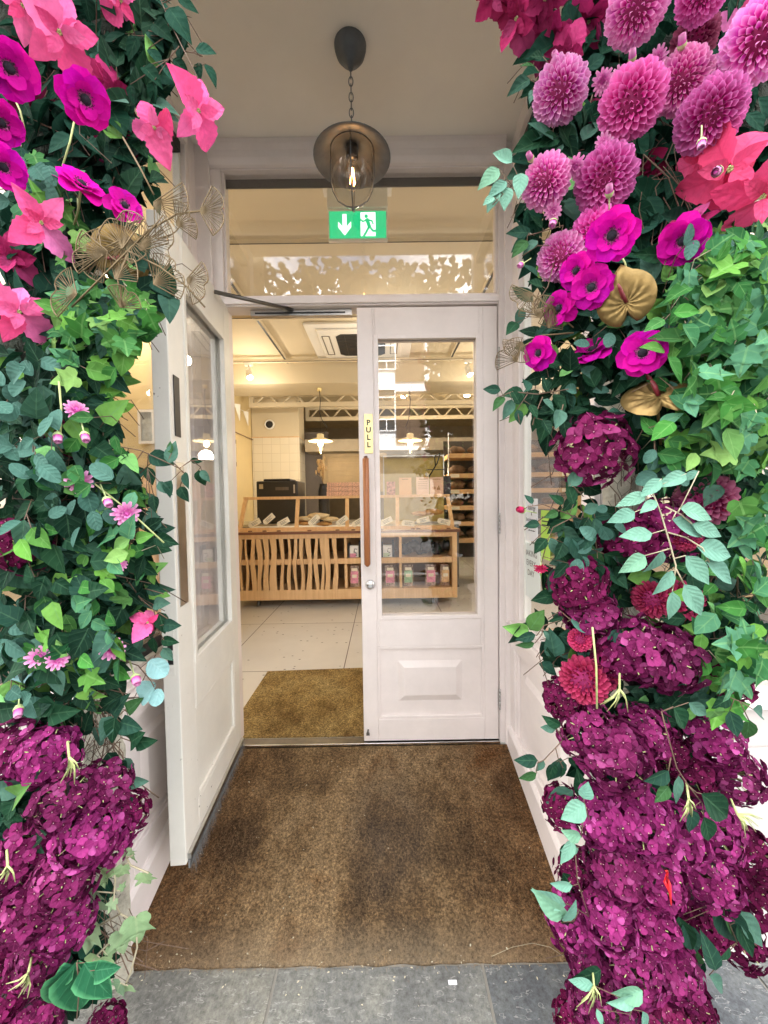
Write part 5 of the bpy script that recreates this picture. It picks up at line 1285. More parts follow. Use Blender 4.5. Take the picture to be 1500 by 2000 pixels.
def put(kind, px, py, rp, Y, label, tilt=None, group=None, roll=None):
    """a flower centred where (px, py) meets the plane Y, sized from its radius rp in pixels; tilt = (right, up) of the way it faces"""
    lst, cat, R0 = NOFF[kind]; i = CNT.get(kind, 0); CNT[kind] = i + 1
    src = lst[i % len(lst)]; c = PY(px, py, Y)
    cosv = 1 / math.sqrt(1 + ((px - 750) ** 2 + (py - 1000) ** 2) / 562500)
    s = (rp / 750 * (Y - CAM.y)) / R0 * (1.12 * cosv) ** (.75 if kind in 'pqra' else .5) * {'g': .86, 'm': .84, 'b': .82, 'c': .92}.get(kind, 1)
    to = (CAM - c).normalized()
    tx, tz = tilt if tilt else (rnd.uniform(-.35, .35), rnd.uniform(-.45, .3))
    rgt = Vector((1, 0, 0)); d = (to + rgt * tx + Vector((0, 0, 1)) * tz).normalized()
    M = Matrix.Translation(c) @ face(d, (0, 0, 1), roll if roll is not None else rnd.uniform(0, 6.28)) @ Matrix.Scale(s, 4)
    if src.name in used: o = copy_tree(src, M=M)
    else: o = src; o.matrix_world = M; used.add(src.name)
    tag(o, label, cat, group); return o

# ------------------------------------------------------------------ leaves
def ivyp_mesh(m, L, PM, r):
    """lobed ivy leaf as a fan"""
    pts = [(0, .0), (.16, -.12), (.32, -.1), (.46, .06), (.5, .16), (.38, .27), (.37, .33), (.5, .46), (.58, .64), (.44, .62), (.27, .62), (.2, .74), (.11, .93), (0, 1.1)]
    vs = []; uv = []; n = len(pts); wav = r.uniform(0, 6); cur = r.uniform(-.05, .35); fo = r.uniform(.05, .45)
    def z(x, y): return L * (fo * abs(x) * .8 - cur * y * y + .03 * math.sin(9 * x + 7 * y + wav))
    for i in range(n):
        y = pts[i][1]; vs.append((0, max(0, y) * L, z(0, max(0, y)))); uv.append((.5, max(0, y)))
    for sg in (1, -1):
        for q in (.55, 1):
            for i in range(n):
                x, y = pts[i][0] * q * sg * (1 + .06 * math.sin(i * 2 + wav)), pts[i][1] * (q if pts[i][1] < .2 else 1) ; yy = pts[i][1] if q == 1 else .35 + (pts[i][1] - .35) * .8
                vs.append((x * L, yy * L, z(x, yy))); uv.append((.5 + x * .8, max(0, min(1, yy))))
    fs = []
    for k, (a, b) in enumerate(((0, n), (n, 2 * n), (0, 3 * n), (3 * n, 4 * n))):
        for i in range(n - 1): fs.append((a + i, b + i, b + i + 1, a + i + 1) if k < 2 else (a + i, a + i + 1, b + i + 1, b + i))
    m.add(vs, fs, uv, True, PM)
def leaf_at(m, base, tip, nrm, wr=.6, prof=leafp, r=rnd, kind='leaf', bend=None):
    y = (tip - base); L = y.length; y.normalize(); x = y.cross(nrm)
    if x.length < 1e-4: x = Vector((1, 0, 0))
    x.normalize(); z = x.cross(y)
    PM = Matrix((x, y, z)).transposed().to_4x4(); PM.translation = base
    if kind == 'ivy': ivyp_mesh(m, L / 1.05, PM, r)
    else: m.sheet(L, L * wr, prof, PM, 2, 6, 0, bend if bend is not None else r.uniform(-.05, .3), 0, r.uniform(.1, .65))
def spray(name, label, mat, stems, leaves, Y, wr=.6, tw='twig', prof=leafp, kind='leaf', jit=.014, group=None, dn=(0, -1, .3), stemr=.0011):
    """a hanging spray: stems are pixel polylines, leaves are (base, tip) pixel pairs, all around the plane Y"""
    allp = [q for s_ in stems for q in s_] + [l[0] for l in leaves]
    c = PY(*allp[0], Y); t = empty(name, c, label, 'spray' if kind != 'ivy' else 'ivy', group)
    m = MB()
    for s_ in stems:
        pp = [PY(x, y, Y + .004 * math.sin(i * 2)) for i, (x, y) in enumerate(s_)]; m.tube(pp, stemr, 5)
    for (b, e) in leaves:
        # petiole to nearest stem point
        best = None
        for s_ in stems:
            for (x0, y0), (x1, y1) in zip(s_[:-1], s_[1:]):
                dx, dy = x1 - x0, y1 - y0; k = max(0, min(1, ((b[0] - x0) * dx + (b[1] - y0) * dy) / (dx * dx + dy * dy + 1e-6)))
                q = (x0 + dx * k, y0 + dy * k); d = math.hypot(q[0] - b[0], q[1] - b[1])
                if best is None or d < best[0]: best = (d, q)
        if best: m.tube([PY(*best[1], Y), PY(b[0], b[1], Y)], stemr * .7, 4)
    m.build('twigs', M_[tw], t)
    m = MB()
    for (b, e) in leaves:
        j = rnd.uniform(-jit, jit); B = PY(b[0], b[1], Y); T = PY(e[0], e[1], Y + j)
        leaf_at(m, B, T, Vector(dn) + Vector((rnd.gauss(0, .25), 0, rnd.gauss(0, .25))), wr * rnd.uniform(.85, 1.1), prof, kind=kind)
    m.build('leaves', M_[mat], t); return t
GAPS = [(275, 760, 55, 75), (1205, 955, 45, 55), (1262, 1185, 45, 40), (1195, 770, 30, 45), (185, 1475, 35, 40), (232, 1860, 22, 35), (1500, 1600, 120, 300), (120, 1340, 20, 30)]   # openings where the pilaster shows
def mass(name, label_kind, mat, ells, L=(.045, .08), wr=.62, prof=leafp, kind='leaf', seed=1, down=.5, petiole=True, tw='twig'):
    """countless leaves filling ellipsoids given by pixel centre, radii, depth range"""
    r = random.Random(seed); m = MB(); tws = MB()
    for (cx, cy, rx, ry, y0, y1, n) in ells:
        for k in range(int(n * 1.25)):
            a = r.uniform(0, 6.283); q = r.random() ** .5; px, py = cx + rx * q * math.cos(a), cy + ry * q * math.sin(a)
            if any(((px - ex) / ew) ** 2 + ((py - ey) / eh) ** 2 < 1 for ex, ey, ew, eh in GAPS): continue
            Y = r.uniform(y0, y1); B = PY(px, py, Y)
            l = r.uniform(*L) * .88; a = r.uniform(0, 6.283)
            d = Vector((math.cos(a), r.uniform(-.5, .3), math.sin(a) - down)).normalized()
            nn = Vector((r.gauss(0, .45), -1, r.gauss(.25, .45)))
            leaf_at(m, B, B + d * l, nn, wr * r.uniform(.85, 1.15), prof, r, kind)
            if petiole and k % 6 == 0: tws.tube([B, B - d * l * .5 + Vector((0, .012, .006)), B - d * l * .9 + Vector((r.uniform(-.03, .03), .04, -.03))], .0011, 3, cap=False)
    o = m.build(name, M_[mat]); tag(o, kind='stuff')
    if petiole: tag(tws.build(name + '_twigs', M_[tw]), kind='stuff')
    return o

# ================================================================== FLOWERS: right side
GH, GDH, GA, GP = 'plum hydrangea heads', 'pink dahlias at the top right', 'magenta anemones', 'pink velvet poinsettias'
T = [
 # pink dahlias
 ('d', 1092, 180, 58, -1.0, 'pink dahlia at the left of the upper right cluster, beside the porch ceiling', (-.35, -.1)),
 ('d', 1234, 203, 66, -1.04, 'large pink dahlia with a dark rosy heart, second along the middle row', (-.1, -.2)),
 ('d', 1330, 163, 62, -1.0, 'pink dahlia partly tucked behind the two big ones in the top right', (0, -.35)),
 ('d', 1388, 228, 70, -1.05, 'hot pink dahlia with a pale bud at its lower edge, top right', (.1, -.25)),
 ('d', 1062, 356, 50, -1.0, 'pink dahlia turned sideways nearest the transom window', (-.7, -.1)),
 ('d', 1180, 350, 60, -1.02, 'bright pink dahlia above the anemones with a bud on its face', (-.1, -.1)),
 ('d', 1243, 22, 68, -1.03, 'pink dahlia cut by the top edge of the photo, right of the dark rose leaves', (0, -.5)),
 ('d', 1374, -12, 56, -1.03, 'pale pink dahlia just peeping in at the top edge', (0, -.5)),
 ('d', 1488, 78, 84, -1.06, 'biggest pink dahlia cut by the right edge near the top', (.1, -.3)),
 ('D', 1356, 80, 48, -.96, 'small dusky purple dahlia in the shade between the top blooms', (0, -.2)),
 ('d', 1162, 455, 50, -.98, 'pink dahlia half hidden behind the uppermost open anemone', (-.2, .1)),
 ('d', 1092, 502, 48, -.96, 'small pink dahlia left of the pair of anemones', (-.5, .1)),
 ('D', 1445, 115, 46, -.93, 'dusky dahlia deep in shade behind the big right edge bloom', (-.2, 0)),
 # crimson dahlias lower down
 ('D', 1375, 972, 55, -.98, 'dusky maroon dahlia behind the mint leaf spray', (-.3, .3)),
 ('c', 1408, 985, 34, -1.0, 'crimson dahlia at the right of the dusky maroon one', (.3, 0)),
 ('c', 1338, 1050, 32, -.99, 'little crimson dahlia framed by the mint leaf spray', (.2, 0)),
 ('c', 1272, 1172, 42, -.97, 'crimson dahlia low behind the left mint leaves', (-.4, -.2)),
 ('c', 1332, 1170, 46, -.97, 'crimson dahlia behind the middle of the mint leaf spray', (.3, .2)),
 ('c', 1137, 1330, 52, -1.0, 'crimson dahlia hanging beside the right porch dado', (-.3, -.3)),
 ('c', 1180, 1322, 32, -.99, 'rose red dahlia touching the crimson one from the right', (.4, 0)),
 ('c', 1132, 1248, 26, -.99, 'tiny crimson dahlia above the sill leaves', (-.3, .5)),
 # anemones
 ('a', 1195, 460, 52, -1.08, 'fully open magenta anemone uppermost in the right arrangement', (0, .05)),
 ('a', 1335, 470, 52, -1.03, 'magenta anemone standing apart under the coral poinsettia', (-.1, -.1)),
 ('a', 1128, 530, 36, -1.0, 'magenta anemone half covered, left of the gold anthurium', (-.5, .1)),
 ('a', 1156, 562, 42, -1.04, 'magenta anemone touching the gold anthurium from the left', (-.15, .1)),
 ('a', 1095, 602, 34, -1.0, 'small magenta anemone turned left beside the wire leaves', (-.8, 0)),
 ('a', 1055, 690, 32, -1.0, 'dark magenta anemone furthest left near the door hinge', (-.7, 0)),
 ('a', 1158, 690, 40, -.97, 'magenta anemone seen edge on below the gold anthurium', (-.3, 1.3)),
 ('a', 1255, 690, 47, -1.04, 'magenta anemone facing out between the two gold anthuriums', (0, .1)),
 # gold anthuriums
 ('g', 1223, 590, 66, -1.06, 'gold anthurium facing the viewer with a dark red spadix', (0, .05)),
 ('g', 1286, 773, 80, -1.04, 'gold anthurium seen from below, shaded brown', (.1, 1.15)),
 # poinsettias
 ('q', 1010, 35, 78, -.95, 'deep rose poinsettia nearest the lantern at the top of the right side', (-.5, -.3)),
 ('q', 1075, 70, 82, -.93, 'deep rose poinsettia behind the leftmost dahlia', (-.2, -.4)),
 ('q', 1150, 40, 80, -.92, 'dark rose poinsettia in shade at the top, left of the cut dahlia', (0, -.4)),
 ('q', 1170, 240, 62, -.9, 'dark rose poinsettia in the gap below the first two dahlias', (0, -.2)),
 ('q', 1250, 330, 62, -.9, 'dark rose poinsettia behind the stems right of the bright dahlia', (.3, -.2)),
 ('p', 1445, 45, 60, -.95, 'pink poinsettia between the pale dahlia and the right edge bloom', (.2, -.1)),
 ('r', 1425, 330, 135, -1.04, 'large coral poinsettia under the hot pink dahlia', (.1, 0)),
 ('r', 1488, 385, 120, -1.06, 'coral poinsettia cut by the right edge of the photo', (.2, .1)),
 ('r', 1375, 310, 90, -.99, 'coral poinsettia just left of the large coral one', (-.3, .1)),
 ('q', 965, -8, 74, -.96, 'deep rose poinsettia at the top edge reaching furthest over the ceiling', (-.4, -.4)),
 ('q', 1065, -5, 84, -.97, 'deep rose poinsettia at the top edge above two others', (-.1, -.4)),
 ('q', 1110, 105, 66, -.95, 'rosy poinsettia bract cluster right behind the leftmost pale bud', (-.2, -.1)),
 ('q', 1345, 442, 60, -.98, 'dusky rose poinsettia behind the lone anemone', (.1, .6)),
 # small ones
 ('m', 1176, 157, 28, -1.0, 'mauve chrysanthemum between the first and second dahlia', None),
 ('m', 1212, 150, 24, -.99, 'mauve chrysanthemum just above the second dahlia', None),
 ('m', 1122, 325, 26, -1.01, 'mauve chrysanthemum between the sideways and bright dahlias', None),
 ('m', 1178, 282, 24, -1.01, 'mauve chrysanthemum on top of the bright dahlia', None),
 ('m', 1080, 412, 22, -.99, 'dark mauve chrysanthemum under the sideways dahlia', None),
 ('m', 1285, 115, 26, -.95, 'shaded mauve chrysanthemum left of the dusky dahlia', None),
 ('m', 1400, 128, 28, -.97, 'mauve chrysanthemum below the dusky dahlia on its right', None),
 ('b', 1086, 112, 12, -1.02, 'pale pink bud above the leftmost dahlia', (-.3, .8)),
 ('b', 1235, 112, 13, -1.02, 'pink bud with a teal leaf above the second dahlia', (0, 1)),
 ('b', 1332, 85, 15, -1.03, 'pink bud in a green calyx in front of the dusky dahlia', (0, 1)),
 ('b', 1370, 280, 15, -1.11, 'pale bud in front of the hot pink dahlia', (0, -1)),
 ('b', 1190, 375, 13, -1.08, 'pale bud in front of the bright pink dahlia', (0, 1)),
 ('b', 1036, 308, 11, -1.01, 'small round bud above the sideways dahlia', (-.4, .8)),
 ('b', 1080, 436, 13, -1.0, 'pink bud under the mauve flower near the window', (-.2, -.5)),
 ('b', 1018, 517, 9, -1.0, 'tiny bud on a thin stem poking toward the window frame', (-.8, -.5)),
 ('b', 1400, 335, 17, -1.12, 'mauve bud resting on the coral poinsettia', (-.2, 0)),
 ('e', 1019, 996, 9, -.98, 'crimson round bud in front of the pale blue notice', (-.9, .2)),
 ('n', 1056, 1108, 13, -.98, 'crimson drooping bloom in front of the lower window notice', (-.1, -1)),
 # hydrangeas
 ('h', 1160, 878, 66, -.98, 'lone plum hydrangea head high beside the porch window', (-.1, 0)),
 ('h', 1300, 1030, 60, -.94, 'plum hydrangea behind the top of the mint leaf spray', (-.2, .1)),
 ('H', 1235, 1055, 54, -.94, 'dark plum hydrangea left of the mint leaf spray', (-.3, .1)),
 ('H', 1130, 1145, 52, -.97, 'dark plum hydrangea in front of the porch window sill corner', (-.3, .1)),
 ('h', 1150, 1195, 50, -.97, 'plum hydrangea just below another at the end of the window notice', (-.3, -.3)),
 ('H', 1180, 1275, 50, -.97, 'dark plum hydrangea between the sill and the broad bright head', (-.2, 0)),
 ('h', 1235, 1268, 64, -1.0, 'bright plum hydrangea under the bare pilaster, left one of three', (-.1, .1)),
 ('h', 1300, 1285, 64, -.99, 'bright plum hydrangea under the bare pilaster, right one of three', (.2, .1)),
 ('H', 1100, 1365, 38, -.96, 'dark plum hydrangea peeping under the crimson dahlia', (-.5, -.3)),
 ('h', 1150, 1430, 56, -1.0, 'plum hydrangea topped by bare green stalks beside the dado', (-.3, .2)),
 ('h', 1200, 1475, 66, -1.03, 'large bright plum hydrangea just below the bare green stalks', (-.1, 0)),
 ('h', 1255, 1425, 50, -1.0, 'plum hydrangea with a round mint leaf on it', (.1, .2)),
 ('H', 1300, 1465, 44, -.96, 'dark plum hydrangea shaded behind the round mint leaf', (.2, 0)),
 ('H', 1420, 1330, 44, -.93, 'dark plum hydrangea below the pale green ivy on the far right', (.3, .2)),
 ('h', 1395, 1440, 58, -.97, 'plum hydrangea near the white boards, upper of the right column', (.2, .1)),
 ('h', 1425, 1510, 58, -.96, 'plum hydrangea bulging toward the white boards', (.5, 0)),
 ('H', 1345, 1500, 50, -.95, 'dark plum hydrangea behind the hanging green leaf pair', (0, .1)),
 ('H', 1098, 1575, 40, -.96, 'small dark plum hydrangea sticking out over the mat', (-.8, .1)),
 ('h', 1170, 1590, 56, -1.0, 'plum hydrangea behind the big pale leaf, left side', (-.3, .1)),
 ('h', 1250, 1600, 66, -1.04, 'palest plum hydrangea in the middle of the right mass', (-.1, .1)),
 ('h', 1320, 1625, 62, -1.02, 'plum hydrangea right of the palest one', (.1, .1)),
 ('h', 1395, 1620, 58, -.99, 'plum hydrangea under the yellow green stalks on the right', (.3, .1)),
 ('h', 1200, 1690, 60, -1.03, 'plum hydrangea left of the hanging red tag', (-.3, 0)),
 ('h', 1280, 1710, 62, -1.05, 'plum hydrangea crossed by the hanging red tag', (0, 0)),
 ('h', 1385, 1715, 60, -1.03, 'bright plum hydrangea with one big pale floret, right of the red tag', (.2, -.1)),
 ('H', 1465, 1665, 54, -.95, 'dark plum hydrangea against the white boards at the right edge', (.6, .1)),
 ('H', 1475, 1750, 56, -.95, 'dark plum hydrangea lower on the right edge by the boards', (.6, 0)),
 ('H', 1440, 1830, 56, -.94, 'darkest plum hydrangea low by the wall foot', (.4, -.2)),
 ('H', 1365, 1810, 52, -.95, 'dark plum hydrangea in the shadow of the long hanging leaves', (.2, -.2)),
 ('H', 1130, 1705, 46, -.96, 'dark plum hydrangea behind the teal leaf next to the mat edge', (-.5, 0)),
 ('h', 1115, 1795, 54, -1.0, 'plum hydrangea spreading over the mat corner', (-.5, -.1)),
 ('h', 1190, 1790, 60, -1.05, 'plum hydrangea low in the mass above the mat corner', (-.2, -.1)),
 ('h', 1265, 1800, 62, -1.06, 'plum hydrangea below the red tag', (.1, -.1)),
 ('h', 1155, 1870, 54, -1.02, 'plum hydrangea above the paving at the bottom left of the mass', (-.4, -.2)),
 ('h', 1235, 1880, 64, -1.07, 'plum hydrangea central in the lowest part of the right mass', (0, -.2)),
 ('h', 1315, 1890, 58, -1.05, 'plum hydrangea above the bottom right slab', (.3, -.2)),
 ('h', 1150, 1950, 50, -1.0, 'plum hydrangea by green stalks over the paving', (-.4, -.3)),
 ('h', 1290, 1965, 60, -1.06, 'plum hydrangea at the bottom edge, middle of three', (.1, -.3)),
 ('H', 1350, 1968, 54, -1.0, 'dark plum hydrangea at the bottom edge, right of three', (.5, -.3)),
 ('h', 1215, 1985, 56, -1.04, 'plum hydrangea at the bottom edge below the folded pale leaf', (-.2, -.3)),
 ('H', 1120, 1995, 44, -.98, 'dark plum hydrangea at the bottom edge, left of three', (-.5, -.2)),
 # left side
 ('p', 115, 62, 112, -1.06, 'largest pink poinsettia in the top left', (.1, -.1)),
 ('p', 235, 0, 78, -1.0, 'pink poinsettia at the top edge on the left', (.2, -.2)),
 ('p', 45, 10, 90, -1.02, 'pink poinsettia in the top left corner of the photo', (0, -.2)),
 ('p', 385, 215, 82, -1.02, 'pink poinsettia hanging furthest over the porch ceiling', (.5, -.2)),
 ('p', 300, 248, 74, -1.02, 'pink poinsettia drooping beside the left window frame', (.3, -.3)),
 ('q', 215, 175, 70, -.96, 'dusky rose poinsettia right of the upper anemones', (.3, -.1)),
 ('q', 235, 290, 66, -.92, 'dark maroon poinsettia shaded behind the drooping pink one', (.2, -.4)),
 ('q', 90, 220, 66, -.92, 'dark rose poinsettia between the left edge anemones', (0, -.2)),
 ('p', 80, 435, 82, -1.06, 'three petalled pink poinsettia in the middle of the left side', (.1, 0)),
 ('q', 20, 505, 66, -.98, 'dark rose poinsettia at the left edge under the three petalled one', (-.1, .3)),
 ('p', 38, 610, 84, -1.02, 'pink poinsettia low on the left edge above the teal leaves', (0, .1)),
 ('q', 120, 865, 54, -.98, 'small dusky rose poinsettia below two pale buds', (.2, -.3)),
 ('p', 287, 1215, 46, -1.0, 'small bright pink poinsettia in front of the open door edge', (.3, -.2)),
 ('a', 15, 132, 66, -1.08, 'magenta anemone at the left edge, uppermost', (.35, -.1)),
 ('a', 165, 193, 56, -1.08, 'magenta anemone with a thick green stem in the upper left', (.3, -.2)),
 ('a', 0, 238, 50, -1.06, 'magenta anemone at the left edge, middle of three', (.6, -.4)),
 ('a', 3, 325, 52, -1.06, 'magenta anemone at the left edge, lowest of three', (.7, -.3)),
 ('a', 158, 368, 50, -1.04, 'magenta anemone seen from the side over a green stem', (.3, 1.2)),
 ('a', 242, 405, 38, -1.02, 'darker magenta anemone above the gold wire leaves', (.3, .6)),
 ('g', 245, 500, 66, -.99, 'gold anthurium tucked behind the wire leaves on the left', (.1, -.1)),
 ('m', 148, 802, 25, -1.05, 'mauve chrysanthemum highest among the left leaves', (.1, .5)),
 ('m', 156, 942, 30, -1.06, 'mauve chrysanthemum left of the climbing buds', (0, .1)),
 ('m', 246, 1002, 30, -1.05, 'mauve chrysanthemum nearest the open door edge', (.1, -.2)),
 ('m', 234, 1101, 18, -1.03, 'small mauve chrysanthemum below the pair by the door edge', (0, 0)),
 ('m', 78, 1283, 30, -1.07, 'left one of two touching mauve chrysanthemums', (-.1, .1)),
 ('m', 112, 1287, 28, -1.07, 'right one of two touching mauve chrysanthemums', (.2, .1)),
 ('m', 218, 1268, 28, -1.05, 'mauve chrysanthemum above the pale blue round leaves', (.3, .2)),
 ('b', 113, 853, 14, -1.08, 'pale cream and pink bud hanging at the left', (0, -1)),
 ('b', 166, 852, 14, -1.08, 'deeper pink bud beside the hanging cream one', (.2, -.9)),
 ('b', 210, 979, 14, -1.07, 'cream bud on a slanting stem by the chrysanthemum', (.3, -.8)),
 ('b', 265, 1326, 15, -1.05, 'mauve bud hanging left of the blue round leaves', (.2, -.7)),
 ('b', 36, 1387, 15, -1.08, 'mauve bud just above the left hydrangeas', (-.1, -.9)),
 ('H', 35, 1065, 56, -1.02, 'dark plum hydrangea alone on the left edge among leaves', (.1, 0)),
 ('h', 25, 1465, 62, -1.04, 'plum hydrangea on the left edge, top of the lower mass', (0, .1)),
 ('h', 90, 1475, 60, -1.06, 'plum hydrangea left of the yellow green stalks', (.2, .1)),
 ('h', 200, 1545, 56, -1.04, 'plum hydrangea right of the yellow green stalks', (.3, .2)),
 ('h', 128, 1560, 60, -1.08, 'bright plum hydrangea directly under the yellow green stalks', (0, .2)),
 ('H', 245, 1590, 44, -.99, 'dark plum hydrangea nearest the porch base on the left', (.6, .1)),
 ('h', 170, 1625, 64, -1.08, 'plum hydrangea in the broadest part of the left mass', (.2, 0)),
 ('h', 215, 1640, 48, -1.04, 'plum hydrangea at the right rim of the left mass', (.5, -.1)),
 ('h', 70, 1640, 62, -1.06, 'plum hydrangea beside the dark green leaf pocket', (0, .1)),
 ('h', 125, 1715, 66, -1.1, 'bright plum hydrangea central in the lower left', (.2, 0)),
 ('h', 15, 1700, 60, -1.08, 'plum hydrangea on the left edge with green stalks', (-.1, 0)),
 ('h', 60, 1775, 64, -1.1, 'plum hydrangea low on the left side', (0, 0)),
 ('h', 130, 1800, 58, -1.08, 'plum hydrangea beside the pale ivy trail', (.3, -.1)),
 ('H', 10, 1840, 62, -1.06, 'dark plum hydrangea low on the left edge', (0, -.1)),
 ('h', 80, 1870, 58, -1.08, 'plum hydrangea above the large folded green leaf', (.1, -.2)),
 ('H', 20, 1935, 56, -1.04, 'shaded plum hydrangea left of the large folded leaf', (0, -.3)),
 ('h', 70, 1995, 56, -1.06, 'plum hydrangea at the bottom edge below the folded leaf', (.1, -.3)),
 ('H', 205, 2010, 46, -.98, 'dark plum hydrangea at the bottom edge beside the paving', (.4, -.3)),
]
GR = {'h': GH, 'H': 'dark plum hydrangea heads', 'd': GDH, 'D': 'dusky dahlias', 'c': 'crimson dahlias', 'a': GA, 'p': GP, 'q': 'dark rose poinsettias', 'r': 'coral poinsettias', 'm': 'mauve chrysanthemums', 'n': 'crimson small blooms', 'e': 'crimson small blooms', 'b': 'mauve flower buds', 'g': 'gold anthuriums'}
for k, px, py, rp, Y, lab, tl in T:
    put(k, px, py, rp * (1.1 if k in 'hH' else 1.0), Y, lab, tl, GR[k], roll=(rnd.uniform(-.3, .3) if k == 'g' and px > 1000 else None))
for p in PROTO:
    if p.name not in used:
        for ch in list(p.children): bpy.data.objects.remove(ch)
        bpy.data.objects.remove(p)

# ------------------------------------------------------------------ leaf sprays
spray('mint_leaf_spray', 'broad mint green leaf spray fanning in front of the crimson dahlias', 'euca',
      [[(1272, 955), (1290, 1000), (1308, 1060), (1320, 1105), (1314, 1150)], [(1300, 990), (1330, 1005), (1350, 1022)], [(1305, 1040), (1340, 1050), (1372, 1070), (1385, 1098)], [(1320, 1110), (1336, 1141)]],
      [((1274, 1042), (1212, 1046)), ((1260, 1085), (1216, 1118)), ((1294, 1075), (1266, 1125)), ((1313, 1114), (1282, 1165)), ((1313, 1155), (1313, 1214)), ((1336, 1141), (1375, 1205)), ((1339, 1085), (1382, 1141)), ((1378, 1096), (1438, 1141)), ((1361, 1068), (1444, 1085)), ((1313, 1015), (1370, 1051)), ((1352, 1024), (1421, 1047)), ((1328, 992), (1400, 1012)), ((1282, 978), (1252, 1000)), ((1292, 935), (1248, 972)), ((1240, 1000), (1190, 1018)), ((1262, 965), (1208, 985)), ((1340, 925), (1285, 950)), ((1365, 920), (1328, 940))], -1.1, .5, 'twigp', stemr=.0014)
spray('leafy_spray', 'teal and lime leaf spray in front of the transom window corner', 'euca', [[(1050, 340), (1000, 362), (962, 400)]],
      [((1000, 318), (962, 300)), ((975, 330), (938, 358)), ((990, 355), (952, 385)), ((975, 372), (950, 415)), ((990, 365), (985, 408)), ((1018, 338), (1014, 380)), ((965, 385), (944, 398))], -1.0, .6)
spray('leafy_spray', 'dark leaf spray hanging in front of the upper door hinge', 'leaf', [[(1110, 760), (1050, 770), (1000, 765), (975, 775)], [(1030, 770), (1010, 800), (1015, 825)], [(1060, 775), (1045, 810), (1040, 830)], [(1100, 790), (1090, 830)]],
      [((978, 762), (943, 760)), ((985, 775), (962, 803)), ((1000, 780), (983, 820)), ((1015, 790), (1002, 760)), ((1010, 800), (1018, 830)), ((1035, 790), (1052, 815)), ((1045, 810), (1042, 845)), ((1060, 780), (1085, 800)), ((1070, 765), (1062, 735)), ((1095, 800), (1085, 838)), ((1030, 765), (1025, 735)), ((1100, 820), (1110, 860)), ((1060, 820), (1075, 850))], -1.0, .62)
spray('leafy_spray', 'leaf spray reaching across the window notices', 'leaf', [[(1150, 1020), (1100, 1000), (1060, 985), (1030, 990), (1021, 996)], [(1120, 1010), (1080, 1030), (1068, 1060), (1058, 1098)], [(1140, 970), (1110, 940)]],
      [((1055, 1025), (1022, 1025)), ((1090, 1000), (1062, 1012)), ((1075, 1050), (1085, 1085)), ((1068, 1052), (1042, 1080)), ((1040, 985), (1025, 965)), ((1100, 985), (1075, 965)), ((1120, 985), (1110, 940)), ((1140, 1000), (1170, 985)), ((1150, 1010), (1128, 1045)), ((1110, 950), (1140, 915)), ((1160, 1040), (1140, 1075)), ((1100, 1060), (1085, 1095)), ((1110, 1100), (1080, 1130))], -.99, .6)
spray('leafy_spray', 'pair of leaves on a forked twig over the porch sill', 'leaf', [[(1100, 1210), (1062, 1222), (1048, 1242)], [(1062, 1222), (1058, 1240), (1045, 1256)]],
      [((1046, 1240), (1006, 1250)), ((1044, 1256), (1008, 1264)), ((1062, 1232), (1075, 1252)), ((1100, 1205), (1070, 1215))], -.98, .4)
spray('leafy_spray', 'dark and lime leaf spray in front of the right dado panel', 'leaf', [[(1125, 1425), (1100, 1445), (1062, 1485), (1050, 1490)], [(1085, 1460), (1090, 1480), (1100, 1500)], [(1100, 1445), (1082, 1415)]],
      [((1050, 1485), (1006, 1487)), ((1048, 1510), (1013, 1522)), ((1062, 1485), (1048, 1510)), ((1082, 1490), (1070, 1525)), ((1095, 1480), (1075, 1535)), ((1100, 1500), (1098, 1522)), ((1095, 1418), (1058, 1398)), ((1085, 1425), (1055, 1420)), ((1110, 1480), (1128, 1500))], -1.0, .58)
spray('leafy_spray', 'dark leaf spray hanging over the middle of the right hydrangeas', 'leaf', [[(1292, 1390), (1305, 1440), (1322, 1500), (1345, 1535), (1372, 1570)], [(1310, 1480), (1305, 1510)], [(1345, 1535), (1360, 1548)]],
      [((1306, 1505), (1258, 1528)), ((1306, 1535), (1280, 1568)), ((1325, 1515), (1322, 1572)), ((1370, 1550), (1425, 1600)), ((1350, 1580), (1355, 1635)), ((1375, 1595), (1390, 1650)), ((1315, 1380), (1338, 1425)), ((1345, 1372), (1385, 1400))], -1.12, .58)
spray('leafy_spray', 'dark and lime leaves in front of the white boards at the right', 'leaf', [[(1420, 1360), (1445, 1370), (1470, 1385)], [(1445, 1370), (1462, 1405)]], [((1425, 1388), (1440, 1440)), ((1462, 1405), (1462, 1452)), ((1470, 1385), (1500, 1400)), ((1425, 1362), (1395, 1385))], -1.06, .6)
spray('leafy_spray', 'pale leaves pointing over the mat corner', 'euca', [[(1150, 1790), (1120, 1770), (1105, 1765)], [(1130, 1780), (1120, 1800)], [(1150, 1790), (1128, 1720), (1122, 1645)]],
      [((1105, 1768), (1042, 1748)), ((1105, 1790), (1045, 1750)), ((1100, 1800), (1128, 1762)), ((1118, 1730), (1075, 1728)), ((1120, 1640), (1095, 1690)), ((1130, 1655), (1092, 1665))], -1.06, .45)
spray('leafy_spray', 'large pale green leaf sticking out left of the right hydrangeas', 'euca', [[(1150, 1600), (1142, 1570)], [(1142, 1570), (1135, 1635)]], [((1142, 1570), (1095, 1600)), ((1135, 1635), (1098, 1628)), ((1140, 1560), (1150, 1530))], -1.08, .85)
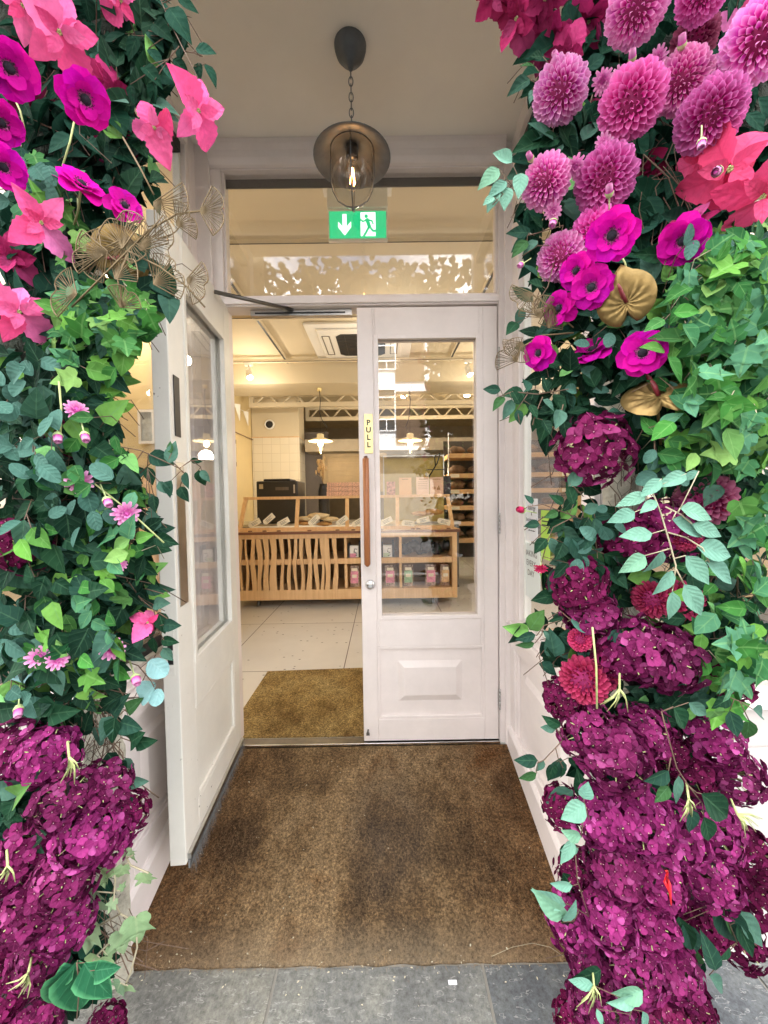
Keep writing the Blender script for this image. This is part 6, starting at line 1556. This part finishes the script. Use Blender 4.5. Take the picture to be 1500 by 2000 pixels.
spray('leafy_spray', 'long sage leaves hanging over the darkest hydrangea', 'leaf', [[(1400, 1700), (1405, 1760), (1440, 1840)]],
      [((1400, 1750), (1450, 1860)), ((1405, 1745), (1430, 1830)), ((1445, 1780), (1490, 1850)), ((1440, 1800), (1470, 1870)), ((1335, 1800), (1370, 1880)), ((1325, 1790), (1350, 1860)), ((1425, 1850), (1405, 1880)), ((1385, 1905), (1425, 1940)), ((1300, 1730), (1350, 1790))], -1.05, .42)
spray('leafy_spray', 'folded pale leaf at the foot of the right hydrangeas', 'euca', [[(1230, 1990), (1235, 1960)]], [((1240, 1945), (1192, 1970)), ((1255, 1935), (1200, 1950)), ((1255, 1975), (1260, 2010)), ((1160, 1925), (1110, 1915)), ((1165, 1970), (1180, 2010))], -1.12, .5)
spray('leafy_spray', 'dark leaf spray beside the small dahlias near the porch window', 'leaf', [[(1100, 440), (1050, 455), (1030, 460)], [(1100, 440), (1090, 480), (1050, 480), (1020, 500)], [(1090, 480), (1070, 560), (1030, 620)]],
      [((1032, 455), (990, 452)), ((1030, 470), (1000, 500)), ((1050, 470), (1020, 495)), ((1060, 445), (1038, 420)), ((1050, 540), (1020, 515)), ((1060, 560), (1030, 550)), ((1010, 630), (990, 650)), ((1020, 600), (1010, 640)), ((1040, 590), (1000, 560))], -.97, .6)
spray('leafy_spray', 'dark leaf spray left of the leftmost dahlia against the porch ceiling', 'leaf', [[(1080, 130), (1055, 150), (1040, 175)], [(1080, 130), (1085, 200), (1080, 260)]], [((1035, 155), (993, 178)), ((1045, 130), (1015, 128)), ((1045, 175), (1035, 195)), ((1060, 110), (1035, 110)), ((1070, 255), (1030, 275)), ((1090, 265), (1050, 290)), ((1060, 275), (1000, 295)), ((1100, 280), (1075, 305))], -.96, .6)
# left
spray('leafy_spray', 'dark leaf spray silhouetted against the porch ceiling at the top left', 'leafd', [[(310, -10), (335, 50), (360, 100), (385, 150), (395, 175)], [(360, 100), (378, 103), (395, 110)], [(380, 130), (392, 128)], [(330, 40), (325, 70)], [(350, 90), (330, 115)]],
      [((345, -5), (388, 20)), ((330, 15), (365, 62)), ((382, 95), (422, 103)), ((388, 122), (390, 160)), ((402, 125), (425, 162)), ((370, 160), (368, 185)), ((300, 45), (335, 75)), ((290, 60), (320, 100)), ((338, 115), (370, 145)), ((320, 130), (345, 165)), ((290, 95), (320, 130)), ((280, 130), (315, 165)), ((300, 160), (298, 205)), ((255, 165), (262, 205)), ((250, 70), (275, 110)), ((340, -8), (315, -2)), ((270, 70), (245, 110)), ((310, 80), (285, 60)), ((385, 165), (395, 200))], -.98, .62)
spray('leafy_spray', 'leaf spray with a twig stretching across the open door edge', 'leaf', [[(160, 855), (210, 868), (275, 880), (330, 905), (350, 915), (372, 900), (400, 897)], [(290, 885), (288, 915)], [(340, 905), (360, 925)], [(375, 900), (392, 912)], [(280, 880), (260, 910)]],
      [((290, 888), (340, 906)), ((335, 885), (328, 860)), ((330, 905), (340, 860)), ((288, 912), (298, 948)), ((362, 922), (368, 955)), ((372, 898), (395, 902)), ((388, 918), (398, 952)), ((393, 918), (408, 942)), ((352, 950), (365, 980)), ((310, 940), (332, 968)), ((335, 938), (330, 973)), ((268, 955), (275, 1000)), ((300, 968), (302, 1000)), ((250, 880), (240, 905)), ((240, 885), (205, 905)), ((225, 880), (215, 850)), ((200, 930), (240, 940)), ((282, 1035), (318, 1012)), ((300, 1050), (345, 1062))], -1.0, .66)
spray('leafy_spray', 'leaf spray dark and lime by the door lock around the small pink poinsettia', 'leaf', [[(240, 1120), (275, 1170), (300, 1190), (330, 1210)], [(300, 1190), (310, 1230), (320, 1250)], [(285, 1150), (320, 1160)]],
      [((285, 1150), (325, 1155)), ((282, 1180), (215, 1200)), ((300, 1180), (332, 1178)), ((310, 1195), (322, 1240)), ((320, 1220), (355, 1222)), ((315, 1250), (350, 1255)), ((300, 1245), (300, 1280)), ((318, 1265), (338, 1290)), ((290, 1245), (262, 1230)), ((275, 1240), (265, 1278)), ((280, 1150), (250, 1160)), ((270, 1180), (240, 1195)), ((250, 1140), (240, 1110)), ((220, 1155), (205, 1190))], -.99, .62)
spray('blue_leaf_spray', 'three pale blue round leaves beside the open door', 'blue', [[(240, 1290), (270, 1300), (295, 1330), (305, 1350)]],
      [((292, 1290), (325, 1320)), ((305, 1335), (278, 1365)), ((312, 1345), (300, 1380)), ((60, 1305), (25, 1365)), ((90, 1300), (75, 1340))], -1.0, .9, prof=roundp)
spray('leafy_spray', 'round leaf spray in front of the left porch base panel', 'leaf', [[(150, 1420), (210, 1420), (245, 1385)], [(200, 1425), (240, 1470), (242, 1540)], [(235, 1440), (262, 1450)], [(190, 1415), (230, 1400)]],
      [((220, 1398), (242, 1358)), ((248, 1390), (282, 1362)), ((205, 1425), (185, 1455)), ((225, 1400), (215, 1455)), ((235, 1410), (278, 1425)), ((262, 1450), (308, 1446)), ((255, 1450), (285, 1430)), ((245, 1480), (262, 1505)), ((235, 1485), (245, 1520)), ((250, 1525), (290, 1530)), ((245, 1550), (240, 1590)), ((165, 1430), (170, 1390)), ((160, 1400), (130, 1395)), ((150, 1330), (210, 1330)), ((165, 1345), (215, 1310)), ((80, 1370), (0, 1410)), ((130, 1380), (165, 1400)), ((210, 1470), (230, 1500)), ((140, 1440), (155, 1490))], -1.0, .72, prof=heartp)
spray('pale_ivy_trail', 'pale ivy trail hanging beside the left hydrangeas over the mat edge', 'ivyp', [[(200, 1600), (215, 1660), (225, 1720), (222, 1760), (235, 1785), (190, 1810)], [(235, 1650), (255, 1690), (290, 1705)], [(235, 1785), (265, 1800), (268, 1850), (255, 1900), (245, 1925)], [(225, 1830), (190, 1865), (165, 1900)]],
      [((170, 1740), (178, 1800)), ((180, 1800), (170, 1860)), ((265, 1790), (270, 1850)), ((235, 1820), (240, 1870)), ((280, 1705), (290, 1735)), ((260, 1670), (262, 1690)), ((215, 1690), (190, 1720)), ((235, 1740), (245, 1720)), ((205, 1665), (185, 1690)), ((240, 1690), (230, 1720)), ((200, 1710), (205, 1735)), ((195, 1870), (195, 1915)), ((170, 1895), (150, 1915)), ((235, 1920), (225, 1945)), ((250, 1925), (258, 1950)), ((210, 1865), (225, 1840)), ((215, 1620), (185, 1660)), ((225, 1755), (210, 1785)), ((140, 1780), (145, 1800)), ((195, 1640), (175, 1650)), ((245, 1660), (262, 1675))], -1.04, 1, 'twigp', kind='ivy', stemr=.0018)
spray('large_leaf_cluster', 'large folded dark green leaves with pale rims at the bottom left', 'bigleaf', [[(150, 1990), (155, 1930), (150, 1880)]],
      [((150, 1880), (95, 1995)), ((152, 1875), (150, 1990)), ((165, 1880), (215, 1960)), ((145, 1885), (95, 1935)), ((185, 1895), (235, 1890))], -1.14, .62, prof=heartp)
# bare green hydrangea stalks
for (px, py, fx, fy, Y, lab) in ((135, 1478, .2, 1, -1.12, 'yellow green forked stalks above the left hydrangeas'), (1210, 1345, 0, 1, -1.06, 'yellow green forked stalks above the bright right hydrangea'), (1440, 1590, .9, .7, -1.06, 'yellow green stalks fanning toward the white boards'), (1345, 1560, .3, 1, -1.13, 'thin yellow stalks under the hanging leaf pair'), (55, 1900, -.5, 1, -1.14, 'yellow green stalks at the bottom left'), (1160, 1925, .2, 1, -1.12, 'small green forked stalks near the bottom of the right mass'), (15, 1690, .1, 1, -1.16, 'pale forked stalks on the left edge hydrangea')):
    c = PY(px, py, Y); m = MB()
    for k in range(9):
        a = math.atan2(fy, fx) + rnd.uniform(-.7, .7); l = rnd.uniform(25, 55); m.tube([c, PY(px + .5 * l * math.cos(a), py + .5 * l * math.sin(a), Y - .008), PY(px + l * math.cos(a + .2), py + l * math.sin(a + .2), Y + .01)], [.0018, .0013, .0007], 5)
    m.tube([c, PY(px - 14 * fx, py - 30, Y + .02)], .002, 5)
    tag(m.build('flower_stalk', M_['stem'], loc=c), lab, 'stalk', 'bare hydrangea stalks')
for i, (px, py, ex, ey, Y, lab) in enumerate(((25, 185, 48, 252, -1.0, 'pale straight stem of the upper left edge anemone'), (146, 232, 122, 325, -1.0, 'straight green stem under the upper left anemone'), (152, 385, 148, 430, -1.0, 'stem of the anemone seen from the side'), (1157, 1225, 1166, 1384, -1.08, 'long pale stem leaning over the crimson dahlia'), (115, 745, 118, 850, -1.07, 'pale stem from which the cream bud hangs'), (185, 945, 320, 1060, -1.03, 'pale slanting stem crossing toward the open door'), (1210, 495, 1225, 535, -1.03, 'crooked stem between the top anemone and the gold anthurium'))):
    m = MB(); a = PY(px, py, Y); b = PY(ex, ey, Y); m.tube([a, (a + b) / 2 + Vector((.003, 0, .002)), b], .0017, 6)
    tag(m.build('bare_stalk', M_['stem'], loc=a), lab, 'stalk')
m = MB(); m.tube([PY(1302, 1700, -1.14), PY(1306, 1725, -1.15), PY(1311, 1768, -1.15)], [.003, .0035, .001], 4); m.tube([PY(1304, 1700, -1.14), PY(1298, 1722, -1.15), PY(1308, 1745, -1.15)], [.002, .0025, .001], 4)
tag(m.build('red_tag', plain('red_plastic', (.8, .02, .03), .35), loc=PY(1306, 1725, -1.15)), 'narrow red plastic strip hanging in the right hydrangeas', 'tag')

# ------------------------------------------------------------------ gold wire ginkgo leaves
def ginkgo(fans, stems, Y, label):
    c = PY(*stems[0][0], Y); t = empty('wire_leaf_spray', c, label, 'ornament', 'wire ginkgo leaf sprays')
    m = MB()
    for s_ in stems: m.tube([PY(x, y, Y) for x, y in s_], .0016, 5)
    m.build('stems', M_['goldw'], t)
    for (px, py, r_, ang, sq) in fans:     # apex, size, direction in degrees, squash
        m = MB(); C0 = PY(px, py, Y); k = r_ / 750 * (Y - CAM.y)
        yv = rnd.uniform(-.3, .3)
        def P(u, a):   # u radius 0..1, a angle from axis
            aa = math.radians(ang) + a; b = u * k * (1 - .18 * math.exp(-(a / .18) ** 2))
            return C0 + Vector((math.cos(aa) * b * sq, b * yv * math.sin(a), -math.sin(aa) * b))
        n = 22; A = 1.05
        rim = [P(1, -A + 2 * A * i / n) for i in range(n + 1)]
        m.tube([C0] + rim + [C0], .0011, 4, cap=False)
        for i in range(13):
            a = -A + 2 * A * (i + .5) / 13; sp_ = a * .25
            m.tube([C0, P(.35, a * .8), P(.7, a * .95), P(1, a)], .0007, 3, cap=False)
            if i % 2: m.tube([P(.45, a * .85), P(1, a + .08)], .0006, 3, cap=False)
        m.build('wire_leaf', M_['goldw'], t)
ginkgo([(300, 395, 66, 30, 1), (390, 412, 54, 0, .9), (345, 440, 40, -30, .9), (250, 462, 50, 100, 1), (278, 470, 62, 20, 1), (210, 490, 60, 160, 1), (200, 500, 55, 200, 1), (240, 485, 66, 260, 1), (275, 490, 58, 290, 1), (300, 555, 60, 330, 1), (365, 545, 46, 20, .9), (225, 545, 60, 310, .8), (150, 575, 60, 190, .8), (235, 600, 40, 300, .9)],
       [[(140, 600), (200, 540), (250, 490), (290, 450), (345, 418), (392, 412)], [(250, 490), (310, 520), (365, 560), (400, 600)], [(240, 268), (275, 330), (300, 380)], [(250, 495), (230, 545), (240, 600)]], -1.1, 'gold wire ginkgo leaf spray in front of the left gold anthurium')
ginkgo([(1040, 572, 42, 150, 1), (1075, 590, 44, 60, 1), (1055, 620, 40, 250, 1), (1020, 668, 40, 130, .9), (1010, 705, 42, 220, .95), (1070, 640, 36, 300, .9)],
       [[(1120, 640), (1075, 600), (1040, 575)], [(1120, 650), (1060, 655), (1015, 680), (1005, 706)], [(1075, 600), (1055, 622)]], -1.0, 'dark gold wire ginkgo leaf spray beside the door hinge on the right')
ginkgo([(1440, 960, 60, 200, 1), (1470, 930, 60, 300, 1), (1440, 1170, 50, 160, 1), (1460, 1000, 50, 240, 1)], [[(1500, 940), (1450, 955), (1430, 985)], [(1450, 955), (1440, 1080), (1440, 1170)]], -.95, 'gold wire ginkgo leaf spray behind the mint spray at the right edge')

# ------------------------------------------------------------------ cores and leaf masses
def core(name, pts, mat):  # lumps added behind the blooms so the gaps read as deep shade
    m = MB()
    for (px, py, r_, Y) in pts: k = r_ / 750 * (Y - CAM.y); c = PY(px, py, Y); m.ball(c, k * .8, 9, (1, .35, 1.15), .5)
    tag(m.build(name, M_[mat]), kind='stuff')
core('green_shade_core', [(1180, 60, 90, -.86), (1290, 150, 110, -.86), (1420, 220, 100, -.86), (1240, 300, 95, -.86), (1290, 420, 100, -.85), (1340, 560, 90, -.85), (1250, 560, 70, -.85), (1330, 680, 70, -.85), (1400, 900, 60, -.86), (1420, 1050, 60, -.86), (1230, 1100, 40, -.84), (1350, 1270, 50, -.86), (60, 60, 110, -.9), (100, 260, 110, -.9), (170, 330, 70, -.88), (90, 480, 90, -.9), (60, 640, 80, -.9), (200, 120, 70, -.88), (1200, 180, 90, -.86), (1120, 380, 50, -.85), (60, 950, 60, -.88), (90, 1180, 50, -.88)], 'moss')
core('plum_shade_core', [(1180, 1440, 60, -.9), (1270, 1560, 90, -.9), (1370, 1580, 80, -.88), (1230, 1700, 100, -.92), (1360, 1720, 90, -.9), (1200, 1830, 90, -.92), (1300, 1850, 90, -.92), (1420, 1780, 60, -.88), (1230, 1960, 90, -.93), (1320, 1980, 70, -.92), (1270, 1300, 70, -.88), (60, 1500, 70, -.94), (140, 1600, 80, -.96), (60, 1720, 100, -.98), (120, 1800, 70, -.97), (40, 1880, 90, -.98), (60, 2000, 80, -.98), (1130, 1160, 35, -.86), (1120, 1800, 40, -.9)], 'shadep')
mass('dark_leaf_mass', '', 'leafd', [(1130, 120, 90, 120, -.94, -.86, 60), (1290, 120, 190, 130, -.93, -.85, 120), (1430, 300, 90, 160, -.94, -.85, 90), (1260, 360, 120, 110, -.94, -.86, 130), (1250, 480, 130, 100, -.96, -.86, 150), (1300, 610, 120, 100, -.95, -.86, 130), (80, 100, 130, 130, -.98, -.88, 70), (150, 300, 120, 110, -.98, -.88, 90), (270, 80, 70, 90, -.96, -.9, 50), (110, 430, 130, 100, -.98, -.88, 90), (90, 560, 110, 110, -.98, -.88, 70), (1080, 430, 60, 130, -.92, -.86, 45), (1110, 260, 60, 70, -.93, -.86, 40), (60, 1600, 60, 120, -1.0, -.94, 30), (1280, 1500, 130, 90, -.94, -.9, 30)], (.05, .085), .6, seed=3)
mass('back_leaf_mass', '', 'leafd', [(1200, 150, 150, 170, -.87, -.78, 120), (1400, 200, 130, 200, -.87, -.78, 110), (1290, 480, 150, 200, -.87, -.78, 170), (1380, 800, 120, 200, -.88, -.78, 110), (1200, 1100, 90, 150, -.86, -.78, 70), (1270, 1500, 130, 200, -.88, -.78, 120), (1250, 1800, 130, 180, -.9, -.78, 100), (80, 100, 140, 170, -.9, -.8, 120), (100, 380, 130, 170, -.9, -.8, 120), (90, 750, 120, 200, -.9, -.8, 110), (110, 1150, 120, 220, -.9, -.8, 110), (90, 1650, 110, 220, -.94, -.8, 110), (150, 1870, 60, 90, -.98, -.86, 60), (60, 1900, 90, 110, -.98, -.86, 50), (1300, -180, 260, 190, -1.0, -.78, 260), (60, -180, 240, 190, -1.02, -.8, 220), (1480, 60, 60, 120, -.94, -.8, 60)], (.05, .085), .62, seed=4)  # ellipses above the view are unseen leaves added to block sky glow
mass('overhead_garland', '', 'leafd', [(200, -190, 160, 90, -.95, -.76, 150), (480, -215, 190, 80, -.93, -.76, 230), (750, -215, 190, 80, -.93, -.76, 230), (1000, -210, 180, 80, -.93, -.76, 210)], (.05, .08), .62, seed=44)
mass('right_leaf_mass', '', 'leaf', [(1160, 700, 110, 120, -.98, -.88, 90), (1240, 800, 120, 80, -.98, -.88, 60), (1330, 820, 110, 120, -1.0, -.88, 120), (1420, 850, 90, 160, -1.02, -.88, 110), (1280, 650, 100, 90, -1.0, -.9, 80), (1330, 560, 90, 80, -1.0, -.9, 60), (1130, 1090, 70, 90, -.97, -.88, 45), (1420, 1100, 90, 130, -1.0, -.88, 80), (1220, 1180, 90, 80, -.95, -.88, 50), (1150, 1270, 80, 60, -.96, -.88, 45), (1400, 1260, 90, 90, -1.0, -.88, 60), (1250, 1380, 110, 40, -.96, -.9, 30), (1350, 1400, 90, 60, -.98, -.88, 40), (1180, 960, 60, 50, -.96, -.88, 14), (1080, 780, 60, 60, -.96, -.9, 22), (1130, 570, 70, 90, -.96, -.9, 40), (1100, 300, 60, 100, -.97, -.88, 40), (1060, 1240, 40, 60, -.95, -.9, 10), (1200, 1550, 100, 60, -1.0, -.94, 8), (1130, 1660, 40, 120, -.98, -.92, 8), (1300, 1900, 150, 80, -1.12, -1.0, 4)], (.045, .08), .62, seed=5)
mass('left_leaf_mass', '', 'leaf', [(60, 780, 100, 120, -1.06, -.9, 90), (60, 950, 110, 120, -1.06, -.9, 90), (150, 950, 100, 140, -1.04, -.9, 100), (210, 1050, 90, 150, -1.02, -.9, 90), (90, 1150, 120, 110, -1.06, -.9, 100), (120, 1280, 130, 80, -1.06, -.9, 80), (240, 1150, 70, 110, -1.0, -.9, 55), (280, 560, 60, 70, -1.0, -.9, 35), (200, 680, 50, 80, -1.02, -.92, 35), (190, 600, 90, 60, -1.03, -.92, 40), (250, 320, 60, 60, -.98, -.9, 22), (60, 1390, 90, 50, -1.05, -.95, 22), (180, 1360, 60, 60, -1.02, -.94, 14), (300, 110, 60, 110, -.97, -.9, 40), (250, 200, 60, 100, -.97, -.9, 30), (60, 1600, 40, 60, -1.1, -1.04, 6), (20, 1560, 40, 50, -1.1, -1.04, 6), (150, 820, 80, 80, -1.02, -.92, 50)], (.045, .078), .66, prof=heartp, seed=8)
mass('right_ivy_mass', '', 'ivy', [(1430, 560, 90, 110, -1.1, -.93, 75), (1440, 700, 100, 110, -1.12, -.93, 85), (1380, 620, 60, 60, -1.06, -.96, 30), (1460, 820, 70, 90, -1.1, -.96, 45), (1400, 760, 80, 80, -1.06, -.93, 35), (1470, 1290, 60, 50, -1.1, -1.0, 25), (1430, 1360, 60, 40, -1.1, -1.0, 14), (1480, 1000, 40, 60, -1.05, -.98, 14), (1350, 860, 60, 60, -1.04, -.96, 10), (1490, 480, 30, 60, -1.1, -1.0, 10)], (.038, .066), 1, kind='ivy', seed=9, tw='twigp')
mass('right_bright_leaf_mass', '', 'ivy', [(1400, 700, 110, 200, -1.12, -.96, 120), (1440, 1180, 80, 160, -1.06, -.96, 60), (1330, 880, 80, 60, -1.06, -.96, 20), (1440, 560, 80, 100, -1.1, -.98, 40)], (.04, .068), .6, seed=19)
mass('left_bright_leaf_mass', '', 'ivy', [(190, 640, 90, 90, -1.06, -.98, 26), (150, 1000, 120, 220, -1.08, -1.0, 34), (190, 760, 50, 100, -1.02, -.95, 16), (150, 1270, 100, 80, -1.08, -1.0, 16)], (.038, .062), .62, seed=20)
mass('left_teal_leaf_mass', '', 'euca2', [(50, 800, 80, 120, -1.1, -1.0, 26), (120, 960, 110, 120, -1.09, -1.0, 20), (60, 1300, 90, 80, -1.09, -1.0, 14), (60, 360, 70, 60, -1.08, -1.0, 8)], (.034, .05), .74, prof=roundp, seed=21)
mass('right_teal_leaf_mass', '', 'euca2', [(1280, 650, 110, 120, -1.04, -.94, 22), (1180, 720, 80, 60, -1.0, -.94, 12), (1400, 470, 90, 60, -1.06, -.96, 14), (1150, 1080, 60, 100, -1.0, -.92, 14), (1170, 1230, 60, 50, -1.02, -.94, 8), (1350, 900, 80, 60, -1.06, -.96, 10)], (.032, .048), .72, prof=roundp, seed=22)
mass('left_ivy_mass', '', 'ivy', [(200, 610, 90, 70, -1.08, -.96, 44), (170, 690, 80, 80, -1.06, -.94, 36), (110, 420, 60, 80, -1.05, -.98, 12), (60, 350, 60, 60, -1.04, -.98, 10), (230, 1080, 70, 90, -1.06, -1.0, 10), (120, 1280, 60, 60, -1.09, -1.0, 8), (205, 730, 40, 80, -1.0, -.95, 16)], (.034, .056), 1, kind='ivy', seed=10, tw='twigp')
# tangle of thin stems inside the arrangements
m = MB(); r = random.Random(31)
for (cx, cy, rx, ry, n, Y) in ((1290, 330, 60, 160, 60, -.93), (1200, 1000, 120, 250, 60, -.92), (120, 1100, 120, 300, 90, -.97), (100, 300, 100, 200, 40, -.96), (1400, 1000, 100, 250, 60, -.95), (190, 1400, 50, 90, 40, -.95), (215, 1800, 40, 80, 30, -.95)):
    for k in range(n):
        x, y = cx + r.uniform(-1, 1) * rx, cy + r.uniform(-1, 1) * ry; a = r.gauss(1.5, .7); l = r.uniform(50, 150); Yk = Y + r.uniform(-.03, .04); b = r.uniform(-.6, .6)
        m.tube([PY(x, y, Yk), PY(x + .5 * l * math.cos(a), y + .5 * l * math.sin(a), Yk + r.uniform(-.02, .02)), PY(x + l * math.cos(a + b), y + l * math.sin(a + b), Yk)], r.uniform(.0006, .0014), 4, cap=False)
tag(m.build('tangled_twigs', M_['twig']), kind='stuff')
